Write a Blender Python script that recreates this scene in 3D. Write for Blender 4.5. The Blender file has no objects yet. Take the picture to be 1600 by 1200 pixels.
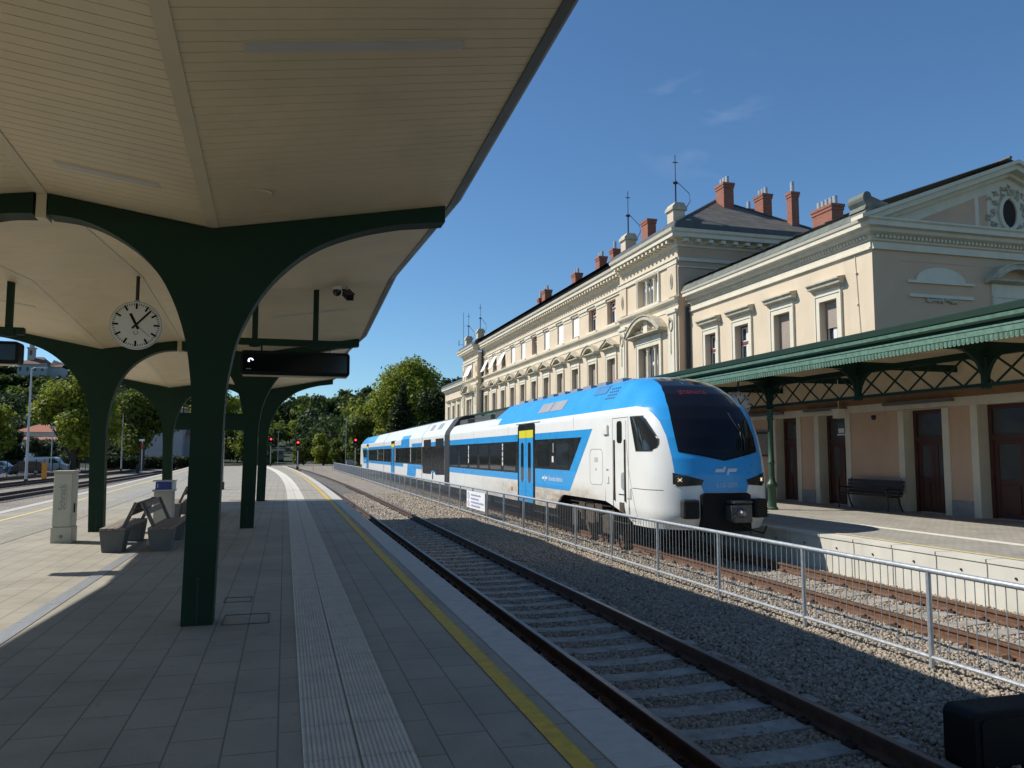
import bpy, bmesh, math, random
import numpy as np
from mathutils import Vector, Matrix
random.seed(7)
RNG = np.random.default_rng(11)
SC = bpy.context.scene
COL = SC.collection
PI = math.pi

# ------------------------------------------------------------------ materials
_M = {}
def nt_new(name):
    m = bpy.data.materials.new(name); m.use_nodes = True
    nt = m.node_tree; nt.nodes.clear()
    out = nt.nodes.new('ShaderNodeOutputMaterial')
    p = nt.nodes.new('ShaderNodeBsdfPrincipled')
    nt.links.new(p.outputs[0], out.inputs[0])
    return m, nt, p
def N(nt, t, **kw):
    n = nt.nodes.new(t)
    for k, v in kw.items():
        if k.startswith('i_'):
            n.inputs[k[2:].replace('_', ' ')].default_value = v
        else:
            setattr(n, k, v)
    return n
def ramp(nt, fac, stops):
    r = nt.nodes.new('ShaderNodeValToRGB')
    e = r.color_ramp.elements
    while len(e) < len(stops): e.new(0.5)
    for i, (p, c) in enumerate(stops):
        e[i].position = p
        e[i].color = (c[0], c[1], c[2], 1) if hasattr(c, '__len__') else (c, c, c, 1)
    nt.links.new(fac, r.inputs[0])
    return r.outputs[0]
def mix(nt, fac, a, b, mode='MIX'):
    n = nt.nodes.new('ShaderNodeMix'); n.data_type = 'RGBA'; n.blend_type = mode
    def s(i, v):
        if hasattr(v, 'is_linked') or hasattr(v, 'node'): nt.links.new(v, n.inputs[i])
        else: n.inputs[i].default_value = (v[0], v[1], v[2], 1) if hasattr(v, '__len__') else v
    s(0, fac); s(6, a); s(7, b)
    return n.outputs[2]
def pos(nt):
    return nt.nodes.new('ShaderNodeNewGeometry').outputs['Position']
def noise(nt, scale, detail=4, rough=0.55, vec=None, stretch=None):
    n = N(nt, 'ShaderNodeTexNoise'); n.inputs['Scale'].default_value = scale
    n.inputs['Detail'].default_value = detail; n.inputs['Roughness'].default_value = rough
    v = vec if vec is not None else pos(nt)
    if stretch:
        mp = N(nt, 'ShaderNodeMapping'); mp.inputs['Scale'].default_value = stretch
        nt.links.new(v, mp.inputs[0]); v = mp.outputs[0]
    nt.links.new(v, n.inputs['Vector'])
    return n.outputs['Fac']
def bump(nt, p, h, strength=0.3, dist=0.01):
    b = N(nt, 'ShaderNodeBump'); b.inputs['Strength'].default_value = strength
    b.inputs['Distance'].default_value = dist
    nt.links.new(h, b.inputs['Height']); nt.links.new(b.outputs[0], p.inputs['Normal'])
def mat(name, col, rough=0.6, metal=0.0, var=0.15, scale=3.0, bmp=0.0, bscale=40.0, spec=0.5, coat=0.0, emit=None, estr=1.0, stretch=None, streak=0.0):
    if name in _M: return _M[name]
    m, nt, p = nt_new(name)
    p.inputs['Roughness'].default_value = rough
    p.inputs['Metallic'].default_value = metal
    p.inputs['Specular IOR Level'].default_value = spec
    p.inputs['Coat Weight'].default_value = coat
    p.inputs['Base Color'].default_value = (*col, 1)
    if var:
        f = noise(nt, scale, 5, 0.6, stretch=stretch)
        lo = tuple(max(0, c * (1 - var)) for c in col); hi = tuple(min(1, c * (1 + var)) for c in col)
        c = ramp(nt, f, [(0.3, lo), (0.7, hi)])
        if streak:
            g = noise(nt, 1.0, 3, 0.6, stretch=(2.5, 2.5, 0.25))
            k = ramp(nt, g, [(0.52, 0.0), (0.75, streak)])
            c = mix(nt, k, c, tuple(x * 0.45 for x in col))
        nt.links.new(c, p.inputs['Base Color'])
        r2 = ramp(nt, f, [(0.2, max(0.02, rough - 0.08)), (0.8, min(1, rough + 0.1))])
        nt.links.new(r2, p.inputs['Roughness'])
    if bmp:
        bump(nt, p, noise(nt, bscale, 3), bmp, 0.01)
    if emit:
        p.inputs['Emission Color'].default_value = (*emit, 1); p.inputs['Emission Strength'].default_value = estr
    _M[name] = m
    return m

def island_mat(name, cols, rough=0.8, var_scale=0.0, transl=0.0, spec=0.3, patch=None):
    """colour picked per loose piece (leaf, stone)"""
    if name in _M: return _M[name]
    m, nt, p = nt_new(name)
    g = nt.nodes.new('ShaderNodeNewGeometry')
    n = len(cols)
    c = ramp(nt, g.outputs['Random Per Island'], [(i / (n - 1) if n > 1 else 0, cols[i]) for i in range(n)])
    if patch:
        f = noise(nt, patch[0], 3)
        k = ramp(nt, f, [(0.4, 0.0), (0.62, 1.0)])
        c2 = mix(nt, 1.0, c, patch[1], 'MULTIPLY')
        c = mix(nt, k, c, c2)
    nt.links.new(c, p.inputs['Base Color'])
    p.inputs['Roughness'].default_value = rough
    p.inputs['Specular IOR Level'].default_value = spec
    if transl:
        t = N(nt, 'ShaderNodeBsdfTranslucent'); nt.links.new(c, t.inputs[0])
        ms = N(nt, 'ShaderNodeMixShader'); ms.inputs[0].default_value = transl
        out = [x for x in nt.nodes if x.type == 'OUTPUT_MATERIAL'][0]
        nt.links.new(p.outputs[0], ms.inputs[1]); nt.links.new(t.outputs[0], ms.inputs[2])
        nt.links.new(ms.outputs[0], out.inputs[0])
    _M[name] = m
    return m

def paver_mat(name, col, bw, rh, joint=0.006, axis='y', var=0.12):
    m, nt, p = nt_new(name)
    sx = N(nt, 'ShaderNodeSeparateXYZ'); nt.links.new(pos(nt), sx.inputs[0])
    cx = N(nt, 'ShaderNodeCombineXYZ')
    a, b = ('Y', 'X') if axis == 'y' else ('X', 'Y')
    nt.links.new(sx.outputs[a], cx.inputs[0]); nt.links.new(sx.outputs[b], cx.inputs[1])
    br = N(nt, 'ShaderNodeTexBrick'); nt.links.new(cx.outputs[0], br.inputs['Vector'])
    br.inputs['Scale'].default_value = 1.0
    br.inputs['Brick Width'].default_value = bw; br.inputs['Row Height'].default_value = rh
    br.inputs['Mortar Size'].default_value = joint; br.inputs['Mortar Smooth'].default_value = 0.1
    br.inputs['Bias'].default_value = 0.0
    br.inputs['Color1'].default_value = (*[c * (1 - var) for c in col], 1)
    br.inputs['Color2'].default_value = (*[min(1, c * (1 + var)) for c in col], 1)
    br.inputs['Mortar'].default_value = (*[c * 0.5 for c in col], 1)
    f = noise(nt, 0.7, 7, 0.68); k = ramp(nt, f, [(0.28, 0.74), (0.55, 1.0), (0.75, 1.1)])
    f2 = noise(nt, 60, 3); k2 = ramp(nt, f2, [(0.3, 0.9), (0.7, 1.06)])
    c = mix(nt, 1.0, br.outputs[0], k, 'MULTIPLY'); c = mix(nt, 1.0, c, k2, 'MULTIPLY')
    f3 = noise(nt, 4.0, 3); k3 = ramp(nt, f3, [(0.64, 0.0), (0.70, 0.4)])
    c = mix(nt, k3, c, tuple(x * 0.6 for x in col))
    nt.links.new(c, p.inputs['Base Color'])
    p.inputs['Roughness'].default_value = 0.78
    inv = N(nt, 'ShaderNodeMath', operation='SUBTRACT'); inv.inputs[0].default_value = 1.0
    nt.links.new(br.outputs['Fac'], inv.inputs[1])
    bump(nt, p, inv.outputs[0], 0.5, 0.004)
    _M[name] = m
    return m

# ------------------------------------------------------------------ mesh collector
class MB:
    def __init__(s):
        s.v = []; s.f = []
    def quad(s, *pts):
        b = len(s.v); s.v.extend(tuple(p) for p in pts); s.f.append(tuple(range(b, b + len(pts)))); return s
    def box(s, x0, x1, y0, y1, z0, z1):
        if x0 > x1: x0, x1 = x1, x0
        if y0 > y1: y0, y1 = y1, y0
        if z0 > z1: z0, z1 = z1, z0
        b = len(s.v)
        s.v += [(x0, y0, z0), (x1, y0, z0), (x1, y1, z0), (x0, y1, z0), (x0, y0, z1), (x1, y0, z1), (x1, y1, z1), (x0, y1, z1)]
        s.f += [(b, b+3, b+2, b+1), (b+4, b+5, b+6, b+7), (b, b+1, b+5, b+4), (b+1, b+2, b+6, b+5), (b+2, b+3, b+7, b+6), (b+3, b, b+4, b+7)]
        return s
    def prism(s, poly, fa, fb):
        """poly 2D; fa, fb map (u,v)->xyz for the two end faces"""
        n = len(poly); b = len(s.v)
        s.v += [tuple(fa(*p)) for p in poly] + [tuple(fb(*p)) for p in poly]
        s.f.append(tuple(range(b, b + n))); s.f.append(tuple(range(b + 2*n - 1, b + n - 1, -1)))
        for i in range(n):
            j = (i + 1) % n
            s.f.append((b + j, b + i, b + n + i, b + n + j))
        return s
    def prism_y(s, poly, y0, y1): return s.prism(poly, lambda a, c: (a, y0, c), lambda a, c: (a, y1, c))
    def prism_x(s, poly, x0, x1): return s.prism(poly, lambda a, c: (x0, a, c), lambda a, c: (x1, a, c))
    def prism_z(s, poly, z0, z1): return s.prism(poly, lambda a, c: (a, c, z0), lambda a, c: (a, c, z1))
    def tube(s, pts, r, n=8, cap=True):
        pts = [Vector(p) for p in pts]; rs = r if hasattr(r, '__len__') else [r] * len(pts)
        rings = []; up = None
        for i, p in enumerate(pts):
            d = (pts[min(i+1, len(pts)-1)] - pts[max(i-1, 0)]).normalized()
            if up is None:
                up = Vector((0, 0, 1)) if abs(d.z) < 0.9 else Vector((1, 0, 0))
            a = d.cross(up)
            if a.length < 1e-4: a = d.orthogonal()
            a.normalize(); c = d.cross(a).normalized()
            b = len(s.v)
            for k in range(n):
                t = 2 * PI * k / n
                s.v.append(tuple(p + (a * math.cos(t) + c * math.sin(t)) * rs[i]))
            rings.append(b)
        for i in range(len(rings) - 1):
            for k in range(n):
                k2 = (k + 1) % n
                s.f.append((rings[i] + k, rings[i] + k2, rings[i+1] + k2, rings[i+1] + k))
        if cap:
            s.f.append(tuple(rings[0] + k for k in range(n))[::-1]); s.f.append(tuple(rings[-1] + k for k in range(n)))
        return s
    def lathe(s, cx, cy, prof, n=14, cap=True):
        """prof list of (r,z)"""
        b0 = len(s.v)
        for r, z in prof:
            for k in range(n):
                t = 2 * PI * k / n; s.v.append((cx + r * math.cos(t), cy + r * math.sin(t), z))
        for i in range(len(prof) - 1):
            for k in range(n):
                k2 = (k + 1) % n
                s.f.append((b0 + i*n + k, b0 + i*n + k2, b0 + (i+1)*n + k2, b0 + (i+1)*n + k))
        if cap:
            s.f.append(tuple(b0 + k for k in range(n))[::-1]); s.f.append(tuple(b0 + (len(prof)-1)*n + k for k in range(n)))
        return s
    def disc(s, c, axis, r, th, n=32):
        c = Vector(c); a = Vector(axis).normalized()
        return s.tube([c, c + a * th], r, n)
    def sweep(s, prof, path, closed=True):
        """prof: list of (dx,dz) ; path: list of (x,y,z) running mainly along y"""
        n = len(prof); b = len(s.v)
        for (x, y, z) in path:
            for dx, dz in prof: s.v.append((x + dx, y, z + dz))
        for i in range(len(path) - 1):
            for k in range(n if closed else n - 1):
                k2 = (k + 1) % n
                s.f.append((b + i*n + k, b + i*n + k2, b + (i+1)*n + k2, b + (i+1)*n + k))
        if closed:
            s.f.append(tuple(b + k for k in range(n))[::-1]); s.f.append(tuple(b + (len(path)-1)*n + k for k in range(n)))
        return s
    def grid(s, rows):
        n = len(rows[0]); b = len(s.v)
        for r in rows: s.v.extend(tuple(p) for p in r)
        for i in range(len(rows) - 1):
            for k in range(n - 1):
                s.f.append((b + i*n + k, b + i*n + k+1, b + (i+1)*n + k+1, b + (i+1)*n + k))
        return s
    def xf(s, M, start=0):
        s.v[start:] = [tuple(M @ Vector(p)) for p in s.v[start:]]
        return s
    def mesh(s, name, org=(0, 0, 0), smooth=False, bevel=0.0):
        me = bpy.data.meshes.new(name)
        o = org
        me.from_pydata([(p[0]-o[0], p[1]-o[1], p[2]-o[2]) for p in s.v], [], s.f)
        bm = bmesh.new(); bm.from_mesh(me)
        if smooth == 'weld' : bmesh.ops.remove_doubles(bm, verts=bm.verts, dist=1e-4)
        bmesh.ops.recalc_face_normals(bm, faces=bm.faces)
        bm.to_mesh(me); bm.free()
        if smooth:
            me.polygons.foreach_set('use_smooth', [True] * len(me.polygons))
            try: me.set_sharp_from_angle(angle=math.radians(38))
            except Exception: pass
        return me

_W = {}   # world origin by object name
def org(o): return _W.get(o.name, (0.0, 0.0, 0.0)) if o else (0.0, 0.0, 0.0)
def put(o, parent, w):
    po = org(parent)
    o.location = (w[0]-po[0], w[1]-po[1], w[2]-po[2])
    if parent: o.parent = parent
    _W[o.name] = tuple(w)
def tag(o, label=None, cat=None, group=None, kind=None):
    if label: o['label'] = label
    if cat: o['category'] = cat
    if group: o['group'] = group
    if kind: o['kind'] = kind
    return o
def thing(name, label, cat, loc=(0, 0, 0), group=None):
    o = bpy.data.objects.new(name, None); COL.objects.link(o); o.empty_display_size = 0.2
    put(o, None, loc)
    return tag(o, label, cat, group)
def link(name, me, m, parent=None, w=(0, 0, 0)):
    o = bpy.data.objects.new(name, me); COL.objects.link(o)
    if m is not None and len(me.materials) == 0: me.materials.append(m)
    put(o, parent, w)
    return o
def part(mb, name, m, parent=None, w=None, smooth=False, bevel=0.0, label=None):
    """mb in world coordinates; origin of the new object is w (default: the parent's origin)"""
    if w is None: w = org(parent)
    o = link(name, mb.mesh(name, w, smooth), m, parent, w)
    if bevel:
        b = o.modifiers.new('edge', 'BEVEL'); b.width = bevel; b.segments = 2; b.limit_method = 'ANGLE'; b.angle_limit = math.radians(40)
    if label: o['label'] = label
    return o
def struct(mb, name, m, smooth=False):
    return tag(part(mb, name, m, None, smooth=smooth), kind='structure')
def copy_tree(o, parent=None, d=(0, 0, 0)):
    c = o.copy(); COL.objects.link(c)
    w = org(o)
    if parent is None:
        c.location = (o.location[0]+d[0], o.location[1]+d[1], o.location[2]+d[2])
    else:
        c.parent = parent
    _W[c.name] = (w[0]+d[0], w[1]+d[1], w[2]+d[2])
    for ch in list(o.children): copy_tree(ch, c, d)
    return c
def np_mesh(name, V, F):
    """V (n,3) float; F (m,k) int"""
    me = bpy.data.meshes.new(name)
    n, m, k = len(V), len(F), F.shape[1]
    me.vertices.add(n); me.vertices.foreach_set('co', V.astype(np.float32).ravel())
    me.loops.add(m*k); me.loops.foreach_set('vertex_index', F.astype(np.int32).ravel())
    me.polygons.add(m); me.polygons.foreach_set('loop_start', np.arange(0, m*k, k, dtype=np.int32))
    me.update(calc_edges=True); me.validate()
    return me
_FONT = None
def text_mesh(name, s, size, depth=0.0):
    cu = bpy.data.curves.new(name, 'FONT'); cu.body = s; cu.size = size; cu.extrude = depth; cu.resolution_u = 3
    o = bpy.data.objects.new(name, cu); COL.objects.link(o)
    dg = bpy.context.evaluated_depsgraph_get(); dg.update()
    me = bpy.data.meshes.new_from_object(o.evaluated_get(dg))
    bpy.data.objects.remove(o); bpy.data.curves.remove(cu)
    me.name = name
    return me

# ------------------------------------------------------------------ palette
CREAM = (0.58, 0.52, 0.38)
M_soffit = mat('cream_boards', (0.66, 0.565, 0.385), 0.5, var=0.10, scale=0.7, streak=0.10)
M_trim = mat('pale_trim', (0.60, 0.53, 0.38), 0.5, var=0.05)
M_green = mat('dark_green_paint', (0.011, 0.032, 0.016), 0.6, var=0.12, scale=2.0, spec=0.2)
M_greenmid = mat('awning_green', (0.098, 0.19, 0.134), 0.65, var=0.28, scale=9, streak=0.35)
M_greendk = mat('awning_dark_green', (0.012, 0.034, 0.023), 0.7, var=0.15, spec=0.2)
M_grey = mat('fascia_grey_green', (0.05, 0.062, 0.052), 0.5, var=0.1)
M_galv = mat('galvanised_steel', (0.47, 0.49, 0.51), 0.42, 0.55, var=0.12, scale=20)
M_bar = mat('dull_galvanised_bar', (0.30, 0.31, 0.32), 0.5, 0.4, var=0.15, scale=15)
M_pole = mat('grey_pole_steel', (0.42, 0.44, 0.45), 0.45, 0.3, var=0.08)
M_black = mat('black_plastic', (0.006, 0.006, 0.006), 0.6, var=0.2, scale=8, spec=0.2)
M_dark = mat('dark_metal', (0.03, 0.03, 0.032), 0.5, 0.2, var=0.2, scale=10)
M_white = mat('white_paint', (0.75, 0.75, 0.74), 0.35, var=0.03)
M_glass = mat('dark_glass', (0.012, 0.016, 0.02), 0.06, var=0, spec=0.6)
M_conc = mat('concrete', (0.46, 0.43, 0.37), 0.85, var=0.14, scale=1.5, bmp=0.15, bscale=60, streak=0.2)
M_concdark = mat('grey_concrete', (0.25, 0.24, 0.225), 0.85, var=0.15, scale=6, bmp=0.2, bscale=80)
M_kerb = mat('pale_kerb_stone', (0.50, 0.47, 0.42), 0.8, var=0.12, scale=8, bmp=0.15, bscale=90)
M_yellow = mat('yellow_line_paint', (0.62, 0.40, 0.03), 0.7, var=0.2, scale=9)
M_paleyellow = mat('worn_yellow_paint', (0.66, 0.52, 0.22), 0.75, var=0.2, scale=9)
M_tact = mat('pale_tactile_tiles', (0.56, 0.53, 0.46), 0.75, var=0.12, scale=5, bmp=0.2, bscale=60)
M_steel = mat('drain_steel', (0.34, 0.35, 0.36), 0.45, 0.4, var=0.1, scale=15)
M_pave = paver_mat('concrete_pavers', (0.345, 0.315, 0.25), 0.6, 0.3, 0.006, var=0.035)
M_pave2 = paver_mat('old_platform_pavers', (0.37, 0.345, 0.295), 0.2, 0.1, 0.005, var=0.08)
M_asph = mat('asphalt', (0.13, 0.13, 0.13), 0.9, var=0.2, scale=3, bmp=0.2, bscale=120)
def rail_mat():
    m, nt, p = nt_new('rusty_rail')
    g = noise(nt, 14, 5); c = ramp(nt, g, [(0.3, (0.085, 0.042, 0.022)), (0.7, (0.18, 0.088, 0.048))])
    nt.links.new(c, p.inputs['Base Color']); p.inputs['Roughness'].default_value = 0.8
    return m
M_rail = rail_mat()
M_raildull = mat('dull_brown_rail', (0.075, 0.040, 0.027), 0.75, 0.1, var=0.4, scale=8)
M_railtop = mat('worn_rail_head', (0.16, 0.11, 0.085), 0.42, 0.7, var=0.25, scale=25)
M_raildk = mat('dark_brown_rail', (0.05, 0.03, 0.022), 0.7, 0.2, var=0.3, scale=10)
M_sleeper = mat('concrete_sleeper', (0.30, 0.275, 0.235), 0.85, var=0.35, scale=5, bmp=0.3, bscale=50)
M_stone = island_mat('crushed_stone', [(0.20, 0.165, 0.125), (0.38, 0.32, 0.25), (0.31, 0.265, 0.21), (0.46, 0.39, 0.30), (0.25, 0.205, 0.155), (0.41, 0.35, 0.275)], 0.9)
def ballast_mat():
    m, nt, p = nt_new('ballast_stones')
    v = N(nt, 'ShaderNodeTexVoronoi'); v.inputs['Scale'].default_value = 21; nt.links.new(pos(nt), v.inputs['Vector'])
    sc = N(nt, 'ShaderNodeSeparateColor'); nt.links.new(v.outputs['Color'], sc.inputs[0])
    c = ramp(nt, sc.outputs[0], [(0.0, (0.19, 0.16, 0.13)), (0.35, (0.33, 0.29, 0.24)), (0.7, (0.42, 0.37, 0.305)), (1.0, (0.52, 0.46, 0.375))])
    d = ramp(nt, v.outputs['Distance'], [(0.35, 1.0), (0.75, 0.5)])
    c = mix(nt, 1.0, c, d, 'MULTIPLY')
    f = noise(nt, 0.5, 4); k = ramp(nt, f, [(0.3, (0.82, 0.8, 0.78)), (0.7, (1.08, 1.05, 1.0))])
    c = mix(nt, 1.0, c, k, 'MULTIPLY')
    nt.links.new(c, p.inputs['Base Color']); p.inputs['Roughness'].default_value = 0.95
    inv = N(nt, 'ShaderNodeMath', operation='SUBTRACT'); inv.inputs[0].default_value = 1.0
    nt.links.new(v.outputs['Distance'], inv.inputs[1])
    bump(nt, p, inv.outputs[0], 0.9, 0.03)
    return m
M_ballast = ballast_mat()
def ss(a, b, t):
    t = min(1, max(0, (t - a) / (b - a))); return t * t * (3 - 2 * t)
def cx(y): return -0.75 * ((y - 30) / 50) ** 2 if y > 30 else 0.0
def lx(y): return -0.035 * max(0, y - 22) - 0.00012 * max(0, y - 22) ** 2
YS = [-32, -24, -18, -12, -6, 0, 4, 8, 12, 16, 20, 25, 30, 35, 40, 45, 50, 56, 62, 68, 74, 80, 86, 92, 98, 104, 110, 114]
SKY_STR, SUN_STR, EXPO = 0.11, 5.0, 0.1
# ================================================================== ground, platforms, tracks
M_ground = mat('dry_earth_ground', (0.11, 0.105, 0.07), 0.95, var=0.3, scale=0.3)
struct(MB().box(-1500, 1500, -400, 3000, -1.5, -0.95), 'ground', M_ground)
# ballast bed (one sheet over the tracks)
def strip(x0f, x1f, z, ys, n=1):
    rows = []
    for y in ys:
        a, b = x0f(y), x1f(y)
        rows.append([(a + (b-a)*k/n, y, z) for k in range(n+1)])
    return MB().grid(rows)
YL = YS + [125, 140, 160, 190]
struct(strip(lambda y: 1.6 + cx(y), lambda y: 10.75 + max(0, (y-40)*0.02), -0.735, YL, 4), 'ballast_bed', M_ballast)
struct(strip(lambda y: -60 if y < 80 else -60 + (y-80)*0.2, lambda y: -7.0 + lx(y), -0.745, YL, 4), 'left_ballast_bed', M_ballast)
struct(strip(lambda y: -60 + (y-80)*0.2, lambda y: 12, -0.755, [113.5, 125, 140, 160, 200], 4), 'far_ballast_bed', M_ballast)
# parking ground
struct(MB().box(-120, -28.0, 50, 170, -0.95, -0.70), 'car_park', M_asph)

# island platform
def island():
    rows = []
    for y in YS:
        rows.append([(-7.36 + lx(y), y, -0.9), (-7.36 + lx(y), y, 0.0), (-4.0, y, 0.0), (0, y, 0.0), (1.72 + cx(y), y, 0.0), (1.72 + cx(y), y, -0.9)])
    m = MB().grid(rows)
    r = rows[-1]; m.quad(*r); m.quad(*rows[0])
    return m
struct(island(), 'platform', M_pave)
ker = MB()
for y0, y1 in zip(YS[:-1], YS[1:]):
    n = max(1, int(round((y1 - y0) / 1.0)))
    for i in range(n):
        a = y0 + (y1-y0)*i/n + 0.004; b = y0 + (y1-y0)*(i+1)/n - 0.004
        ca, cb = cx(a), cx(b)
        ker.prism([(1.73, a), (2.05, a), (2.05, b), (1.73, b)], lambda u, v: (u + cx(v), v, 0.006), lambda u, v: (u + cx(v), v, -0.16))
        ker.prism([(-7.66, a), (-7.37, a), (-7.37, b), (-7.66, b)], lambda u, v: (u + lx(v), v, 0.006), lambda u, v: (u + lx(v), v, -0.16))
struct(ker, 'platform_kerb', M_kerb)
wal = MB()
wal.grid([[(1.80 + cx(y), y, -0.16), (1.80 + cx(y), y, -1.0)] for y in YS])
wal.grid([[(-7.44 + lx(y), y, -0.16), (-7.44 + lx(y), y, -1.0)] for y in YS])
struct(wal, 'platform_side', M_concdark)
# ribbed tactile strip
def ribbed(x0, x1, off, z=0.004, n=11):
    m = MB(); w = (x1 - x0) / 2
    for h in range(2):
        pr = []
        for i in range(n):
            a = x0 + h * w + 0.006 + (w - 0.012) * i / n; d = (w - 0.012) / n
            pr += [(a, z), (a + d*0.2, z + 0.007), (a + d*0.6, z + 0.007), (a + d*0.8, z)]
        pr.append((x0 + (h+1)*w - 0.006, z))
        for y0, y1 in zip(YS[:-1], YS[1:]):
            k = max(1, int(round((y1-y0)/0.6))) if y0 < 30 else 1
            for i in range(k):
                a = y0 + (y1-y0)*i/k + 0.004; b = y0 + (y1-y0)*(i+1)/k - (0.004 if k > 1 else 0)
                m.grid([[(px + off(a), a, pz) for px, pz in pr], [(px + off(b), b, pz) for px, pz in pr]])
    return m
struct(ribbed(0.13, 0.74, lambda y: 1.55 * cx(y)), 'tactile_strip', M_tact)
struct(ribbed(-5.55, -4.95, lambda y: lx(y) * 0.9), 'left_tactile_strip', M_tact)
struct(strip(lambda y: 1.50 + cx(y)*1.05, lambda y: 1.62 + cx(y)*1.05, 0.005, YS), 'yellow_line', M_yellow)
struct(strip(lambda y: -6.72 + lx(y), lambda y: -6.60 + lx(y), 0.005, YS), 'left_yellow_line', M_paleyellow)
# slot drain
dr = MB()
for i in range(62):
    a = -30 + i * 1.0
    dr.box(-2.49, -2.33, a + 0.004, a + 0.996, -0.05, 0.006)
struct(dr, 'drain_channel', M_steel)
# service covers let into the paving
for (x, y, w, l) in ((-0.55, 8.35, 0.44, 0.5), (-3.0, 6.1, 0.5, 0.6), (-0.62, 9.6, 0.3, 0.3)):
    c = MB(); t = 0.008
    c.box(x, x+w, y, y+t, 0.001, 0.0055); c.box(x, x+w, y+l-t, y+l, 0.001, 0.0055)
    c.box(x, x+t, y+t, y+l-t, 0.001, 0.0055); c.box(x+w-t, x+w, y+t, y+l-t, 0.001, 0.0055)
    struct(c, 'service_cover_frame', M_dark)

# right hand station platform
pl = MB().box(10.72, 17.25, -2, 96, -0.9, 0.0)
struct(pl, 'station_platform', M_pave2)
M_panel = mat('precast_panel', (0.60, 0.575, 0.50), 0.85, var=0.1, scale=1.2, bmp=0.1, bscale=70, streak=0.25)
pw = MB()
for i in range(95):
    a = -0.99 + i * 1.02
    pw.prism([(10.62, -0.9), (10.62, -0.06), (10.60, -0.05), (10.60, 0.004), (10.95, 0.004), (10.95, -0.9)], lambda u, v: (u, a, v), lambda u, v: (u, a + 0.992, v))
struct(pw, 'station_platform_edge', M_panel)
ho = MB()
for i in range(40):
    a = -0.5 + i * 1.02
    ho.disc((10.615, a, -0.22), (-1, 0, 0), 0.02, 0.012, 10)
struct(ho, 'dark_hole_discs', M_dark)  # flat dark discs paint the shade inside the small wall holes
struct(MB().box(12.80, 13.02, -2, 96, 0.001, 0.006), 'white_platform_line', mat('white_line_paint', (0.72, 0.68, 0.58), 0.7, var=0.12, scale=6))
struct(MB().box(11.02, 11.12, -2, 96, 0.0055, 0.0085), 'worn_yellow_line', M_paleyellow)

# ------------------------------------------------------------------ tracks
RP = [(-0.065, -0.16), (0.065, -0.16), (0.065, -0.145), (0.012, -0.12), (0.012, -0.045), (0.036, -0.035), (0.036, -0.006), (0.028, 0.0), (-0.028, 0.0), (-0.036, -0.006), (-0.036, -0.035), (-0.012, -0.045), (-0.012, -0.12), (-0.065, -0.145)]
RT = -0.54
def sleeper_mesh(mb, x, y, rot=0.0):
    pr = [(-1.25, -0.20), (-1.25, 0.0), (-0.50, 0.0), (-0.28, -0.014), (0.28, -0.014), (0.50, 0.0), (1.25, 0.0), (1.25, -0.20)]
    z = RT - 0.165
    st = len(mb.v)
    mb.prism([(a, b) for a, b in pr], lambda u, v: (u, -0.13 - (0.02 if v < -0.1 else 0), v), lambda u, v: (u, 0.13 + (0.02 if v < -0.1 else 0), v))
    mb.xf(Matrix.Translation((x, y, z)), st)
def track(label, fx, y0, y1, step, headmat, webmat, full=60, group=None, sleepers=True, ys=None):
    t = thing('railway_track', label, 'railway track', (fx(y0), y0, RT - 0.3), group)
    ys = ys or [y0 + (y1-y0)*i/40 for i in range(41)]
    for s in (-0.753, 0.753):
        part(MB().sweep(RP, [(fx(y) + s, y, RT) for y in ys]), 'rail', webmat, t)
        part(MB().sweep([(-0.03, 0.001), (0.03, 0.001), (0.03, 0.004), (-0.03, 0.004)], [(fx(y) + s, y, RT) for y in ys]), 'rail_head', headmat, t)
    if sleepers:
        n = int((y1 - y0) / step)
        proto = None
        for i in range(min(n, full)):
            y = y0 + step * (i + 0.5)
            if proto is None:
                mb = MB(); sleeper_mesh(mb, fx(y), y)
                py = y; fm = mb; nf = len(mb.f)
                for s in (-0.753, 0.753):
                    for e in (-1, 1):
                        fm.box(fx(y) + s + e*0.075 - 0.03, fx(y) + s + e*0.075 + 0.03, y - 0.07, y + 0.07, RT - 0.165, RT - 0.13)
                        fm.tube([(fx(y) + s + e*0.08, y, RT - 0.13), (fx(y) + s + e*0.08, y, RT - 0.105)], 0.02, 6)
                proto = part(mb, 'sleeper', M_sleeper, t, w=(fx(y), y, RT - 0.165))
                proto.data.materials.append(M_raildk)
                for pl_ in proto.data.polygons:
                    if pl_.index >= nf: pl_.material_index = 1
            else:
                copy_tree_child(proto, t, (fx(y) - fx(py), y - py, 0))
        if n > full:
            mb = MB()
            for i in range(full, n):
                y = y0 + step * (i + 0.5); sleeper_mesh(mb, fx(y), y)
            o = part(mb, 'sleeper', M_sleeper, t); o['kind'] = 'stuff'
    return t
def copy_tree_child(o, parent, d):
    c = o.copy(); COL.objects.link(c); c.parent = parent
    w = org(o); po = org(parent)
    c.location = (w[0]+d[0]-po[0], w[1]+d[1]-po[1], w[2]+d[2]-po[2])
    _W[c.name] = (w[0]+d[0], w[1]+d[1], w[2]+d[2])
    for ch in list(o.children):
        k = ch.copy(); COL.objects.link(k); k.parent = c
    return c
T1 = lambda y: 3.77 + cx(y) * 0.9
T2 = lambda y: 8.97 + 0.012 * (y - 15.5)
M_shiny = mat('dark_rail_head', (0.12, 0.105, 0.095), 0.4, 0.7, var=0.2, scale=20)
track('rusty track with concrete sleepers running right beside the paved island platform', T1, 1.8, 150, 0.6, M_shiny, M_raildull, 95, ys=[1.8] + [y for y in YL if y > 2 and y < 150] + [150])
track('rusty track under the blue and white train, beyond the steel railing', T2, 3.0, 150, 0.6, M_railtop, M_rail, 60, ys=[3.0, 20, 40, 60, 80, 100, 125, 150])
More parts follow.
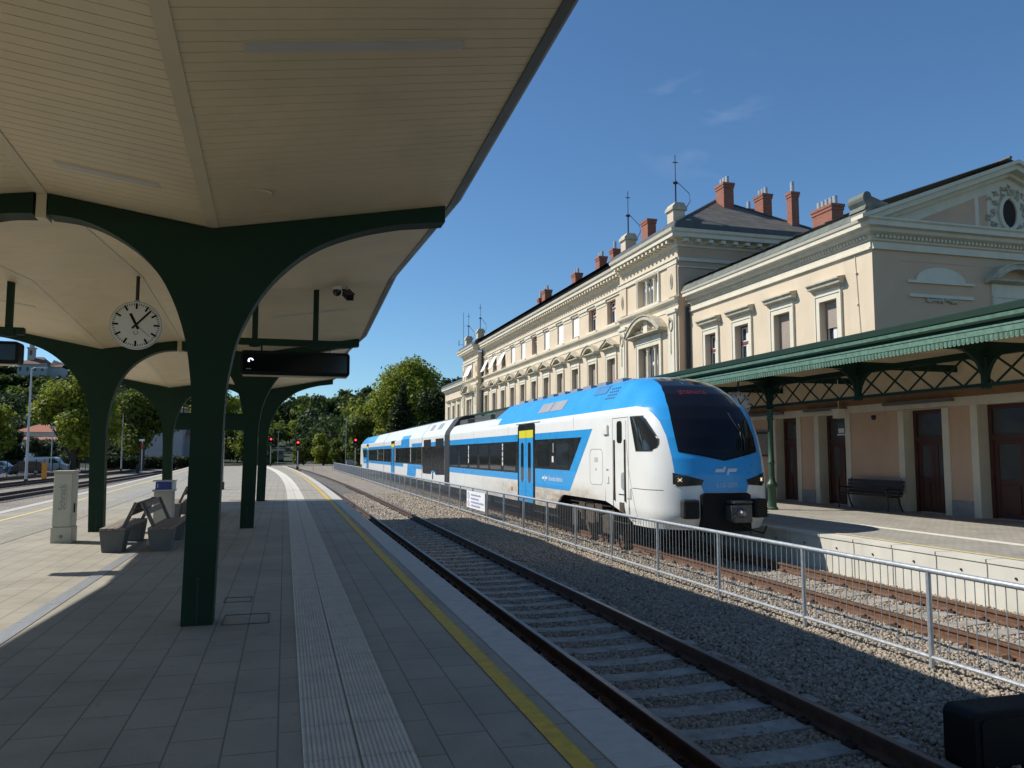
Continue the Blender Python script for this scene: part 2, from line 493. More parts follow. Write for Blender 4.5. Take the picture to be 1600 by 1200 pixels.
LT = [(lambda y: -14.4 + lx(y)*0.05, 'dark railed track nearest to the left edge of the island platform', 30),
      (lambda y: -19.4 + lx(y)*0.05, 'dark railed track on the left between the lamp posts and the nearer track', 30),
      (lambda y: -24.4, 'dark railed track closest to the parked cars and mesh fence', 40)]
for f, lab, ya in LT:
    track(lab, f, ya, 170, 0.6, M_raildk, M_raildk, 20)
# crossing curve far away
track('far curved track joining from the left beyond the platform end', lambda y: 1.3 - 0.0048*(y-112)**2 - 0.05*(y-112), 112, 165, 0.7, M_raildk, M_raildk, 10)

# ------------------------------------------------------------------ loose ballast stones
def stones(n, x0, x1, y0, y1, size, ztop=-0.725, seed=1, keep=None):
    r = np.random.default_rng(seed)
    X = r.uniform(x0, x1, n); Y = r.uniform(y0, y1, n)
    if keep is not None:
        k = keep(X, Y); X, Y = X[k], Y[k]; n = len(X)
    S = size * r.uniform(0.5, 1.15, n)
    base = np.array([[-1,-1,-1],[1,-1,-1],[1,1,-1],[-1,1,-1],[-1,-1,1],[1,-1,1],[1,1,1],[-1,1,1]], float) * 0.5
    V = base[None] * np.array([1.0, 0.8, 0.62])[None, None] + r.uniform(-0.2, 0.2, (n, 8, 3))
    V *= S[:, None, None]
    q = r.normal(size=(n, 4)); q /= np.linalg.norm(q, axis=1)[:, None]
    w, x, y, z = q.T
    Rm = np.stack([np.stack([1-2*(y*y+z*z), 2*(x*y-z*w), 2*(x*z+y*w)], -1), np.stack([2*(x*y+z*w), 1-2*(x*x+z*z), 2*(y*z-x*w)], -1), np.stack([2*(x*z-y*w), 2*(y*z+x*w), 1-2*(x*x+y*y)], -1)], -2)
    V = np.einsum('nij,nkj->nki', Rm, V)
    Z = ztop + r.uniform(-0.01, 0.022, n)
    for tc in (3.77, 8.97): Z = Z - 0.022*(np.abs(X - tc) < 0.70)
    V += np.stack([X, Y, Z], -1)[:, None, :]
    F = np.array([[0,3,2,1],[4,5,6,7],[0,1,5,4],[1,2,6,5],[2,3,7,6],[3,0,4,7]])
    return V.reshape(-1, 3), (F[None] + 8 * np.arange(n)[:, None, None]).reshape(-1, 4)
def keep_fn(X, Y):
    k = np.ones(len(X), bool)
    for tc, ys in ((3.77, 1.8), (8.97, 3.0)):
        on = np.abs(X - tc) < 1.28
        fr = np.mod(Y - ys - 0.3 + 0.3, 0.6) / 0.6          # sleeper centre at 0.5
        sl = np.abs(fr - 0.5) < 0.22
        drop = on & sl
        k &= ~(drop & (RNG.random(len(X)) < 0.93))
        k &= ~(np.abs(np.abs(X - tc) - 0.753) < 0.06)
    return k
VV, FF = [], []; off = 0
for (n, x0, x1, y0, y1, s, sd) in ((76000, 2.1, 10.5, 3.2, 9, 0.041, 1), (72000, 2.1, 10.5, 9, 17, 0.045, 2), (46000, 2.1, 10.5, 17, 30, 0.058, 3), (20000, 2.1, 8.2, 30, 48, 0.08, 4)):
    v, f = stones(n, x0, x1, y0, y1, s, seed=sd, keep=keep_fn)
    VV.append(v); FF.append(f + off); off += len(v)
# stones heaped against the outer ends of the sleepers and along the rail shoulders
v, f = stones(20000, 5.1, 6.6, 3.2, 26, 0.042, ztop=-0.70, seed=9); VV.append(v); FF.append(f + off); off += len(v)
tag(link('ballast_stones', np_mesh('ballast_stones', np.concatenate(VV), np.concatenate(FF)), M_stone), kind='stuff')

# ------------------------------------------------------------------ steel railing
FX = 6.91
fence = thing('metal_railing', 'long galvanised steel railing with thin upright bars between the two tracks', 'railing', (FX, 3.0, -0.75))
PY0, PITCH, NB = 2.95, 2.245, 52
yend = PY0 + PITCH * NB
part(MB().tube([(FX, PY0, 0.36), (FX, yend, 0.36)], 0.032, 10), 'handrail', M_galv, fence, smooth=True)
part(MB().tube([(FX, PY0, -0.58), (FX, yend, -0.58)], 0.024, 8), 'bottom_rail', M_galv, fence, smooth=True)
pp = pb = None
for i in range(NB + 1):
    y = PY0 + PITCH * i
    if pp is None:
        pp = part(MB().tube([(FX, y, -0.95), (FX, y, 0.34)], 0.029, 8), 'post', M_galv, fence, w=(FX, y, -0.75), smooth=True)
        m = MB()
        for k in range(1, 18):
            yy = y + PITCH * k / 18
            m.tube([(FX, yy, -0.57), (FX, yy, 0.34)], 0.0055, 5, cap=False)
        pb = part(m, 'bar_panel', M_bar, fence, w=(FX, y, -0.75))
    else:
        copy_tree_child(pp, fence, (0, PITCH * i, 0))
        if i < NB: copy_tree_child(pb, fence, (0, PITCH * i, 0))
# sign on the railing
sg = thing('notice_sign', 'white notice board with lines of writing fixed to the steel railing', 'sign', (FX - 0.05, 29.25, -0.1))
part(MB().box(FX - 0.055, FX - 0.045, 27.75, 30.7, -0.40, 0.24), 'sign_panel', mat('white_sign', (0.80, 0.80, 0.82), 0.5, var=0.02), sg)
m = MB()
for i, (l, z) in enumerate(((1.5, 0.10), (1.2, -0.04), (1.95, -0.17), (1.5, -0.30))):
    y = 29.95
    r = random.Random(i)
    while y > 29.95 - l:
        w = r.uniform(0.05, 0.11); m.box(FX - 0.058, FX - 0.0565, y - w, y, z - 0.028, z + 0.028 + (0.02 if r.random() < .3 else 0)); y -= w + 0.025
part(m, 'lettering', mat('sign_ink', (0.25, 0.27, 0.42), 0.6, var=0), sg)
m = MB()
for z, r_ in ((0.06, 0.13), (-0.24, 0.11)):
    pts = [(FX - 0.058, 30.35 + r_ * math.cos(t), z + r_ * 0.9 * math.sin(t)) for t in [2*PI*i/16 for i in range(17)]]
    m.tube(pts, 0.012, 5)
part(m, 'pictogram', mat('sign_ink', (0.25, 0.27, 0.42), 0.6, var=0), sg)
# pipe barrier closing the end of the railing
br = thing('pipe_barrier', 'low pale pipe barrier across the track at the far end of the railing', 'barrier', (4.5, 119.6, -0.75))
part(MB().tube([(1.0, 119.6, -0.1), (FX, 119.6, -0.1)], 0.05, 6), 'rail', M_white, br)
for x in (1.2, 4.0, 6.7): part(MB().tube([(x, 119.6, -0.8), (x, 119.6, -0.06)], 0.04, 6), 'post', M_galv, br)
# black signal box by the track in the lower right corner
def rrect(w, h, r, n=5):
    pts = []
    for cxx, cy, a0 in ((w/2 - r, h/2 - r, 0), (-w/2 + r, h/2 - r, PI/2), (-w/2 + r, -h/2 + r, PI), (w/2 - r, -h/2 + r, 1.5*PI)):
        for i in range(n + 1):
            a = a0 + PI/2 * i / n; pts.append((cxx + r*math.cos(a), cy + r*math.sin(a)))
    return pts

sb = thing('dwarf_signal', 'black rounded dwarf signal housing low on the ballast at the right', 'signal', (5.42, 5.1, -0.72))
part(MB().prism([(5.42 + a, -0.50 + c) for a, c in rrect(0.94, 0.47, 0.07)], lambda u, v: (u, 4.95, v), lambda u, v: (u, 5.25, v)), 'housing', M_black, sb, bevel=0.012)
part(MB().prism([(5.42 + a, -0.50 + c) for a, c in rrect(0.82, 0.36, 0.05)], lambda u, v: (u, 4.938, v), lambda u, v: (u, 4.955, v)), 'back_cover', M_black, sb, bevel=0.006)
part(MB().box(5.22, 5.62, 5.0, 5.2, -0.80, -0.70), 'foot', M_dark, sb)
# ================================================================== island canopy
XV, XE, XR, XL, XLE = -0.75, 1.66, -2.30, -3.85, -6.26
CY = [-23.1, -12.6, -2.1, 8.4, 18.9, 29.5]
Y0C, Y1C = -28.3, 31.6  # canopy run on unseen behind the camera to keep sky light off the platform
def foldd(y):
    return min(abs(y - c) for c in CY + [-33.6, 40.0])
BASE = {XE: 4.355, XV: 3.915, XR: 4.15, XL: 3.915, XLE: 4.355}
SL = {XE: 0.056, XV: 0.074, XR: 0.062, XL: 0.074, XLE: 0.056}
def zs(xk, y): return BASE[xk] + SL[xk] * min(foldd(y), 5.3)
can = thing('platform_canopy', 'cream boarded canopy on green arched steel columns over the island platform', 'canopy', (XR, 8.4, 0))
BW = 0.118
def soffit(xa, xb):
    """boards laid across; a narrow recessed groove between neighbours"""
    m = MB(); y = Y0C
    rows = []
    while y < Y1C:
        e = min(y + BW, Y1C)
        a, b = y + 0.005, e - 0.005
        for yy, dz in ((y + 0.0015, 0.014), (a, 0.0), (b, 0.0), (e - 0.0015, 0.014)):
            rows.append([(xa, yy, zs(xa, yy) + dz), (xb, yy, zs(xb, yy) + dz)])
        y = e
    return m.grid(rows)
for xa, xb in ((XE, XV), (XV, XR), (XR, XL), (XL, XLE)):
    part(soffit(xa, xb), 'soffit_boards', M_soffit, can)
# roof skin above
m = MB(); ys = [Y0C, -23.1, -17.85, -12.6, -7.35, -2.1, 3.15, 8.4, 13.65, 18.9, 24.2, 29.5, Y1C]
m.grid([[(x, y, zs(k, y) + 0.16) for x, k in ((XE + .02, XE), (XV, XV), (XR, XR), (XL, XL), (XLE - .02, XLE))] for y in ys])
part(m, 'roof_skin', M_dark, can)
# eave fascias
def fascia(xk, s):
    m = MB()
    pr = [(0.0, 0.0), (0.09, 0.03), (0.13, 0.07), (0.15, 0.24), (0.0, 0.24)]
    m.sweep([(s*a, c - 0.01) for a, c in pr], [(xk, y, zs(xk, y)) for y in ys])
    return m
part(fascia(XE, 1), 'eave_fascia', M_grey, can); part(fascia(XLE, -1), 'eave_fascia', M_grey, can)
for y in (Y0C - 0.03, Y1C + 0.03):
    m = MB()
    xs = (XLE, XL, XR, XV, XE)
    for xa, xb in zip(xs[:-1], xs[1:]):
        yy = min(max(y, Y0C), Y1C)
        m.prism([(xa, zs(xa, yy) - 0.03), (xb, zs(xb, yy) - 0.03), (xb, zs(xb, yy) + 0.2), (xa, zs(xa, yy) + 0.2)], lambda u, v: (u, y - 0.025, v), lambda u, v: (u, y + 0.025, v))
    part(m, 'end_fascia', M_grey, can)
# valley and ridge cover strips
for xk, w, h in ((XV, 0.055, 0.012), (XL, 0.055, 0.012), (XR, 0.05, 0.012)):
    m = MB(); up = xk == XR
    for i in range(len(CY)):
        lo = CY[i] + 0.27
        seg = [lo, lo + 2.4, 0.5*(CY[i] + (CY[i+1] if i+1 < len(CY) else 40))]
        segs = [(lo, min(CY[i] + 5.25, Y1C))]
        if i > 0: segs.append((CY[i] - 5.25, CY[i] - 0.002))
        else: segs.append((Y0C, CY[i] - 0.002))
        for a, b in segs:
            if b <= a: continue
            dz = -h if not up else -h - 0.004
            k = 0.012 if not up else 0.0
            m.sweep([(-w, dz + (k)), (w, dz + k), (w, 0.02), (-w, 0.02)], [(xk, a, zs(xk, a)), (xk, b, zs(xk, b))])
    part(m, 'cover_strip', M_trim, can)
for y in CY:
    part(MB().box(XR - 0.045, XR + 0.045, y + 0.02, y + 0.23, 3.90, 4.17), 'gutter_box', M_trim, can)
# Y shaped columns
RA = [(1.62, 4.165), (1.36, 4.13), (1.1, 4.09), (0.69, 3.98), (0.3, 3.81), (-0.01, 3.57), (-0.26, 3.27), (-0.46, 2.87), (-0.55, 2.5), (-0.59, 2.09), (-0.605, 1.2), (-0.635, 0.0)]
LA = [(-0.925, 0.0), (-0.905, 1.2), (-0.895, 2.08), (-0.93, 2.52), (-0.99, 2.84), (-1.1, 3.16), (-1.25, 3.43), (-1.46, 3.65), (-1.73, 3.82), (-1.98, 3.905), (-2.235, 3.93)]
def smooth(P, n=4):
    out = []
    for i in range(len(P) - 1):
        p0, p1, p2, p3 = P[max(0, i-1)], P[i], P[i+1], P[min(len(P)-1, i+2)]
        for k in range(n):
            t = k/n
            out.append(tuple(0.5*((2*p1[j]) + (-p0[j]+p2[j])*t + (2*p0[j]-5*p1[j]+4*p2[j]-p3[j])*t*t + (-p0[j]+3*p1[j]-3*p2[j]+p3[j])*t**3) for j in (0, 1)))
    return out + [P[-1]]
RA, LA = smooth(RA), smooth(LA)
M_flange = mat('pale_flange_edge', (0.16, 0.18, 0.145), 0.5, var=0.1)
def col_profile(mir):
    top = [(-2.235, 4.135), (XV, 3.905), (1.62, 4.345)]
    p = RA + LA + top
    if mir: p = [(2*XR - a, c) for a, c in p]
    return p
for row, mir in enumerate((False, True)):
    p0 = None
    for y in CY:
        cxx = XL if mir else XV
        if p0 is None:
            poly = col_profile(mir); n = len(poly)
            m = MB()
            # web set in slightly from the flanges
            m.prism([(a, c) for a, c in poly], lambda u, v: (u, y + 0.0, v), lambda u, v: (u, y + 0.25, v))
            p0 = part(m, 'column', M_green, can, w=(cxx, y, 0))
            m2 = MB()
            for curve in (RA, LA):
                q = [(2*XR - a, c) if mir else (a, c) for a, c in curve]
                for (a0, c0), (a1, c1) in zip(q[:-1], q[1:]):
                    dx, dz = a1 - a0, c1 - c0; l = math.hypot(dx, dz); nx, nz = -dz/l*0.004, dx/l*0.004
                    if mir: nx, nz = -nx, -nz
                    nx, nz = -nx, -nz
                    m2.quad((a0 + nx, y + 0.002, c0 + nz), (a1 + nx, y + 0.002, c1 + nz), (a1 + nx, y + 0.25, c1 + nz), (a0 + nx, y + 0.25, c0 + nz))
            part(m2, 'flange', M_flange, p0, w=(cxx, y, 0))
            # base drain slot + pipe clip seen low on the camera side
            m = MB(); xx = -0.78 if not mir else 2*XR + 0.78
            m.box(xx - 0.006, xx + 0.006, y - 0.004, y + 0.001, 0.02, 0.42)
            m.disc((xx, y + 0.001, 0.44), (0, -1, 0), 0.016, 0.012, 8)
            part(m, 'earthing_strip', M_dark, p0, w=(cxx, y, 0))
            yp = y
        else:
            c = copy_tree_child(p0, can, (0, y - yp, 0))
# light channels, loudspeakers in the soffit
def plane_z(xa, xb, x, y):
    t = (x - xa) / (xb - xa); return zs(xa, y) * (1 - t) + zs(xb, y) * t
M_diff = mat('grey_diffuser', (0.50, 0.49, 0.47), 0.5, var=0.04)
def soffit_strip(x0, x1, y, xa, xb, w=0.10):
    m = MB(); fr = MB()
    for mb, e, z0, z1 in ((fr, 0.02, -0.006, 0.01), (m, 0.0, -0.010, 0.008)):
        P = lambda x, yy, dz: (x, yy, plane_z(xa, xb, x, yy) + dz)
        a, b = x0 - e, x1 + e; c, d = y - w/2 - e, y + w/2 + e
        b0 = len(mb.v)
        mb.v += [P(a, c, z0), P(b, c, z0), P(b, d, z0), P(a, d, z0), P(a, c, z1), P(b, c, z1), P(b, d, z1), P(a, d, z1)]
        mb.f += [(b0, b0+3, b0+2, b0+1), (b0+4, b0+5, b0+6, b0+7), (b0, b0+1, b0+5, b0+4), (b0+1, b0+2, b0+6, b0+5), (b0+2, b0+3, b0+7, b0+6), (b0+3, b0, b0+4, b0+7)]
    f = part(fr, 'light_channel', M_trim, can); part(m, 'diffuser', M_diff, f)
for yy in (-5.4, 5.15, 15.65, 26.2):
    soffit_strip(-0.30, 1.10, yy, XE, XV)
    soffit_strip(-5.7, -4.3, yy, XLE, XL)
for yy in (7.55, 18.0, 28.4):
    soffit_strip(-1.95, -1.15, yy, XV, XR)
    soffit_strip(-3.45, -2.65, yy, XR, XL)
for yy in (7.6, 13.1, 23.5):
    z = plane_z(XE, XV, -0.27, yy)
    part(MB().disc((-0.27, yy, z + 0.005), (0, 0, -1), 0.10, 0.018, 20), 'loudspeaker', M_trim, can)

# ---------------------------------------------------------------- clock
ck = thing('platform_clock', 'round white station clock with black hands hanging under the cream canopy', 'clock', (-2.30, 13.6, 3.67))
def clock(t, c, r, ax, rod_top, hands=True, thick=0.16):
    """ax: unit vector the face looks along (horizontal)"""
    c = Vector(c); a = Vector(ax).normalized(); u = Vector((-a.y, a.x, 0)); k = Vector((0, 0, 1))
    # u points to the viewer's right when looking against ax
    back = c - a * thick
    part(MB().tube([back, c], r, 48), 'case', M_pole, t, smooth=True)
    part(MB().tube([c + a*0.001, c + a*0.012], [r*0.97, r*0.965], 48), 'bezel', M_white, t)
    part(MB().tube([c + a*0.012, c + a*0.014], r*0.945, 48), 'dial', mat('clock_dial', (0.72, 0.73, 0.70), 0.5, var=0.02), t)
    m = MB()
    def bar(ang, r0, r1, w, d):
        dd = u * math.sin(ang) + k * math.cos(ang); s = u * math.cos(ang) - k * math.sin(ang)
        q = [c + a*d + dd*r0 - s*w, c + a*d + dd*r0 + s*w, c + a*d + dd*r1 + s*w, c + a*d + dd*r1 - s*w]
        m.quad(*q)
    for i in range(60):
        if i % 5 == 0: bar(2*PI*i/60, r*0.67, r*0.91, r*0.040, 0.0155)
        else: bar(2*PI*i/60, r*0.82, r*0.91, r*0.015, 0.0155)
    part(m, 'minute_marks', M_black, t)
    m = MB(); bar(2*PI*(11 + 7/60)/12, -r*0.20, r*0.52, r*0.052, 0.019); part(m, 'hour_hand', M_black, t)
    m = MB(); bar(2*PI*7/60, -r*0.22, r*0.82, r*0.040, 0.022); part(m, 'minute_hand', M_black, t)
    m = MB(); bar(2*PI*22/60, -r*0.1, r*0.72, r*0.008, 0.024); part(m, 'second_hand', mat('second_hand_red', (0.2, 0.05, 0.04), 0.4, var=0), t)
    m = MB()
    for i in range(10):
        a0 = 0.6 + 5.0*i/10; a1 = 0.6 + 5.0*(i+1)/10
        for q0, q1 in (((a0, a1)),):
            p = lambda an, rr: c + a*0.0158 + k*(-r*0.33) + (u*math.sin(an) + k*math.cos(an))*rr
            m.quad(p(q0, r*0.07), p(q1, r*0.07), p(q1, r*0.09), p(q0, r*0.09))
    part(m, 'dial_emblem', M_dark, t)
    ct = c - a * (thick/2)
    part(MB().tube([(ct.x, ct.y, c.z + r*0.98), (ct.x, ct.y, rod_top)], 0.028, 8), 'hanger', M_dark, t)
    part(MB().tube([(ct.x, ct.y, c.z + r*0.95), (ct.x, ct.y, c.z + r*1.06)], 0.05, 8), 'hanger_socket', M_pole, t)
clock(ck, (-2.30, 13.6, 3.67), 0.375, (0.12, -1, 0), 4.46)

# ---------------------------------------------------------------- hanging displays
def display(label, x0, x1, y, z0, z1, zb, hang_x, glint):
    t = thing('departure_display', label, 'display board', ((x0+x1)/2, y, zb), 'display boards under the canopy')
    xm = (x0 + x1)/2
    part(MB().box(x0 - 0.02, x1 + 0.0, y - 0.06, y + 0.06, zb, zb + 0.11), 'carrier_beam', M_green, t, bevel=0.006)
    for hx in hang_x:
        zt = plane_z(XE, XV, hx, y) if hx > XR else plane_z(XLE, XL, hx, y)
        part(MB().box(hx - 0.045, hx + 0.045, y - 0.045, y + 0.045, zb - 0.03, zt + 0.04), 'hanger', M_green, t)
        part(MB().box(hx - 0.09, hx + 0.09, y - 0.075, y + 0.075, zb - 0.02, zb + 0.10), 'clamp', M_greendk, t)
    w = x1 - x0 - 0.05; h = z1 - z0; zc = (z0+z1)/2
    part(MB().prism([(xm + a, zc + c) for a, c in rrect(w, h, 0.06)], lambda u, v: (u, y - 0.13, v), lambda u, v: (u, y + 0.13, v)), 'housing', M_black, t, bevel=0.008)
    part(MB().box(xm - w/2 + 0.05, xm + w/2 - 0.05, y - 0.136, y - 0.131, z0 + 0.06, z1 - 0.05), 'screen', mat('black_screen', (0.004, 0.004, 0.005), 0.12, var=0), t)
    part(MB().box(xm - w/2 + 0.04, xm + w/2 - 0.04, y - 0.10, y + 0.10, z0 - 0.012, z0 + 0.002), 'bottom_trim', M_trim, t)
    for fx in (-0.35, 0.0, 0.35):
        m = MB().tube([(xm + fx*w*0.9, y, z1 - 0.01), (xm + fx*w*0.9, y, zb + 0.01)], 0.018 if fx < 0 else 0.007, 6)
        part(m, 'suspension_rod', M_dark, t)
    if glint:
        s = M_scr
        gx, gz = x0 + 0.19, z1 - 0.17
        m = MB()
        for i in range(8):
            a0, a1 = PI*i/8, PI*(i+1)/8
            p = lambda an, rr: (gx + rr*math.cos(an), y - 0.139, gz + rr*math.sin(an)*0.9)
            m.quad(p(a0, 0.022), p(a1, 0.022), p(a1, 0.045), p(a0, 0.045))
        m.quad((gx - 0.045, y - 0.139, gz - 0.025), (gx - 0.015, y - 0.139, gz - 0.025), (gx - 0.02, y - 0.139, gz), (gx - 0.045, y - 0.139, gz))
        part(m, 'lit_symbol', s, t)
        part(MB().box(x0 + 0.12, x0 + 0.2, y - 0.139, y - 0.137, z0 + 0.09, z0 + 0.098), 'maker_plate', M_pole, t)
M_scr = mat('lit_display_pixels', (0.6, 0.65, 0.8), 0.5, var=0, emit=(0.75, 0.8, 1.0), estr=2.2)
display('long black display board with a small lit symbol, right of the thick green column', -0.77, 1.06, 14.0, 2.96, 3.365, 3.47, (-0.53, 0.46), True)
display('black display board hanging at the left edge of the picture, above the cabinet', -5.85, -3.96, 14.0, 3.03, 3.38, 3.50, (-5.4, -4.18), False)
# station name board across the far end
nb = thing('platform_sign', 'dark green sign board hung across the far end of the canopy', 'sign', (-2.3, 31.4, 2.8))
part(MB().box(-4.15, -0.85, 31.36, 31.46, 2.52, 3.10), 'board', M_greendk, nb, bevel=0.01)
part(MB().box(-4.19, -0.81, 31.34, 31.48, 3.10, 3.14), 'frame', M_green, nb)
for x in (-3.6, -1.4): part(MB().tube([(x, 31.41, 3.12), (x, 31.41, 4.30)], 0.025, 6), 'hanger', M_green, nb)
# cameras
cc = thing('dome_camera', 'small white dome camera under the canopy soffit by the display board', 'camera', (0.80, 13.9, 4.4))
zt = plane_z(XE, XV, 0.80, 13.9)
part(MB().tube([(0.80, 13.9, zt + .02), (0.80, 13.9, zt - 0.05)], 0.075, 14), 'mount', M_white, cc)
part(MB().lathe(0.80, 13.9, [(0.07, zt - 0.05), (0.072, zt - 0.10), (0.05, zt - 0.145), (0.0, zt - 0.16)], 14), 'dome', M_glass, cc, smooth=True)
cc = thing('bullet_camera', 'black boxy camera on a short bracket under the canopy soffit', 'camera', (0.97, 13.9, 4.4))
zt = plane_z(XE, XV, 0.97, 13.9)
part(MB().tube([(0.97, 13.9, zt + .02), (0.97, 13.9, zt - 0.10)], 0.022, 8), 'bracket', M_pole, cc)
m = MB(); m.box(-0.06, 0.06, -0.14, 0.14, -0.055, 0.055); m.xf(Matrix.Translation((0.98, 13.82, zt - 0.17)) @ Matrix.Rotation(0.5, 4, 'X') @ Matrix.Rotation(0.25, 4, 'Z'))
part(m, 'housing', M_black, cc, bevel=0.01)
m = MB(); m.box(-0.072, 0.072, -0.17, 0.15, 0.057, 0.066); m.xf(Matrix.Translation((0.98, 13.82, zt - 0.17)) @ Matrix.Rotation(0.5, 4, 'X') @ Matrix.Rotation(0.25, 4, 'Z'))
part(m, 'sun_shield', M_dark, cc)

# ---------------------------------------------------------------- cabinet
M_cab = mat('cabinet_grey_beige', (0.50, 0.48, 0.39), 0.55, var=0.06, scale=4, streak=0.1)
cb = thing('electrical_cabinet', 'tall beige electrical cabinet with a lettered door beside the green column', 'cabinet', (-3.9, 16.95, 0))
x0, x1, y0, y1 = -4.13, -3.79, 16.73, 17.15
part(MB().box(x0 - 0.005, x1 + 0.005, y0 - 0.005, y1 + 0.005, 0, 0.29), 'plinth', M_cab, cb, bevel=0.006)
part(MB().box(x0 + 0.008, x1 - 0.008, y0 + 0.008, y1 - 0.008, 0.295, 1.30), 'body', M_cab, cb, bevel=0.006)
part(MB().box(x0 + 0.022, x1 - 0.022, y0 - 0.008, y0 + 0.004, 0.31, 1.285), 'door', M_cab, cb, bevel=0.004)
part(MB().prism([(x0 - 0.02, 1.30), (x1 + 0.02, 1.30), (x1 + 0.01, 1.335), (x0 - 0.01, 1.335)], lambda u, v: (u, y0 - 0.02, v), lambda u, v: (u, y1 + 0.02, v)), 'cap', M_cab, cb, bevel=0.004)
part(MB().box(x1 - 0.004, x1 + 0.012, y0 + 0.14, y0 + 0.18, 0.55, 0.72), 'handle', M_black, cb, bevel=0.004)
part(MB().disc((x0 + 0.17, y0 - 0.005, 0.12), (0, -1, 0), 0.035, 0.006, 14), 'plinth_mark', M_concdark, cb)
def rot_text(name, s, size, m, parent, M, depth=0.001):
    me = text_mesh(name, s, size, depth); me.transform(M)
    o = org(parent); me.transform(Matrix.Translation((-o[0], -o[1], -o[2])))
    return link(name, me, m, parent, o)
FaceCam = Matrix(((1, 0, 0, 0), (0, 0, -1, 0), (0, 1, 0, 0), (0, 0, 0, 1)))     # text plane -> XZ facing -Y
FaceLeft = Matrix(((0, 0, -1, 0), (-1, 0, 0, 0), (0, 1, 0, 0), (0, 0, 0, 1)))  # facing -X, reading towards -Y
rot_text('lettering', 'Schrack', 0.155, M_concdark, cb, Matrix.Translation((x0 + 0.215, y0 - 0.010, 0.60)) @ FaceCam @ Matrix.Rotation(PI/2, 4, 'Z'))
part(MB().box(x0 + 0.232, x0 + 0.236, y0 - 0.0105, y0 - 0.0085, 0.62, 1.08), 'lettering_rule', M_concdark, cb)

# ---------------------------------------------------------------- double bench
M_wood = mat('weathered_bench_boards', (0.24, 0.19, 0.155), 0.75, var=0.25, scale=8, stretch=(6, 0.6, 6))
M_bconc = mat('bench_concrete', (0.14, 0.135, 0.125), 0.85, var=0.15, scale=7, bmp=0.25, bscale=70)
bn = thing('platform_bench', 'back to back bench of slats on grey concrete blocks beside the cabinet', 'bench', (-2.38, 15.9, 0))
for yy in (14.9, 16.75):
    for s, xm in ((-1, -2.755), (1, -2.01)):
        st = [(xm - 0.205, 0.36), (xm + 0.205, 0.36), (xm + 0.155, 0), (xm - 0.155, 0)]
        part(MB().prism_y(st, yy, yy + 0.42), 'concrete_block', M_bconc, bn, bevel=0.012)
    m = MB()
    for s in (-1, 1):
        xm = -2.38 + s*0.05
        m.prism([(xm + s*0.24, 0.34), (xm + s*0.185, 0.34), (xm - s*0.02, 0.80), (xm + s*0.03, 0.82)], lambda u, v: (u, yy + 0.16, v), lambda u, v: (u, yy + 0.26, v))
    part(m, 'back_support', M_bconc, bn)
for s, xm in ((-1, -2.755), (1, -2.01)):
    m = MB()
    for i in range(4): m.box(xm - 0.20 + i*0.102, xm - 0.20 + i*0.102 + 0.094, 14.9 - 0.0, 17.17, 0.362, 0.40)
    part(m, 'seat', M_wood, bn, bevel=0.004)
    m = MB()
    for i in range(2):
        xx = -2.38 + s*(0.105 - i*0.052); zz = 0.645 + i*0.118
        st = len(m.v); m.box(-0.014, 0.014, 15.0, 17.1, -0.052, 0.052); m.xf(Matrix.Translation((xx, 0, zz)) @ Matrix.Rotation(-s*0.40, 4, 'Y'), st)
    part(m, 'backrest', M_wood, bn, bevel=0.003)
b2 = copy_tree(bn, None, (0.06, 7.0, 0)); b2['label'] = 'second slatted bench on concrete blocks, mostly hidden behind the thick near column'
for q in (bn, b2): q['group'] = 'benches on the island platform'
# bin
lb = thing('litter_bin', 'concrete litter bin with a blue panelled top behind the bench', 'bin', (-2.62, 19.95, 0))
part(MB().prism_z([(-2.83, 19.75), (-2.43, 19.75), (-2.43, 20.15), (-2.83, 20.15)], 0.0, 0.80), 'body', M_conc, lb, bevel=0.015)
part(MB().box(-2.86, -2.40, 19.72, 20.18, 0.80, 0.84), 'rim', M_kerb, lb, bevel=0.006)
M_blue = mat('blue_sign_panel', (0.03, 0.055, 0.28), 0.4, var=0.05)
part(MB().box(-2.80, -2.46, 19.755, 20.14, 0.84, 1.01), 'panel', M_blue, lb)
part(MB().box(-2.455, -2.41, 19.74, 20.16, 0.84, 1.02), 'frame', M_galv, lb)
part(MB().box(-2.86, -2.40, 19.72, 20.18, 1.02, 1.045), 'lid', M_galv, lb, bevel=0.005)
part(MB().box(-2.76, -2.745, 19.748, 19.754, 0.88, 0.97), 'panel_mark', M_white, lb)
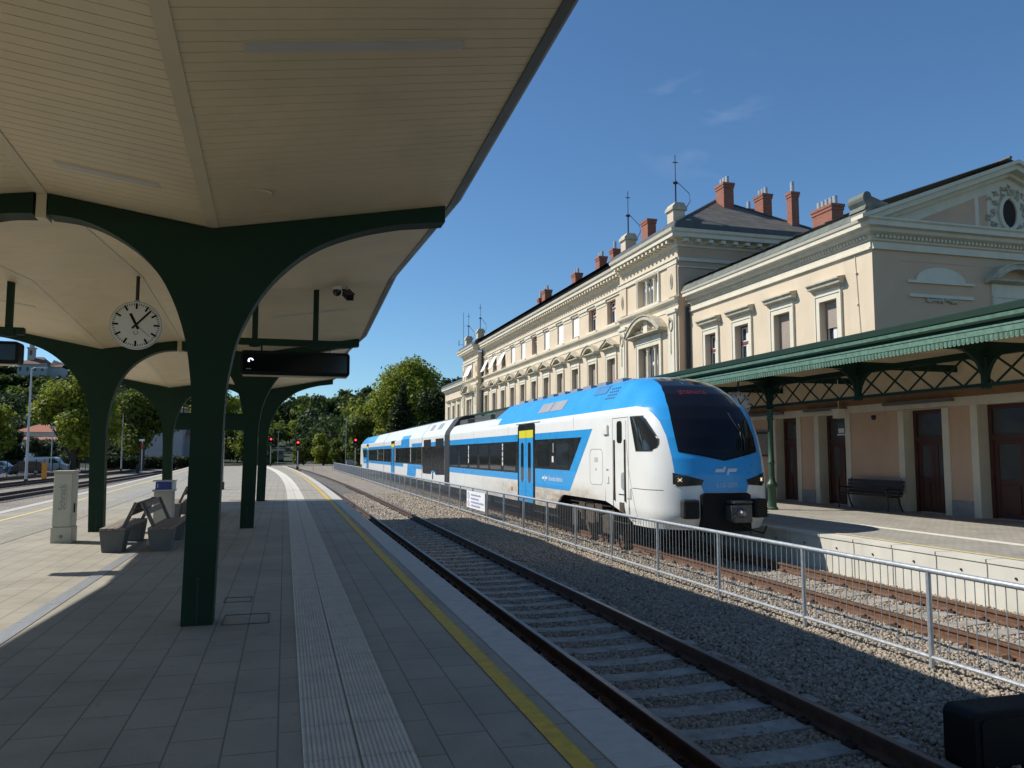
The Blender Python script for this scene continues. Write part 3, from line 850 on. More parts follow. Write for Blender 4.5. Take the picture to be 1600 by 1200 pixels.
# ================================================================== train
M_tw = None
def train_white():
    m, nt, p = nt_new('train_white_paint')
    f = noise(nt, 1.5, 4); c = ramp(nt, f, [(0.3, (0.80, 0.79, 0.75)), (0.7, (0.85, 0.84, 0.80))])
    # brown road dust low on the body around the leading bogie
    sx = N(nt, 'ShaderNodeSeparateXYZ'); nt.links.new(pos(nt), sx.inputs[0])
    def mr(v, a, b):
        r = N(nt, 'ShaderNodeMapRange'); r.interpolation_type = 'SMOOTHSTEP'
        r.inputs[1].default_value = a; r.inputs[2].default_value = b; nt.links.new(v, r.inputs[0]); return r.outputs[0]
    kz = mr(sx.outputs['Z'], 1.0, 0.42); ky = mr(sx.outputs['Y'], 17.6, 20.2); ky2 = mr(sx.outputs['Y'], 36.0, 22.5)
    g = noise(nt, 3.0, 5, 0.7, stretch=(1, 0.5, 2)); g = ramp(nt, g, [(0.25, 0.15), (0.75, 1.0)])
    a = N(nt, 'ShaderNodeMath', operation='MULTIPLY'); nt.links.new(kz, a.inputs[0]); nt.links.new(ky, a.inputs[1])
    b = N(nt, 'ShaderNodeMath', operation='MULTIPLY'); nt.links.new(a.outputs[0], b.inputs[0]); nt.links.new(ky2, b.inputs[1])
    d = N(nt, 'ShaderNodeMath', operation='MULTIPLY'); nt.links.new(b.outputs[0], d.inputs[0]); nt.links.new(g, d.inputs[1])
    c = mix(nt, d.outputs[0], c, (0.36, 0.24, 0.12))
    nt.links.new(c, p.inputs['Base Color']); p.inputs['Roughness'].default_value = 0.32; p.inputs['Coat Weight'].default_value = 0.3
    return m
M_tw = train_white()
M_tb = mat('train_blue_paint', (0.025, 0.33, 0.74), 0.30, var=0.05, scale=2, coat=0.3)
M_ty = mat('train_door_yellow', (0.72, 0.62, 0.01), 0.4, var=0.03)
M_tblk = mat('train_black_panel', (0.008, 0.008, 0.009), 0.25, var=0.15, spec=0.35)
M_trub = mat('black_rubber', (0.012, 0.012, 0.012), 0.7, var=0.2)
M_tgl = mat('train_window_glass', (0.02, 0.023, 0.025), 0.05, var=0, spec=0.7)
M_tgl2 = mat('windscreen_glass', (0.008, 0.008, 0.012), 0.07, var=0, spec=0.3)
M_tgrey = mat('train_grey_grille', (0.30, 0.30, 0.31), 0.5, var=0.1)
M_bogie = mat('dusty_bogie', (0.07, 0.05, 0.035), 0.85, var=0.5, scale=6)
M_equip = mat('roof_equipment', (0.05, 0.055, 0.055), 0.6, var=0.3, scale=3)
M_line = mat('panel_gap', (0.06, 0.06, 0.06), 0.8, var=0)
TX = 8.97
tr = thing('train', 'blue and white diesel train standing by the station platform', 'train', (TX, 15.5, RT))
NS = 2.45
def lerp_t(tab, z):
    if z <= tab[0][0]: return tab[0][1]
    for (a, va), (b, vb) in zip(tab[:-1], tab[1:]):
        if z <= b: return va + (vb - va) * (z - a) / (b - a)
    return tab[-1][1]
YF = [(0.05, 15.12), (0.3, 15.0), (1.2, 15.0), (1.55, 15.07), (2.0, 15.24), (2.4, 15.47), (2.7, 15.72), (3.0, 16.04), (3.2, 16.36), (3.34, 16.75), (3.45, 17.2), (3.52, 17.7), (3.56, 18.1)]
WZ = [(0.05, 1.33), (0.4, 1.40), (0.9, 1.41), (2.55, 1.41), (2.68, 1.39), (2.78, 1.34), (3.0, 1.19), (3.2, 1.05), (3.38, 0.92), (3.48, 0.78), (3.53, 0.5), (3.56, 0.02)]
def yf(z): return lerp_t(YF, z)
def wz(z): return lerp_t(WZ, z)
def LZ(z): return max(0.1, min(1.15, 18.3 - yf(z)))
def yfront(x, z):
    w = wz(z); t = min(1, abs(x) / w)
    return yf(z) + LZ(z) * (1 - (1 - t ** NS) ** (1 / NS))
def nose_row(z, yback, mirror_y=None):
    w = wz(z); y0 = yf(z) + LZ(z); pts = []
    for i in range(4): pts.append((-w, yback + (y0 - yback) * i / 4))
    K = 14
    for i in range(K + 1):
        ph = PI/2 * i / K; pts.append((-w * max(0, math.cos(ph)) ** (2/NS), y0 - LZ(z) * math.sin(ph) ** (2/NS)))
    full = pts + [(-x, y) for x, y in pts[-2::-1]]
    return [(x, y, z) for x, y in full]
def yb(z): return 18.3 if z >= 0.5 else 16.75 + 1.55*(max(0, z)/0.5)**1.8
ZL = [0.05, 0.12, 0.2, 0.28, 0.36, 0.44, 0.5, 0.8, 1.1, 1.4, 1.7, 2.0, 2.2, 2.4, 2.55, 2.68, 2.72]
ZU = [2.72, 2.78, 2.88, 3.0, 3.1, 3.2, 3.29, 3.38, 3.44, 3.48, 3.51, 3.53, 3.55]
XS = [(1.33, 0.05), (1.40, 0.4), (1.41, 0.9), (1.41, 2.55), (1.39, 2.68), (1.366, 2.72)]
XU = [(1.366, 2.72), (1.34, 2.78), (1.19, 3.0), (1.05, 3.2), (0.92, 3.38), (0.78, 3.48), (0.5, 3.53), (0.0, 3.56)]
def world(rows, flip=None):
    out = []
    for r in rows:
        out.append([(TX + x, (y if flip is None else flip - y), z) for x, y, z in r])
    return out
def body_side(y0, y1, zlo):
    """white side walls from zlo up to the roof edge, both sides"""
    m = MB()
    pr = [(1.41, zlo)] + [p for p in XS if p[1] > zlo + 0.01]
    for s in (-1, 1): m.grid([[(TX + s*a, y, c) for a, c in pr] for y in (y0, y1)])
    return m
def roof_mesh(y0, y1, xu=None):
    m = MB(); pr = xu or XU
    full = [(-a, c) for a, c in pr] + [(a, c) for a, c in pr[-2::-1]]
    m.grid([[(TX + a, y, c) for a, c in full] for y in (y0, y1)])
    m.quad(*[(TX + a, y0, c) for a, c in full]); m.quad(*[(TX + a, y1, c) for a, c in full])
    return m
def sbox(y0, y1, z0, z1, d0=-0.01, d1=0.006, side=-1):
    m = MB(); a, b = TX + side*(1.41 + d0), TX + side*(1.41 + d1)
    return m.box(a, b, y0, y1, z0, z1)
def spoly(pts, d0=-0.01, d1=0.005, mb=None):
    m = mb or MB()
    return m.prism(pts, lambda u, v: (TX - 1.41 - d0, u, v), lambda u, v: (TX - 1.41 - d1, u, v))
def rr(y0, y1, z0, z1, r): 
    return [((y0+y1)/2 + a, (z0+z1)/2 + c) for a, c in rrect(y1 - y0, z1 - z0, r)]
def gap(y0, y1, z0, z1, w=0.012):
    m = MB(); d0, d1 = -0.01, 0.0025
    for a in ((y0, y0+w, z0, z1), (y1-w, y1, z0, z1), (y0+w, y1-w, z0, z0+w), (y0+w, y1-w, z1-w, z1)):
        m.box(TX - 1.41 - d0, TX - 1.41 - d1, *a[:2], *a[2:])
    return m
# ---------------------------------------------------------------- leading car
car = part(MB().grid(world([nose_row(z, yb(z)) for z in ZL])), 'cab_car', M_tw, tr, smooth=True)
car['label'] = 'leading cab car with a blue raked nose'
part(MB().grid(world([nose_row(z, 18.3) for z in ZU])), 'nose_top', M_tb, car, smooth=True)
bs = body_side(18.3, 21.7, 0.5); b2_ = body_side(21.7, 38.9, 0.42); o_ = len(bs.v); bs.v += b2_.v; bs.f += [tuple(i + o_ for i in f) for f in b2_.f]
part(bs, 'car_side', M_tw, car, smooth=True)
sk = MB()
arch = [(21.35 + 0.0, 0.05), (21.42, 0.30), (21.25, 0.42), (39, 0.42), (39, 0.10), (21.4, 0.08)]
spoly([(22.25, 0.06), (38.9, 0.06), (38.9, 0.43), (21.7, 0.43), (21.7, 0.51), (21.45, 0.51), (21.75, 0.42), (22.05, 0.25)], -0.06, 0.001, sk)
spoly([(18.3, 0.43), (18.2, 0.43), (16.9, 0.06), (18.3, 0.06)][::-1], -0.06, -0.02, sk) if False else None
part(sk, 'skirt_panel', M_tw, car)
part(roof_mesh(18.3, 29.3), 'roof_cove', M_tb, car, smooth=True)
XLOW = [(1.366, 2.72), (1.34, 2.78), (1.19, 2.98), (1.0, 3.05), (0.0, 3.10)]
part(roof_mesh(29.3, 38.9, XLOW), 'low_roof', M_tw, car, smooth=True)
m = MB()
for s in (-1, 1): m.prism([(31.0, 2.74), (29.28, 2.74), (29.28, 3.50)], lambda u, v: (TX + s*(1.36 - (v-2.74)*0.72), u, v), lambda u, v: (TX + s*(1.30 - (v-2.74)*0.72), u, v))
part(m, 'cove_end', M_tb, car)
m = MB()
for (a, b, w, h) in ((30.2, 32.0, .8, .30), (32.4, 34.6, .9, .22), (35.0, 36.4, .7, .33), (36.8, 38.6, .95, .2)): m.box(TX - w, TX + w, a, b, 3.06, 3.08 + h)
m.tube([(TX - .7, 30, 3.3), (TX - .7, 38.5, 3.3)], 0.03, 6)
part(m, 'roof_equipment', M_equip, car, bevel=0.03)
m = MB()
for i in range(9): m.box(TX - .66, TX - .40, 18.9 + i*1.15, 19.55 + i*1.15, 3.50, 3.60)
m.box(TX - .5, TX - .42, 18.6, 29.2, 3.50, 3.56)
part(m, 'roof_equipment', M_tgrey, car)
# roof hatches on the cove
def cove_patch(y0, y1, t0, t1, off, mb=None):
    """patch on the left cove between profile heights t0..t1"""
    m = mb or MB()
    def P(z, y):
        w = lerp_t(WZ, z); return (TX - w - off*0.8, y, z + off*0.6)
    zs_ = [t0 + (t1 - t0)*i/4 for i in range(5)]
    return m.grid([[P(z, y) for z in zs_] for y in (y0, y1)])
m = cove_patch(22.1, 23.3, 2.94, 3.24, 0.008); cove_patch(23.36, 24.55, 2.94, 3.24, 0.008, m)
part(m, 'roof_grille', M_tgrey, car)
m = MB()
for i in range(5):
    for k in range(4): cove_patch(18.25 + i*0.13, 18.31 + i*0.13, 3.02 + k*0.085, 3.06 + k*0.085, 0.008, m)
part(m, 'louvre', M_line, car)
part(cove_patch(19.05, 20.0, 3.2, 3.42, 0.01), 'roof_hatch', mat('train_blue_hatch', (0.035, 0.19, 0.42), 0.5, var=0.1), car)
# nose mask, windscreen, lamps
def front_patch(hw, zb, zt, off, nu=26, nv=14):
    rows = []
    for j in range(nv + 1):
        r = []
        for i in range(nu + 1):
            u = -1 + 2*i/nu; b, t = zb(u), zt(u); z = b + (t - b)*j/nv; x = u * hw(z)
            r.append((TX + x, yfront(x, z) - off, z))
        rows.append(r)
    return MB().grid(rows)
HB = [(1.10, 1.04), (1.26, 1.05), (2.05, 1.09), (2.35, 1.13), (2.55, 1.20), (2.68, 1.29), (2.74, 1.355)]
part(front_patch(lambda z: lerp_t(HB, z), lambda u: 1.08 + 0.16*max(0, abs(u) - 0.55)/0.45, lambda u: 2.735, 0.006, 40, 70), 'nose_mask', M_tb, car, smooth=True)
HM = [(0.84, 0.50), (1.1, 0.60)]
part(front_patch(lambda z: lerp_t(HM, z), lambda u: 0.84, lambda u: 1.09, 0.006), 'nose_chin', M_tb, car, smooth=True)
HW = [(1.5, 0.93), (2.0, 0.95), (2.4, 0.93), (2.8, 0.86), (3.1, 0.76), (3.4, 0.60), (3.5, 0.5)]
ws = part(front_patch(lambda z: lerp_t(HW, z), lambda u: 1.50 + 0.19*abs(u), lambda u: 3.47 - 0.05*u*u, 0.014, 36, 90), 'windscreen', M_tgl2, car, smooth=True)
part(front_patch(lambda z: lerp_t(HW, z)*0.97, lambda u: 1.53 + 0.19*abs(u), lambda u: 1.74 + 0.02*abs(u), 0.019, 30, 3), 'dash_band', M_tblk, ws)
for s in (-1,):
    pts = []
    for x, z in ((0.42, 2.55), (0.50, 2.25), (0.56, 2.12), (0.50, 1.80), (0.40, 1.72)): pts.append((TX + x, yfront(x, z) - 0.035, z))
    m = MB().tube(pts, 0.012, 6)
    pts = []
    for x, z in ((0.58, 2.30), (0.60, 1.95), (0.55, 1.72)): pts.append((TX + x, yfront(x, z) - 0.04, z))
    m.tube(pts, 0.018, 6)
    part(m, 'wiper', M_dark, ws)
for i in range(3):
    z = 3.28 + i*0.045; x = -0.16
    part(MB().disc((TX + x, yfront(x, z) - 0.018, z), (0, -1, 0.3), 0.014, 0.006, 8), 'marker_lamp', mat('marker_white', (0.8, 0.8, 0.75), 0.3, var=0), ws)
tm = text_mesh('destination_display', 'JESENICE', 0.17, 0.0)
mm = Matrix.Translation((TX - 0.50, yfront(0, 3.0) - 0.10, 2.99)) @ Matrix.Rotation(-0.75, 4, 'X') @ FaceCam
tm.transform(mm)
for v in tm.vertices:
    v.co.y = yfront(v.co.x - TX, v.co.z) - 0.022
tm.transform(Matrix.Translation((-TX, -15.5, -RT)))
link('destination_display', tm, mat('red_led_text', (0.12, 0.008, 0.012), 0.5, var=0, emit=(0.6, 0.02, 0.05), estr=0.05), ws, (TX, 15.5, RT))
M_lens = mat('headlight_lens', (0.02, 0.02, 0.022), 0.1, var=0, spec=0.6)
M_lamp = mat('lit_headlamp', (0.8, 0.7, 0.5), 0.3, var=0, emit=(1.0, 0.78, 0.5), estr=1.6)
for s in (-1, 1):
    rows = []
    for j in range(7):
        v = j/6; r = []
        for i in range(15):
            u = i/14; x = 0.55 + (1.085 - 0.55)*u - 0.05*v*(1-u)
            zb = 0.955 + 0.04*(1-u) ; zt = 1.10 + 0.15*u
            if u > .92: zb += 0.05
            z = zb + (zt - zb)*v
            x *= s; r.append((TX + x, yfront(x, z) - 0.012, z))
        rows.append(r)
    h = part(MB().grid(rows), 'headlight', M_lens, car, smooth=True)
    x = s*0.965; z = 1.10
    for dx, dz in ((0, 0), (0.026, 0.026), (-0.026, 0.026), (0.026, -0.026), (-0.026, -0.026)):
        a = x + dx; b = z + dz
        part(MB().disc((TX + a, yfront(a, b) - 0.014, b), (s*0.35, -1, 0), 0.016, 0.008, 10), 'lamp', M_lamp if (dx, dz) == (0, 0) else mat('dim_headlamp', (0.75, 0.66, 0.5), 0.3, var=0, emit=(1, .75, .45), estr=0.35), h)
# operator mark and number on the nose
def emblem(mb, P, s):
    """slanted winged mark: two bars meeting a rising and a falling stem"""
    for poly in ([(-1.15, -0.16), (-0.98, 0.14), (-0.30, 0.14), (-0.20, 0.34), (0.02, 0.34), (-0.20, -0.16)],
                 [(1.15, 0.16), (0.98, -0.14), (0.30, -0.14), (0.20, -0.40), (-0.04, -0.40), (0.20, 0.16)]):
        mb.quad(*[P(a*s, c*s) for a, c in poly])
    return mb
M_mark = mat('pale_mark_paint', (0.62, 0.66, 0.70), 0.45, var=0.03)
part(emblem(MB(), lambda a, c: (TX + 0.02 + a, yfront(0.02 + a, 1.30 + c) - 0.012, 1.30 + c), 0.235), 'emblem', M_mark, car)
tm = text_mesh('fleet_number', '610-009', 0.15, 0.0)
tm.transform(Matrix.Translation((TX - 0.24, 0, 0.94)) @ FaceCam)
for v in tm.vertices: v.co.y = yfront(v.co.x - TX, v.co.z) - 0.012
tm.transform(Matrix.Translation((-TX, -15.5, -RT)))
link('fleet_number', tm, mat('number_paint', (0.42, 0.56, 0.72), 0.45, var=0), car, (TX, 15.5, RT))
# lower front: opening, coupler, buffer pads, apron
part(MB().prism([(-0.58, 0.02), (0.56, 0.02), (0.56, 0.78), (0.48, 0.83), (-0.50, 0.83), (-0.58, 0.78)], lambda u, v: (TX + u, 14.965, v), lambda u, v: (TX + u, 15.2, v)), 'coupler_recess', mat('recess_black', (0.004, 0.004, 0.004), 0.9, var=0), car)
M_cpl = mat('coupler_steel', (0.09, 0.09, 0.09), 0.5, 0.3, var=0.3, scale=15)
cp = part(MB().box(TX + 0.02, TX + 0.44, 14.72, 15.1, 0.22, 0.60), 'coupler', M_cpl, car, bevel=0.02)
part(MB().tube([(TX + 0.17, 14.75, 0.42), (TX + 0.17, 14.60, 0.42)], [0.13, 0.05], 14), 'cone', mat('coupler_cone', (0.2, 0.2, 0.2), 0.4, 0.6, var=0.2, scale=20), cp, smooth=True)
m = MB().box(TX - 0.02, TX + 0.42, 14.74, 15.05, 0.62, 0.68); m.box(TX - 0.05, TX + 0.02, 14.72, 14.95, 0.26, 0.58); m.tube([(TX + 0.0, 14.70, 0.65), (TX + 0.42, 14.70, 0.65)], 0.025, 8)
for k in range(4): m.disc((TX + 0.02, 14.73, 0.28 + k*0.09), (-0.2, -1, 0), 0.03, 0.04, 8)
part(m, 'coupler_heads', M_cpl, cp)
part(MB().tube([(TX + 0.3, 14.9, 0.2), (TX + 0.5, 14.8, 0.05), (TX + 0.8, 14.9, -0.02), (TX + 1.0, 15.1, 0.1)], 0.02, 6), 'hose', M_trub, cp)
for s in (-1, 1):
    x = 0.77 if s > 0 else -0.81
    m = MB(); st = 0
    m.box(-0.175, 0.175, -0.15, 0.15, -0.20, 0.20); m.xf(Matrix.Translation((TX + x, 14.98 + 0.10, 0.50)) @ Matrix.Rotation(s*0.22, 4, 'Z'))
    b = part(m, 'buffer_pad', M_trub, car, bevel=0.045)
    m = MB()
    for k in range(8): m.box(-0.15, 0.15, -0.172, -0.15, -0.18 + k*0.046, -0.16 + k*0.046)
    m.xf(Matrix.Translation((TX + x, 14.98 + 0.10, 0.50)) @ Matrix.Rotation(s*0.22, 4, 'Z'))
    part(m, 'ribs', M_trub, b)
# cab side window on the curved flank
def flank(y, z, off):
    w = wz(z); y0 = yf(z) + LZ(z)
    if y >= y0: return (TX - w - off, y, z)
    t = min(1, (y0 - y)/LZ(z)); x = w*(1 - t**NS)**(1/NS)
    return (TX - x - off, y - off*0.5, z)
def flank_poly(zrows, ylo, yhi, off, n=8):
    return MB().grid([[flank(ylo(z) + (yhi(z) - ylo(z))*i/n, z, off) for i in range(n+1)] for z in zrows])
YN = [(1.73, 15.80), (1.78, 15.70), (1.88, 15.66), (1.98, 15.70), (2.2, 15.91), (2.42, 16.13), (2.47, 16.22)]
part(flank_poly([1.73, 1.78, 1.85, 1.96, 2.1, 2.25, 2.35, 2.42, 2.47], lambda z: lerp_t(YN, z), lambda z: 16.42 + (z - 1.73)*0.38, 0.008), 'cab_window', M_tgl, car, smooth=True)
YN2 = [(a, b - 0.04) for a, b in YN]
part(flank_poly([1.70, 1.73, 1.78, 1.85, 1.96, 2.1, 2.25, 2.35, 2.42, 2.47, 2.50], lambda z: lerp_t(YN2, z), lambda z: 16.46 + (z - 1.73)*0.38, 0.004), 'cab_window_seal', M_trub, car, smooth=True)
# flank joint line between nose and car
m = MB()
prev = None
pts = [(16.98 - 0.55*(0 if z > 1.3 else (1.3 - z)/1.3*0.5) - 0.35*max(0, (2.0 - z))/2.0, z) for z in (2.72, 2.4, 2.0, 1.6, 1.2, 0.8, 0.4, 0.1)]
for (ya, za), (yb, zb) in zip(pts[:-1], pts[1:]):
    m.quad(flank(ya, za, 0.003), flank(ya + 0.012, za, 0.003), flank(yb + 0.012, zb, 0.003), flank(yb, zb, 0.003))
for i in range(8):
    ya, yb = 15.45 + i*0.15, 15.60 + i*0.15
    m.quad(flank(ya, 0.87, 0.003), flank(yb, 0.87, 0.003), flank(yb, 0.882, 0.003), flank(ya, 0.882, 0.003))
part(m, 'panel_gap', M_line, car)
# cab door
cd = part(gap(16.85, 17.80, 0.05, 2.50), 'cab_door', M_line, car)
part(spoly(rr(17.22, 17.53, 1.90, 2.42, 0.09), -0.01, 0.006), 'door_window', M_tgl, cd)
for y in (17.02, 17.66): part(sbox(y, y + 0.05, 0.55, 1.98, -0.03, 0.03), 'grab_rail', M_bogie, cd, bevel=0.01)
part(sbox(17.14, 17.40, 0.30, 0.52, -0.01, 0.006), 'step_recess', M_bogie, cd)
part(spoly(rr(17.05, 17.28, 0.82, 1.22, 0.1), -0.01, 0.012), 'door_handle', M_pole, cd)
part(sbox(17.15, 17.45, 0.70, 0.715, -0.01, 0.01), 'step_edge', M_dark, cd)
part(spoly([(18.05, 2.12), (18.05, 2.36), (18.38, 2.18), (18.35, 2.12)], -0.01, 0.05), 'camera_housing', M_tw, car, bevel=0.01)
h = part(MB(), 'service_hatch', M_line, car) if False else None
m = MB(); o = rr(18.45, 19.35, 0.87, 1.77, 0.16); n = len(o)
for i in range(n):
    (a, b), (c, d) = o[i], o[(i+1) % n]
    cy_, cz_ = 18.9, 1.32
    k = 0.975
    P = lambda u, v: (TX - 1.4125, u, v)
    m.quad(P(a, b), P(c, d), P(cy_ + (c-cy_)*k, cz_ + (d-cz_)*(k+0.005)), P(cy_ + (a-cy_)*k, cz_ + (b-cz_)*(k+0.005)))
hh = part(m, 'service_hatch', M_line, car)
part(sbox(18.78, 19.02, 1.44, 1.56, -0.01, 0.003), 'data_plate', mat('plate_grey', (0.5, 0.5, 0.49), 0.5, var=0), hh)
part(sbox(18.9, 18.93, 1.22, 1.29, -0.01, 0.004), 'latch', M_dark, hh)
for y in (18.10, 18.17): part(MB().disc((TX - 1.41, y, 1.26), (-1, 0, 0), 0.022, 0.006, 8), 'socket', M_dark, car)
m = MB()
for (a, b, z0, z1) in ((16.72, 16.78, 0.62, 0.86), (16.74, 16.95, 0.62, 0.64), (18.02, 18.2, 0.92, 0.94), (18.04, 18.1, 0.94, 1.1), (16.6, 16.9, 0.24, 0.26), (16.62, 16.85, 0.20, 0.215)):
    m.box(TX - 1.41, TX - 1.4125, a, b, z0, z1)
part(m, 'small_markings', mat('marking_grey', (0.35, 0.35, 0.34), 0.5, var=0), car)
# blue livery panel and windows behind the cab
lv = part(spoly([(24.24, 2.29), (19.15, 2.29), (20.95, 0.62), (24.24, 0.62)], -0.01, 0.003), 'livery_panel', M_tb, car)
wb = part(spoly([(24.24, 2.09), (19.95, 2.09), (20.95, 1.19), (24.24, 1.19)], -0.01, 0.006), 'window_band', M_tblk, car)
for y0, y1 in ((22.78, 24.02), (20.98, 22.10)):
    part(spoly(rr(y0 - .03, y1 + .03, 1.22, 2.05, 0.09), -0.01, 0.009), 'window_seal', M_dark, wb) if False else None
    part(spoly(rr(y0, y1, 1.25, 2.02, 0.08), -0.01, 0.010), 'window', M_tgl, wb)
m = text_mesh('class_figure', '1', 0.42, 0.0); m.transform(Matrix.Translation((TX - 1.4185, 22.50, 1.68)) @ FaceLeft); m.transform(Matrix.Translation((-TX, -15.5, -RT)))
link('class_figure', m, M_white, wb, (TX, 15.5, RT))
part(sbox(22.36, 22.52, 1.40, 1.58, -0.01, 0.0085), 'pictogram', M_white, wb)
part(emblem(MB(), lambda a, c: (TX - 1.4145, 23.25 - a, 0.92 + c), 0.24), 'emblem', M_white, lv)
m = text_mesh('lettering', 'Slovenske železnice', 0.21, 0.0); m.transform(Matrix.Translation((TX - 1.4145, 22.86, 0.85)) @ FaceLeft @ Matrix.Diagonal((0.78, 1, 1, 1))); m.transform(Matrix.Translation((-TX, -15.5, -RT)))
link('lettering', m, M_white, lv, (TX, 15.5, RT))
def pdoor(y0, y1, car, z0=0.06, frame=True):
    d = part(spoly([(y0, z0), (y0, 2.52), (y0 + .05, 2.60), (y0 + .14, 2.63), (y1 - .14, 2.63), (y1 - .05, 2.60), (y1, 2.52), (y1, z0)], -0.02, 0.008), 'passenger_door', M_tblk, car)
    w = y1 - y0; c = (y0+y1)/2
    for a, b in ((y0 + .19, c - .012), (c + .012, y1 - .19)):
        l = part(sbox(a, b, z0 + 0.02, 2.17, -0.01, 0.016), 'door_leaf', M_tb, d)
        part(sbox(a, b, 2.172, 2.42, -0.01, 0.016), 'door_head', M_ty, d)
        q = (a + b)/2
        part(spoly(rr(q - .17, q + .17, 0.72, 2.02, 0.12), -0.01, 0.019), 'door_window', M_tgl, l)
    part(sbox(y0 - 0.5, y1 + 0.3, 2.655, 2.67, -0.03, 0.012), 'rain_strip', M_tw, d)
    return d
pdoor(24.26, 26.30, car)
part(sbox(26.32, 38.9, 2.07, 2.31, -0.01, 0.003), 'upper_stripe', M_tb, car)
part(sbox(26.32, 38.9, 0.76, 1.0, -0.01, 0.003), 'lower_stripe', M_tb, car)
wb = part(sbox(26.32, 38.9, 1.0, 2.07, -0.01, 0.006), 'window_band', M_tblk, car)
for a, b in ((36.8, 38.75), (34.62, 36.3), (32.66, 34.2), (30.62, 32.2), (28.62, 30.3), (26.6, 28.2)):
    part(spoly(rr(a, b, 1.07, 2.0, 0.06), -0.01, 0.010), 'window', M_tgl, wb)
m = MB()
for y, segs in ((34.40, ((1.25, 1.45), (1.5, 1.66), (1.7, 1.78), (1.82, 2.0))), (28.40, ((1.22, 1.36), (1.4, 1.52), (1.56, 1.72), (1.78, 1.9), (1.92, 2.02)))):
    for z0, z1 in segs: m.box(TX - 1.41, TX - 1.4185, y - 0.07, y + 0.07, z0, z1)
part(m, 'pillar_strip', M_white, wb)
part(sbox(27.0, 27.16, 0.36, 0.50, -0.01, 0.004), 'fire_point_mark', mat('mark_red', (0.4, 0.05, 0.04), 0.5, var=0), car)
m = MB()
for (a, z) in ((24.0, .30), (23.85, .30), (23.2, .36), (23.05, .36), (28.0, .45), (28.3, .45)): m.box(TX - 1.41, TX - 1.4125, a, a + .05, z, z + .16)
part(m, 'small_markings', mat('marking_grey', (0.35, 0.35, 0.34), 0.5, var=0), car)
def bogie(yc, car, half=1.75):
    m = MB()
    fr = MB().box(TX - 1.22, TX - 1.08, yc - 1.55, yc + 1.55, 0.05, 0.26)
    for s in (-1, 1):
        fr.box(TX - 1.28, TX - 1.05, yc + s*1.15 - 0.24, yc + s*1.15 + 0.24, -0.32, 0.12)
        fr.tube([(TX - 1.2, yc + s*0.55, -0.1), (TX - 1.2, yc + s*0.55, 0.38)], 0.11, 10)
    fr.box(TX - 1.27, TX - 1.1, yc - 0.3, yc + 0.3, -0.15, 0.42); fr.box(TX - 1.3, TX - 1.15, yc - 0.95, yc - 0.45, 0.15, 0.40); fr.box(TX - 1.3, TX - 1.15, yc + 0.3, yc + 0.75, 0.18, 0.36)
    fr.tube([(TX - 1.26, yc - 1.5, 0.36), (TX - 1.26, yc + 1.5, 0.36)], 0.03, 6)
    fr.box(TX + 1.08, TX + 1.22, yc - 1.55, yc + 1.55, 0.0, 0.26)
    fr.box(TX - 1.1, TX + 1.1, yc - 0.2, yc + 0.2, 0.0, 0.2)
    b = part(fr, 'bogie', M_bogie, car, bevel=0.02)
    for s in (-1, 1):
        w = MB()
        for side in (-1, 1):
            w.tube([(TX + side*0.68, yc + s*1.15, RT + 0.43), (TX + side*0.81, yc + s*1.15, RT + 0.43)], 0.43, 28)
            w.tube([(TX + side*0.66, yc + s*1.15, RT + 0.43), (TX + side*0.69, yc + s*1.15, RT + 0.43)], 0.46, 28)
        w.tube([(TX - 0.7, yc + s*1.15, RT + 0.43), (TX + 0.7, yc + s*1.15, RT + 0.43)], 0.09, 12)
        part(w, 'wheelset', M_bogie, b)
    return b
bogie(19.75, car)
part(MB().box(TX - 1.05, TX + 1.05, 16.2, 38.5, 0.28, 0.48), 'underframe', M_trub, car)
m = MB()
for a, b in ((22.6, 25.0), (26.8, 30.5), (31.2, 35.5), (36, 38)): m.box(TX - 1.2, TX + 1.2, a, b, -0.22, 0.28)
part(m, 'underfloor_box', M_trub, car)
part(MB().box(TX - 0.9, TX - 0.6, 16.9, 17.3, -0.42, 0.1).box(TX + 0.6, TX + 0.9, 16.9, 17.3, -0.42, 0.1), 'rail_guard', M_bogie, car) if False else None
m = MB()
for y in (31.6, 35.2): m.box(TX - 1.41, TX - 1.4118, y, y + .01, 0.08, 0.755)
for y in (20.6, 27.6, 33.4): m.box(TX - 1.41, TX - 1.4118, y, y + .01, 2.32, 2.66)
part(m, 'panel_joint', M_line, car)
# ---------------------------------------------------------------- gangway, power module, further cars
def ring(y0, y1, name='gangway_bellows', grow=0.0):
    pr = [(1.40 + grow, 0.0), (1.41 + grow, 2.6), (1.34 + grow, 2.80), (0.92 + grow, 3.40), (0.6, 3.55 + grow)]
    full = [(-a, c) for a, c in pr] + [(a, c) for a, c in pr[::-1]]
    return MB().prism([(TX + a, c) for a, c in full], lambda u, v: (u, y0, v), lambda u, v: (u, y1, v))
gb = part(ring(38.95, 40.3, grow=0.01), 'gangway', M_trub, tr)
def plain_car(name, y0, y1, label):
    c = part(body_side(y0, y1, 0.06), name, M_tw, tr, smooth=True, label=label)
    part(roof_mesh(y0, y1), 'roof', M_tw, c, smooth=True)
    part(MB().box(TX - 1.2, TX + 1.2, y0 + .5, y1 - .5, -0.2, 0.3), 'underfloor_box', M_trub, c)
    return c
pc = plain_car('power_car', 40.3, 47.85, 'short power car with black louvred panels')
part(spoly([(40.35, 2.07), (40.35, 0.58), (43.0, 0.52), (43.4, 0.72), (44.3, 0.72), (44.6, 0.52), (47.5, 0.50), (47.8, 1.0), (47.8, 2.07)], -0.01, 0.006), 'black_panel', M_tblk, pc)
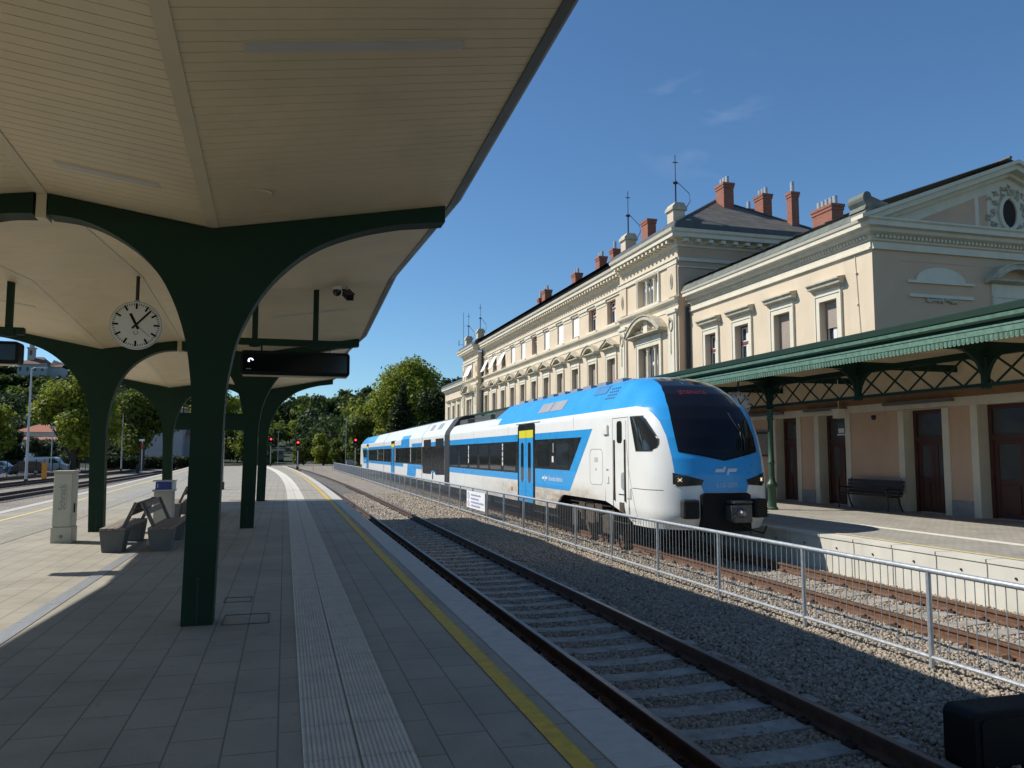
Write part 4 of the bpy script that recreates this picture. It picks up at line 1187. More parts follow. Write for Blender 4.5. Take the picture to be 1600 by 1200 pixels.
for a, b in ((40.6, 43.05), (44.6, 47.2)):
    g = part(sbox(a, b, 2.07, 2.46, -0.02, 0.006), 'louvre_panel', M_tblk, pc)
    m = MB()
    for k in range(9): m.box(TX - 1.41, TX - 1.428, a + .08, b - .08, 1.98 + k*0.05, 1.995 + k*0.05)
    part(m, 'louvre', M_dark, g)
for a, b in ((43.05, 44.6), (40.3, 40.6)): part(sbox(a, b, 2.08, 2.30, -0.01, 0.004), 'upper_stripe', M_tb, pc)
for a, b in ((40.3, 41.2), (43.4, 44.4)): part(sbox(a, b, 0.62, 0.86, -0.01, 0.0045), 'lower_stripe', M_tb, pc)
for a, b in ((42.5, 43.7), (45.2, 46.3)):
    m = cove_patch(a, b, 2.98, 3.30, 0.012); part(m, 'roof_grille', M_tgrey, pc)
part(sbox(43.8, 44.1, 0.25, 0.75, -0.01, 0.004), 'filler_flap', M_dark, pc)
part(ring(47.85, 47.97, grow=-0.01), 'car_joint', M_trub, tr)
mc = plain_car('passenger_car', 47.97, 69.4, 'middle car with blue blocks on white')
wb = part(sbox(48.0, 61.55, 0.98, 2.07, -0.01, 0.006), 'window_band', M_tblk, mc)
for a, b in ((48.2, 49.8), (50.4, 52.2), (53.4, 55.6), (56.0, 58.2), (58.7, 61.0)): part(spoly(rr(a, b, 1.07, 2.0, 0.06), -0.01, 0.010), 'window', M_tgl, wb)
m = MB()
for y in (52.8, 61.2): m.box(TX - 1.41, TX - 1.4185, y - .07, y + .07, 1.1, 2.0)
part(m, 'pillar_strip', M_white, wb)
part(sbox(48.0, 52.3, 2.08, 2.31, -0.01, 0.003), 'upper_stripe', M_tb, mc)
part(sbox(54.2, 61.6, 2.08, 2.27, -0.01, 0.003), 'upper_stripe', M_tb, mc)
part(spoly([(53.4, 2.08), (57.9, 2.08), (57.7, 2.66), (53.5, 2.66)], -0.01, 0.0045), 'blue_block', M_tb, mc)
part(MB().grid([[(TX - wz(z) - 0.006, y, z) for z in (2.66, 2.72, 2.80, 2.90)] for y in (53.4, 57.5)]), 'blue_block', M_tb, mc)
part(spoly([(50.6, 0.10), (54.6, 0.10), (54.2, 0.97), (47.99, 0.97), (47.99, 0.72), (50.3, 0.72)], -0.01, 0.0045), 'blue_block', M_tb, mc)
part(sbox(56.5, 61.6, 0.74, 0.97, -0.01, 0.003), 'lower_stripe', M_tb, mc)
pdoor(61.7, 63.95, mc)
wb = part(sbox(64.0, 69.35, 0.98, 2.07, -0.01, 0.006), 'window_band', M_tblk, mc)
for a, b in ((64.3, 66.4), (66.8, 69.0)): part(spoly(rr(a, b, 1.07, 2.0, 0.06), -0.01, 0.010), 'window', M_tgl, wb)
part(sbox(64.0, 69.35, 2.08, 2.31, -0.01, 0.003), 'upper_stripe', M_tb, mc); part(sbox(64.0, 69.35, 0.74, 0.97, -0.01, 0.003), 'lower_stripe', M_tb, mc)
part(ring(69.4, 69.62, grow=-0.01), 'car_joint', M_trub, tr)
# trailing cab car, its nose pointing away
FL = 96.0 + 15.0
rc = part(MB().grid(world([nose_row(z, 18.3) for z in ZL], FL)), 'cab_car', M_tw, tr, smooth=True, label='trailing cab car at the far end')
part(MB().grid(world([nose_row(z, 18.3) for z in ZU], FL)), 'nose_top', M_tb, rc, smooth=True)
part(body_side(69.62, FL - 18.3, 0.06), 'car_side', M_tw, rc, smooth=True)
part(roof_mesh(69.62, 78.5), 'roof', M_tw, rc, smooth=True)
part(roof_mesh(78.5, FL - 18.3), 'roof_cove', M_tb, rc, smooth=True)
wb = part(sbox(69.7, 84.1, 0.98, 2.07, -0.01, 0.006), 'window_band', M_tblk, rc)
for a, b in ((70, 72), (72.4, 74.3), (74.8, 77), (77.5, 79.6), (80, 83.8)): part(spoly(rr(a, b, 1.07, 2.0, 0.06), -0.01, 0.010), 'window', M_tgl, wb)
m = MB()
for y in (74.6, 82.6): m.box(TX - 1.41, TX - 1.4185, y - .07, y + .07, 1.1, 2.0)
part(m, 'pillar_strip', M_white, wb)
part(sbox(69.7, 84.1, 2.08, 2.31, -0.01, 0.003), 'upper_stripe', M_tb, rc); part(sbox(69.7, 84.1, 0.74, 0.97, -0.01, 0.003), 'lower_stripe', M_tb, rc)
pdoor(84.3, 86.6, rc)
lv = part(spoly([(86.7, 2.29), (92.3, 2.29), (90.4, 0.62), (86.7, 0.62)], -0.01, 0.003), 'livery_panel', M_tb, rc)
part(spoly([(86.7, 2.09), (91.5, 2.09), (90.5, 1.25), (86.7, 1.25)], -0.01, 0.006), 'window_band', M_tblk, rc)
part(emblem(MB(), lambda a, c: (TX - 1.4145, 88.5 - a, 0.92 + c), 0.4), 'emblem', M_white, lv)
m = MB()
for y in (93.0, 94.2): m.tube([(TX - 1.43, y, 0.25), (TX - 1.40, y, 0.25)], 0.22, 12)
part(m, 'vent', M_trub, rc)
tr.rotation_euler = (0, 0, -0.012); tr.location.y += 0.11
# ================================================================== station building
M_wall = mat('cream_render', (0.655, 0.535, 0.385), 0.85, var=0.07, scale=0.8, bmp=0.12, bscale=50, streak=0.12)
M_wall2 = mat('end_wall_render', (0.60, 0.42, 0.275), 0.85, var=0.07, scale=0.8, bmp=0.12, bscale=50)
M_pink = mat('peach_render', (0.60, 0.40, 0.27), 0.85, var=0.08, scale=1.0, bmp=0.12, bscale=50, streak=0.15)
M_mould = mat('pale_stucco_moulding', (0.69, 0.625, 0.49), 0.75, var=0.06, scale=3, streak=0.2)
M_mouldg = mat('weathered_hood_moulding', (0.50, 0.45, 0.34), 0.8, var=0.2, scale=4, streak=0.5)
M_plinth = mat('grey_stone_plinth', (0.30, 0.29, 0.28), 0.8, var=0.2, scale=4)
M_sash = mat('white_sash', (0.72, 0.72, 0.70), 0.4, var=0.02)
M_sashred = mat('red_brown_frame', (0.20, 0.05, 0.04), 0.5, var=0.1)
M_pane = mat('window_pane', (0.03, 0.035, 0.045), 0.05, var=0, spec=0.8)
M_blind = mat('beige_roller_blind', (0.34, 0.27, 0.22), 0.7, var=0.08, scale=2)
M_dpane = mat('door_glass', (0.075, 0.08, 0.08), 0.12, var=0.2, scale=1.5)  # lighter grey puts the reflections into the glass colour
M_awn = mat('white_awning_blind', (0.78, 0.78, 0.76), 0.7, var=0.03)
M_doorw = mat('dark_red_brown_door', (0.075, 0.025, 0.018), 0.5, var=0.25, scale=5)
M_slate = None
def slate():
    m, nt, p = nt_new('slate_roof')
    sx = N(nt, 'ShaderNodeSeparateXYZ'); nt.links.new(pos(nt), sx.inputs[0])
    c = N(nt, 'ShaderNodeCombineXYZ')
    ad = N(nt, 'ShaderNodeMath', operation='ADD'); nt.links.new(sx.outputs['X'], ad.inputs[0]); nt.links.new(sx.outputs['Y'], ad.inputs[1])
    nt.links.new(ad.outputs[0], c.inputs[0])
    mu = N(nt, 'ShaderNodeMath', operation='MULTIPLY'); mu.inputs[1].default_value = 1.0; nt.links.new(sx.outputs['Z'], mu.inputs[0]); nt.links.new(mu.outputs[0], c.inputs[1])
    br = N(nt, 'ShaderNodeTexBrick'); nt.links.new(c.outputs[0], br.inputs['Vector']); br.inputs['Scale'].default_value = 1
    br.inputs['Brick Width'].default_value = 0.5; br.inputs['Row Height'].default_value = 0.16; br.inputs['Mortar Size'].default_value = 0.012
    br.inputs['Color1'].default_value = (0.10, 0.09, 0.075, 1); br.inputs['Color2'].default_value = (0.155, 0.138, 0.115, 1); br.inputs['Mortar'].default_value = (0.05, 0.05, 0.05, 1)
    nt.links.new(br.outputs[0], p.inputs['Base Color']); p.inputs['Roughness'].default_value = 0.7
    return m
M_slate = slate()
M_lead = mat('dark_lead_sheet', (0.075, 0.08, 0.075), 0.5, 0.2, var=0.3, scale=3)
M_leadg = mat('weathered_green_lead', (0.11, 0.125, 0.105), 0.6, 0.1, var=0.35, scale=2.5, streak=0.4)
def brick():
    m, nt, p = nt_new('red_chimney_brick')
    sx = N(nt, 'ShaderNodeSeparateXYZ'); nt.links.new(pos(nt), sx.inputs[0])
    c = N(nt, 'ShaderNodeCombineXYZ'); ad = N(nt, 'ShaderNodeMath', operation='ADD')
    nt.links.new(sx.outputs['X'], ad.inputs[0]); nt.links.new(sx.outputs['Y'], ad.inputs[1]); nt.links.new(ad.outputs[0], c.inputs[0]); nt.links.new(sx.outputs['Z'], c.inputs[1])
    br = N(nt, 'ShaderNodeTexBrick'); nt.links.new(c.outputs[0], br.inputs['Vector']); br.inputs['Scale'].default_value = 1
    br.inputs['Brick Width'].default_value = 0.25; br.inputs['Row Height'].default_value = 0.075; br.inputs['Mortar Size'].default_value = 0.01
    br.inputs['Color1'].default_value = (0.25, 0.075, 0.045, 1); br.inputs['Color2'].default_value = (0.33, 0.11, 0.07, 1); br.inputs['Mortar'].default_value = (0.30, 0.18, 0.14, 1)
    nt.links.new(br.outputs[0], p.inputs['Base Color']); p.inputs['Roughness'].default_value = 0.9
    return m
M_brick = brick()
FX0, PXF = 17.2, 16.7
def FW(x0): return lambda u, z, d: (x0 - d, u, z)
def GW(y0): return lambda u, z, d: (u, y0 - d, z)
def mbox(mb, mp, u0, u1, z0, z1, d0, d1):
    p = [mp(u, z, d) for d in (d0, d1) for z in (z0, z1) for u in (u0, u1)]
    xs, ys, zz = zip(*p)
    return mb.box(min(xs), max(xs), min(ys), max(ys), min(zz), max(zz))
def mpoly(mb, mp, pts, d0, d1):
    return mb.prism(pts, lambda u, v: mp(u, v, d0), lambda u, v: mp(u, v, d1))
def facade(mp, u0, u1, z0, z1, ops, depth, mb=None):
    m = mb or MB()
    us = sorted({u0, u1, *[o[0] for o in ops], *[o[1] for o in ops]}); zs_ = sorted({z0, z1, *[o[2] for o in ops], *[o[3] for o in ops]})
    for ua, ub in zip(us[:-1], us[1:]):
        for za, zb in zip(zs_[:-1], zs_[1:]):
            uc, zc = (ua+ub)/2, (za+zb)/2
            if any(o[0] < uc < o[1] and o[2] < zc < o[3] for o in ops): continue
            m.quad(mp(ua, za, 0), mp(ub, za, 0), mp(ub, zb, 0), mp(ua, zb, 0))
    for o in ops:
        a, b, c, d = o[:4]
        for p, q in (((a, c), (a, d)), ((b, c), (b, d)), ((a, c), (b, c)), ((a, d), (b, d))):
            m.quad(mp(*p, 0), mp(*q, 0), mp(*q, -depth), mp(*p, -depth))
    return m
sb_ = thing('station_building', 'long cream station building with red brick chimneys behind the green awning', 'building', (FX0, 48, 0))
def mid(mp, u, z): return mp(u, z, 0)
def surround(mp, u0, u1, z0, z1, w, d, sill=True):
    m = MB()
    mbox(m, mp, u0 - w, u0 - 0.001, z0, z1 + w, -0.02, d); mbox(m, mp, u1 + 0.001, u1 + w, z0, z1 + w, -0.02, d); mbox(m, mp, u0 - 0.001, u1 + 0.001, z1 + 0.001, z1 + w, -0.02, d)
    # raised outer edge
    e = 0.05
    mbox(m, mp, u0 - w - 0.002, u0 - w + e, z0, z1 + w + 0.002, -0.02, d + 0.025); mbox(m, mp, u1 + w - e, u1 + w + 0.002, z0, z1 + w + 0.002, -0.02, d + 0.025); mbox(m, mp, u0 - w + e, u1 + w - e, z1 + w - e, z1 + w + 0.002, -0.02, d + 0.025)
    if sill: mbox(m, mp, u0 - w - 0.08, u1 + w + 0.08, z0 - 0.14, z0 - 0.001, -0.02, d + 0.09)
    return m
def sash(mp, u0, u1, z0, z1, depth, parent, transom=True, red=True, blind=0.0, cross=True):
    w = org(parent); c = (u0+u1)/2
    p = part(mbox(MB(), mp, u0 + .002, u1 - .002, z0 + .002, z1 - .002, -depth - 0.02, -depth + 0.002), 'pane', M_pane, parent, w)
    m = MB(); t = 0.07; d0, d1 = -depth + 0.003, -depth + 0.06
    mbox(m, mp, u0 + .003, u0 + t*.6, z0 + .003, z1 - .003, d0, d1); mbox(m, mp, u1 - t*.6, u1 - .003, z0 + .003, z1 - .003, d0, d1)
    mbox(m, mp, u0 + t*.6, u1 - t*.6, z1 - t, z1 - .003, d0, d1); mbox(m, mp, u0 + t*.6, u1 - t*.6, z0 + .003, z0 + t, d0, d1)
    part(m, 'window_frame', M_sashred if red else M_sash, parent, w)
    m = MB(); d0, d1 = -depth + 0.004, -depth + 0.05
    mbox(m, mp, c - 0.07, c + 0.07, z0 + t, z1 - t, d0, d1)
    h = z1 - z0; zt = z0 + h*0.68
    for za, zb in ((z0 + t, zt - .06), (zt + .06, z1 - t)):
        for a, b in ((u0 + t*.6 + .002, c - .071), (c + .071, u1 - t*.6 - .002)):
            mbox(m, mp, a, a + .05, za, zb, d0, d1 - .01); mbox(m, mp, b - .05, b, za, zb, d0, d1 - .01)
            mbox(m, mp, a + .05, b - .05, za, za + .045, d0, d1 - .01); mbox(m, mp, a + .05, b - .05, zb - .045, zb, d0, d1 - .01)
        if za < zt - .2 and cross: mbox(m, mp, u0 + t*.6 + .052, c - .075, (za+zb)/2 - .022, (za+zb)/2 + .022, d0, d1 - .015); mbox(m, mp, c + .075, u1 - t*.6 - .052, (za+zb)/2 - .022, (za+zb)/2 + .022, d0, d1 - .015)
    part(m, 'sash', M_sash, parent, w)
    if transom:
        m = MB(); mbox(m, mp, u0 + t*.6 + .001, u1 - t*.6 - .001, zt - .058, zt + .058, -depth + 0.006, -depth + 0.065); part(m, 'transom', M_sashred if red else M_sash, parent, w)
    if blind > 0:
        m = MB(); zb = z1 - (z1 - z0)*blind
        n = max(3, int((z1 - zb)/0.05))
        rows = []
        for i in range(n*2 + 1): 
            z = z1 - 0.01 - (z1 - zb)*i/(n*2); d = -depth + 0.085 + (0.006 if i % 2 else 0)
            rows.append([mp(u0 + .015, z, d), mp(u1 - .015, z, d)])
        m.grid(rows); mbox(m, mp, u0 + .02, u1 - .02, zb - 0.03, zb, -depth + .07, -depth + .10)
        part(m, 'blind', M_blind, parent, w)
def flat_hood(mp, u0, u1, z, parent, w, d=0.32):
    m = MB()
    pr = [(0.0, 0.0), (0.06, 0.0), (0.10, 0.07), (d*0.75, 0.11), (d*0.8, 0.19), (d, 0.24), (d, 0.29), (0.0, 0.36)]
    m.prism([(a, c) for a, c in pr], lambda a, c: mp(u0 - 0.12, z + c, a - 0.02), lambda a, c: mp(u1 + 0.12, z + c, a - 0.02))
    return part(m, 'hood', M_mouldg, parent, w)
def tri_hood(mp, c, hw, z, parent, w, arc=False, d=0.30, rise=0.45):
    m = MB()
    base = [(0.0, 0.0), (0.10, 0.03), (d*0.8, 0.07), (d, 0.10), (d, 0.15), (0.0, 0.15)]
    m.prism(base, lambda a, q: mp(c - hw, z + q, a - 0.02), lambda a, q: mp(c + hw, z + q, a - 0.02))
    n = 12 if arc else 2
    outer, inner = [], []
    for i in range(n + 1):
        t = -1 + 2*i/n
        if arc:
            R = (hw*hw + rise*rise)/(2*rise); yy = math.sqrt(max(0, R*R - (t*hw)**2)) - (R - rise)
        else: yy = rise*(1 - abs(t))
        outer.append((c + t*hw, z + 0.15 + yy)); inner.append((c + t*(hw - 0.22), z + 0.152 + max(0, yy - 0.14)*0.94))
    for i in range(n):
        poly = [outer[i], outer[i+1], inner[i+1], inner[i]]
        mpoly(m, mp, poly, -0.02, d + 0.02)
        o1, o2 = outer[i], outer[i+1]
        mpoly(m, mp, [(o1[0], o1[1] + .001), (o2[0], o2[1] + .001), (o2[0], o2[1] + .05), (o1[0], o1[1] + .05)], -0.02, d + 0.07)
    h = part(m, 'pediment', M_mouldg, parent, w)
    m = MB(); mpoly(m, mp, [(c - hw + .25, z + .156)] + [p for p in inner[1:-1]] + [(c + hw - .25, z + .156)], -0.02, 0.05)
    part(m, 'tympanum', M_mouldg, h) if False else None
    return h
# ------------------------------------------------------------------ right (near) wing
mpF = FW(FX0)
WING = [(21.84, 22.72), (24.37, 25.33), (27.02, 27.98), (29.47, 30.33)]
ops = [(a, b, 4.55, 6.70) for a, b in WING]
part(facade(mpF, 20.2, 32.0, 4.0, 8.2, ops, 0.30), 'wing_wall', M_wall, sb_)
for i, (a, b) in enumerate(WING):
    w = mpF((a+b)/2, 5.6, 0)
    wd = part(surround(mpF, a, b, 4.55, 6.70, 0.23, 0.06), 'window', M_mould, sb_, w)
    m = MB(); mbox(m, mpF, a - .17, b + .17, 6.935, 7.08, -0.02, 0.045); part(m, 'frieze', M_mould, wd, w)
    flat_hood(mpF, a - .26, b + .26, 7.04, wd, w)
    sash(mpF, a, b, 4.55, 6.70, 0.27, wd, True, True, (0.40, 1.0, 0.0, 0.0)[i])
def cornice(mp, u0, u1, z, d, parent, h=0.62, name='cornice', ext=0.0, mb=None):
    pr = [(0.0, 0.0), (0.05, 0.0), (0.07, h*0.25), (d*0.55, h*0.38), (d*0.62, h*0.55), (d*0.92, h*0.60), (d*0.92, h*0.82), (d, h*0.86), (d + 0.03, h), (0.0, h)]
    m = mb or MB(); m.prism(pr, lambda a, c: mp(u0 - (a if ext else 0), z + c, a - 0.02), lambda a, c: mp(u1, z + c, a - 0.02))
    return part(m, name, M_mould, parent)
mo = MB(); mbox(mo, mpF, 20.2, 32.0, 7.98, 8.14, -0.02, 0.05); mbox(mo, mpF, 20.2, 32.0, 7.92, 7.978, -0.02, 0.09); part(mo, 'architrave', M_mould, sb_)
k = 20.35; m = MB()
while k < 31.9: mbox(m, mpF, k, k + 0.07, 8.27, 8.36, 0.03, 0.15); k += 0.15
cornice(mpF, 20.2, 31.6, 8.2, 0.48, sb_, 0.6, ext=1, mb=m)
m = MB(); m.prism([(16.78, 8.80), (16.74, 8.83), (16.88, 9.06), (17.0, 9.13), (17.3, 9.13), (17.3, 8.80)], lambda u, v: (u, 20.0, v), lambda u, v: (u, 31.6, v))
for k in range(12): m.prism([(16.80, 8.93), (16.87, 9.065), (17.0, 9.15), (17.0, 8.9)], lambda u, v: (u, 20.7 + k*0.93, v), lambda u, v: (u, 20.735 + k*0.93, v))
gt = part(m, 'parapet_gutter', M_leadg, sb_)
m = MB()
RX, RZ = 22.6, 11.28
m.grid([[(16.95, y, 9.20), (RX, y, RZ), (28.3, y, 9.20)] for y in (20.05, 31.9)])
part(m, 'wing_roof', M_lead, sb_)
m = MB()
for k in range(14): m.tube([(17.0, 20.4 + k*0.85, 9.25), (RX, 20.4 + k*0.85, RZ + 0.03)], 0.02, 4)
m.tube([(RX, 20.0, RZ + .02), (RX, 31.9, RZ + .02)], 0.06, 6)
part(m, 'roof_seams', M_lead, sb_)
# ------------------------------------------------------------------ gable end
mpG = GW(20.2)
GX1 = 28.0
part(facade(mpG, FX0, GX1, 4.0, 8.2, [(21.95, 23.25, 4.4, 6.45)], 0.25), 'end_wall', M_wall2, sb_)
w = mpG(22.6, 5.4, 0)
wd = part(surround(mpG, 21.95, 23.25, 4.4, 6.45, 0.24, 0.06), 'window', M_mould, sb_, w)
m = MB(); mbox(m, mpG, 21.7, 23.5, 6.70, 7.08, -0.02, 0.05); part(m, 'frieze', M_mould, wd, w)
tri_hood(mpG, 22.6, 1.15, 7.06, wd, w, arc=True, rise=0.5, d=0.3)
sash(mpG, 21.95, 23.25, 4.4, 6.45, 0.22, wd)
# relief panel with a shallow arch and a swag
m = MB()
arc = [(18.5, 7.02), (20.95, 7.02)] + [(19.72 + 0.95*math.cos(t), 7.02 + 0.45*math.sin(t)) for t in [PI*i/12 for i in range(13)]]
mpoly(m, mpG, [(18.45, 6.95), (21.0, 6.95), (21.0, 7.03), (18.45, 7.03)], -0.02, 0.08)
mpoly(m, mpG, [(19.72 + 0.95*math.cos(t), 7.031 + 0.45*math.sin(t)) for t in [PI*i/12 for i in range(13)]], -0.02, 0.05)
mbox(m, mpG, 18.5, 20.95, 6.50, 6.60, -0.02, 0.07)
part(m, 'relief_panel', M_mould, sb_)
m = MB()
for i in range(9): m.tube([mpG(19.15 + i*0.13, 6.47 - 0.05*math.sin(i), 0.02), mpG(19.25 + i*0.13, 6.40 - 0.04*math.cos(i*1.7), 0.06)], 0.05, 6)
part(m, 'swag', M_mouldg, sb_)
m = MB(); mbox(m, mpG, 18.3, 21.1, 7.62, 7.64, -0.02, 0.012); mbox(m, mpG, 21.5, 24.0, 7.62, 7.64, -0.02, 0.012); part(m, 'string_line', M_pink, sb_)
mo = MB(); mbox(mo, mpG, FX0, GX1, 7.98, 8.14, -0.02, 0.05); mbox(mo, mpG, FX0, GX1, 7.92, 7.978, -0.02, 0.09); part(mo, 'architrave', M_mould, sb_)
m = MB(); pr = [(0.0, 0.0), (0.05, 0.0), (0.07, .15), (0.26, 0.23), (0.3, 0.33), (0.44, 0.36), (0.44, 0.5), (0.50, 0.55), (0.50, 0.6), (0.0, 0.6)]
m.prism(pr, lambda a, c: (FX0 - a*0.99, 20.2 - a + 0.02, 8.202 + c), lambda a, c: (GX1 + a, 20.2 - a + 0.02, 8.202 + c)); k = FX0 + .1
while k < GX1: mbox(m, mpG, k, k + .07, 8.27, 8.36, 0.03, 0.15); k += .15
part(m, 'cornice', M_mould, sb_)
# tympanum and raking cornices
m = MB(); m.prism([(17.2, 8.8), (28.0, 8.8), (22.6, 10.85)], lambda u, v: (u, 20.22, v), lambda u, v: (u, 20.5, v)); part(m, 'tympanum', M_mould, sb_)
m = MB()
for s in (-1, 1):
    q = lambda t, dz: (22.6 + s*t, dz + 11.13 - 0.377*t)
    for t0, t1, b, tp, d in ((0, 6.1, -0.12, 0.0, 0.50), (0, 5.75, -0.30, -0.122, 0.40), (0, 5.3, -0.44, -0.302, 0.14)):
        mpoly(m, mpG, [q(t0, b), q(t1, b), q(t1, tp), q(t0, tp)], -0.02 if b > -.4 else -0.018, d)
part(m, 'raking_cornice', M_mould, sb_)
m = MB(); mpoly(m, mpG, [(19.0, 8.98), (21.25, 8.98), (21.25, 9.88)], -0.02, -0.012 + 0.0); part(m, 'tympanum_panel', M_pink, sb_); m = MB(); mpoly(m, mpG, [(21.42, 8.98), (21.75, 8.98), (21.75, 10.05), (21.42, 9.93)], -0.02, -0.012); part(m, 'tympanum_panel', M_pink, sb_); m = MB(); mpoly(m, mpG, [(26.2, 8.98), (23.95, 8.98), (23.95, 9.88)], -0.02, -0.012)
part(m, 'tympanum_panel', M_pink, sb_)
m = MB()
ov = [(22.6 + 0.30*math.cos(t), 9.47 + 0.46*math.sin(t)) for t in [2*PI*i/24 for i in range(24)]]
mpoly(m, mpG, ov, -0.02, 0.0); oc = part(m, 'oculus', mat('oculus_dark', (0.03, 0.022, 0.018), 0.9, var=0.2), sb_, mpG(22.6, 9.47, 0))
m = MB(); m.tube([mpG(22.6 + 0.36*math.cos(t), 9.47 + 0.53*math.sin(t), 0.02) for t in [2*PI*i/24 for i in range(25)]], 0.075, 6)
part(m, 'oculus_ring', M_mould, oc)
m = MB(); rr_ = random.Random(4)
for i in range(60):
    t = rr_.uniform(0, 2*PI); r1 = rr_.uniform(0.5, 0.85)
    a = (22.6 + r1*math.cos(t), 9.47 + 1.1*r1*math.sin(t)*0.85)
    if a[1] < 8.9 or a[1] > 10.4 - abs(a[0]-22.6)*0.4: continue
    t2 = t + rr_.uniform(-1, 1)
    m.tube([mpG(a[0], a[1], -0.01), mpG(a[0] + .12*math.cos(t2), a[1] + .12*math.sin(t2), 0.035), mpG(a[0] + .2*math.cos(t2+.6), a[1] + .2*math.sin(t2+.6), -0.01)], [0.03, 0.045, 0.02], 5)
part(m, 'stucco_relief', M_mouldg, oc)
# volute on the corner of the eaves
m = MB(); pts = []
for i in range(15):
    t = i/14*PI*1.5; r = 0.24 - 0.010*i; pts.append((17.02 + r*math.cos(PI*1.25 - t)*0.9, 9.50 + r*math.sin(PI*1.25 - t)))
m.prism([(16.86, 9.10), (16.92, 9.25), (16.84, 9.38)] + pts[2:12] + [(17.5, 9.42), (17.75, 9.36), (17.75, 9.10)], lambda u, v: (u, 20.05, v), lambda u, v: (u, 20.75, v))
part(m, 'corner_volute', M_leadg, sb_)
# ------------------------------------------------------------------ main block
P1 = (31.8, 38.25); P2 = (70.3, 76.7)
mpP = FW(PXF)
uw = [(40.6 + 2.85*i) for i in range(11)]
ops = [(c - .56, c + .56, 4.3, 6.86) for c in uw] + [(c - .60, c + .60, 8.78, 10.12) for c in uw]
part(facade(mpF, P1[1], P2[0], 4.0, 10.9, ops, 0.32), 'main_wall', M_wall, sb_)
rb = random.Random(3)
for i, c in enumerate(uw):
    w = mpF(c, 5.6, 0)
    wd = part(surround(mpF, c - .56, c + .56, 4.3, 6.86, 0.20, 0.06), 'window', M_mould, sb_, w)
    m = MB(); mbox(m, mpF, c - .70, c + .70, 7.065, 7.34, -0.02, 0.05); part(m, 'frieze', M_mould, wd, w)
    tri_hood(mpF, c, 1.12, 7.32, wd, w, arc=(i % 2 == 1), rise=0.46)
    sash(mpF, c - .56, c + .56, 4.3, 6.86, 0.29, wd, blind=(1, .9, .75, .9, .5, 1, .9, 1, 1, .9, 1)[i], cross=False)
    w = mpF(c, 9.4, 0)
    m = MB(); mbox(m, mpF, c - .72, c + .72, 8.66, 8.778, -0.02, 0.10)
    wd = part(m, 'window', M_mould, sb_, w)
    sash(mpF, c - .60, c + .60, 8.78, 10.12, 0.29, wd, red=True, cross=False)
    if i in (2, 3, 4, 6, 7):
        lo = {2: .10, 3: .05, 4: .02, 6: .02, 7: .02}[i]
        m = MB(); m.grid([[mpF(c - .58, z, -0.10), mpF(c + .58, z, -0.10)] for z in (8.78 + 1.34*lo, 10.10)]); mbox(m, mpF, c - .58, c + .58, 8.76 + 1.34*lo, 8.79 + 1.34*lo, -0.12, -0.07)
        part(m, 'awning_blind', M_awn, wd, w)
    if i >= 8:
        m = MB(); m.grid([[mpF(c - .56, 10.08, -0.08), mpF(c + .56, 10.08, -0.08)], [mpF(c - .56, 8.95, 0.48), mpF(c + .56, 8.95, 0.48)]])
        m.tube([mpF(c - .58, 8.95, 0.48), mpF(c + .58, 8.95, 0.48)], 0.02, 5)
        for s in (-.56, .56): m.tube([mpF(c + s, 9.4, -0.05), mpF(c + s, 8.95, 0.48)], 0.012, 4)
        part(m, 'awning_blind', M_awn, wd, w)
# panels between the upper windows
for a, b in zip(uw[:-1], uw[1:]):
    m = MB(); mbox(m, mpF, a + .66, b - .66, 10.14, 10.24, -0.02, 0.09); mbox(m, mpF, a + .70, b - .70, 9.96, 10.139, -0.02, 0.03)
    part(m, 'pier_cap', M_mould, sb_, mpF((a+b)/2, 9.4, 0))
m = MB(); mbox(m, mpF, P1[1], P2[0], 10.25, 10.37, -0.02, 0.07); mbox(m, mpF, P1[1], P2[0], 10.372, 10.42, -0.02, 0.12); part(m, 'frieze_moulding', M_mould, sb_)
def string_course(mp, u0, u1):
    m = MB(); pr = [(0.0, 0.0), (0.05, 0.0), (0.08, 0.08), (0.08, 0.14), (0.22, 0.20), (0.24, 0.30), (0.0, 0.36)]
    m.prism(pr, lambda a, c: mp(u0, 8.30 + c, a - .02), lambda a, c: mp(u1, 8.30 + c, a - .02)); mbox(m, mp, u0, u1, 8.06, 8.20, -0.02, 0.03)
    return part(m, 'string_course', M_mould, sb_)
string_course(mpF, P1[1], P2[0])
def main_cornice(x0, u0, u1, wrap=0):
    m = MB(); mp = FW(x0)
    pr = [(0.0, 0.0), (0.06, 0.0), (0.08, 0.10), (0.16, 0.14), (0.16, 0.30), (0.52, 0.33), (0.52, 0.50), (0.60, 0.55), (0.64, 0.68), (0.0, 0.70)]
    m.prism(pr, lambda a, c: mp(u0 - (a - .02 if wrap < 0 else 0), 10.9 + c, a - .02), lambda a, c: mp(u1 + (a if wrap > 0 else 0), 10.9 + c, a - .02))
    k = u0 + 0.15
    while k < u1 - .1: mbox(m, mp, k, k + 0.17, 11.06, 11.20, 0.13, 0.44); k += 0.42
    part(m, 'cornice', M_mould, sb_)
main_cornice(FX0, P1[1], P2[0])
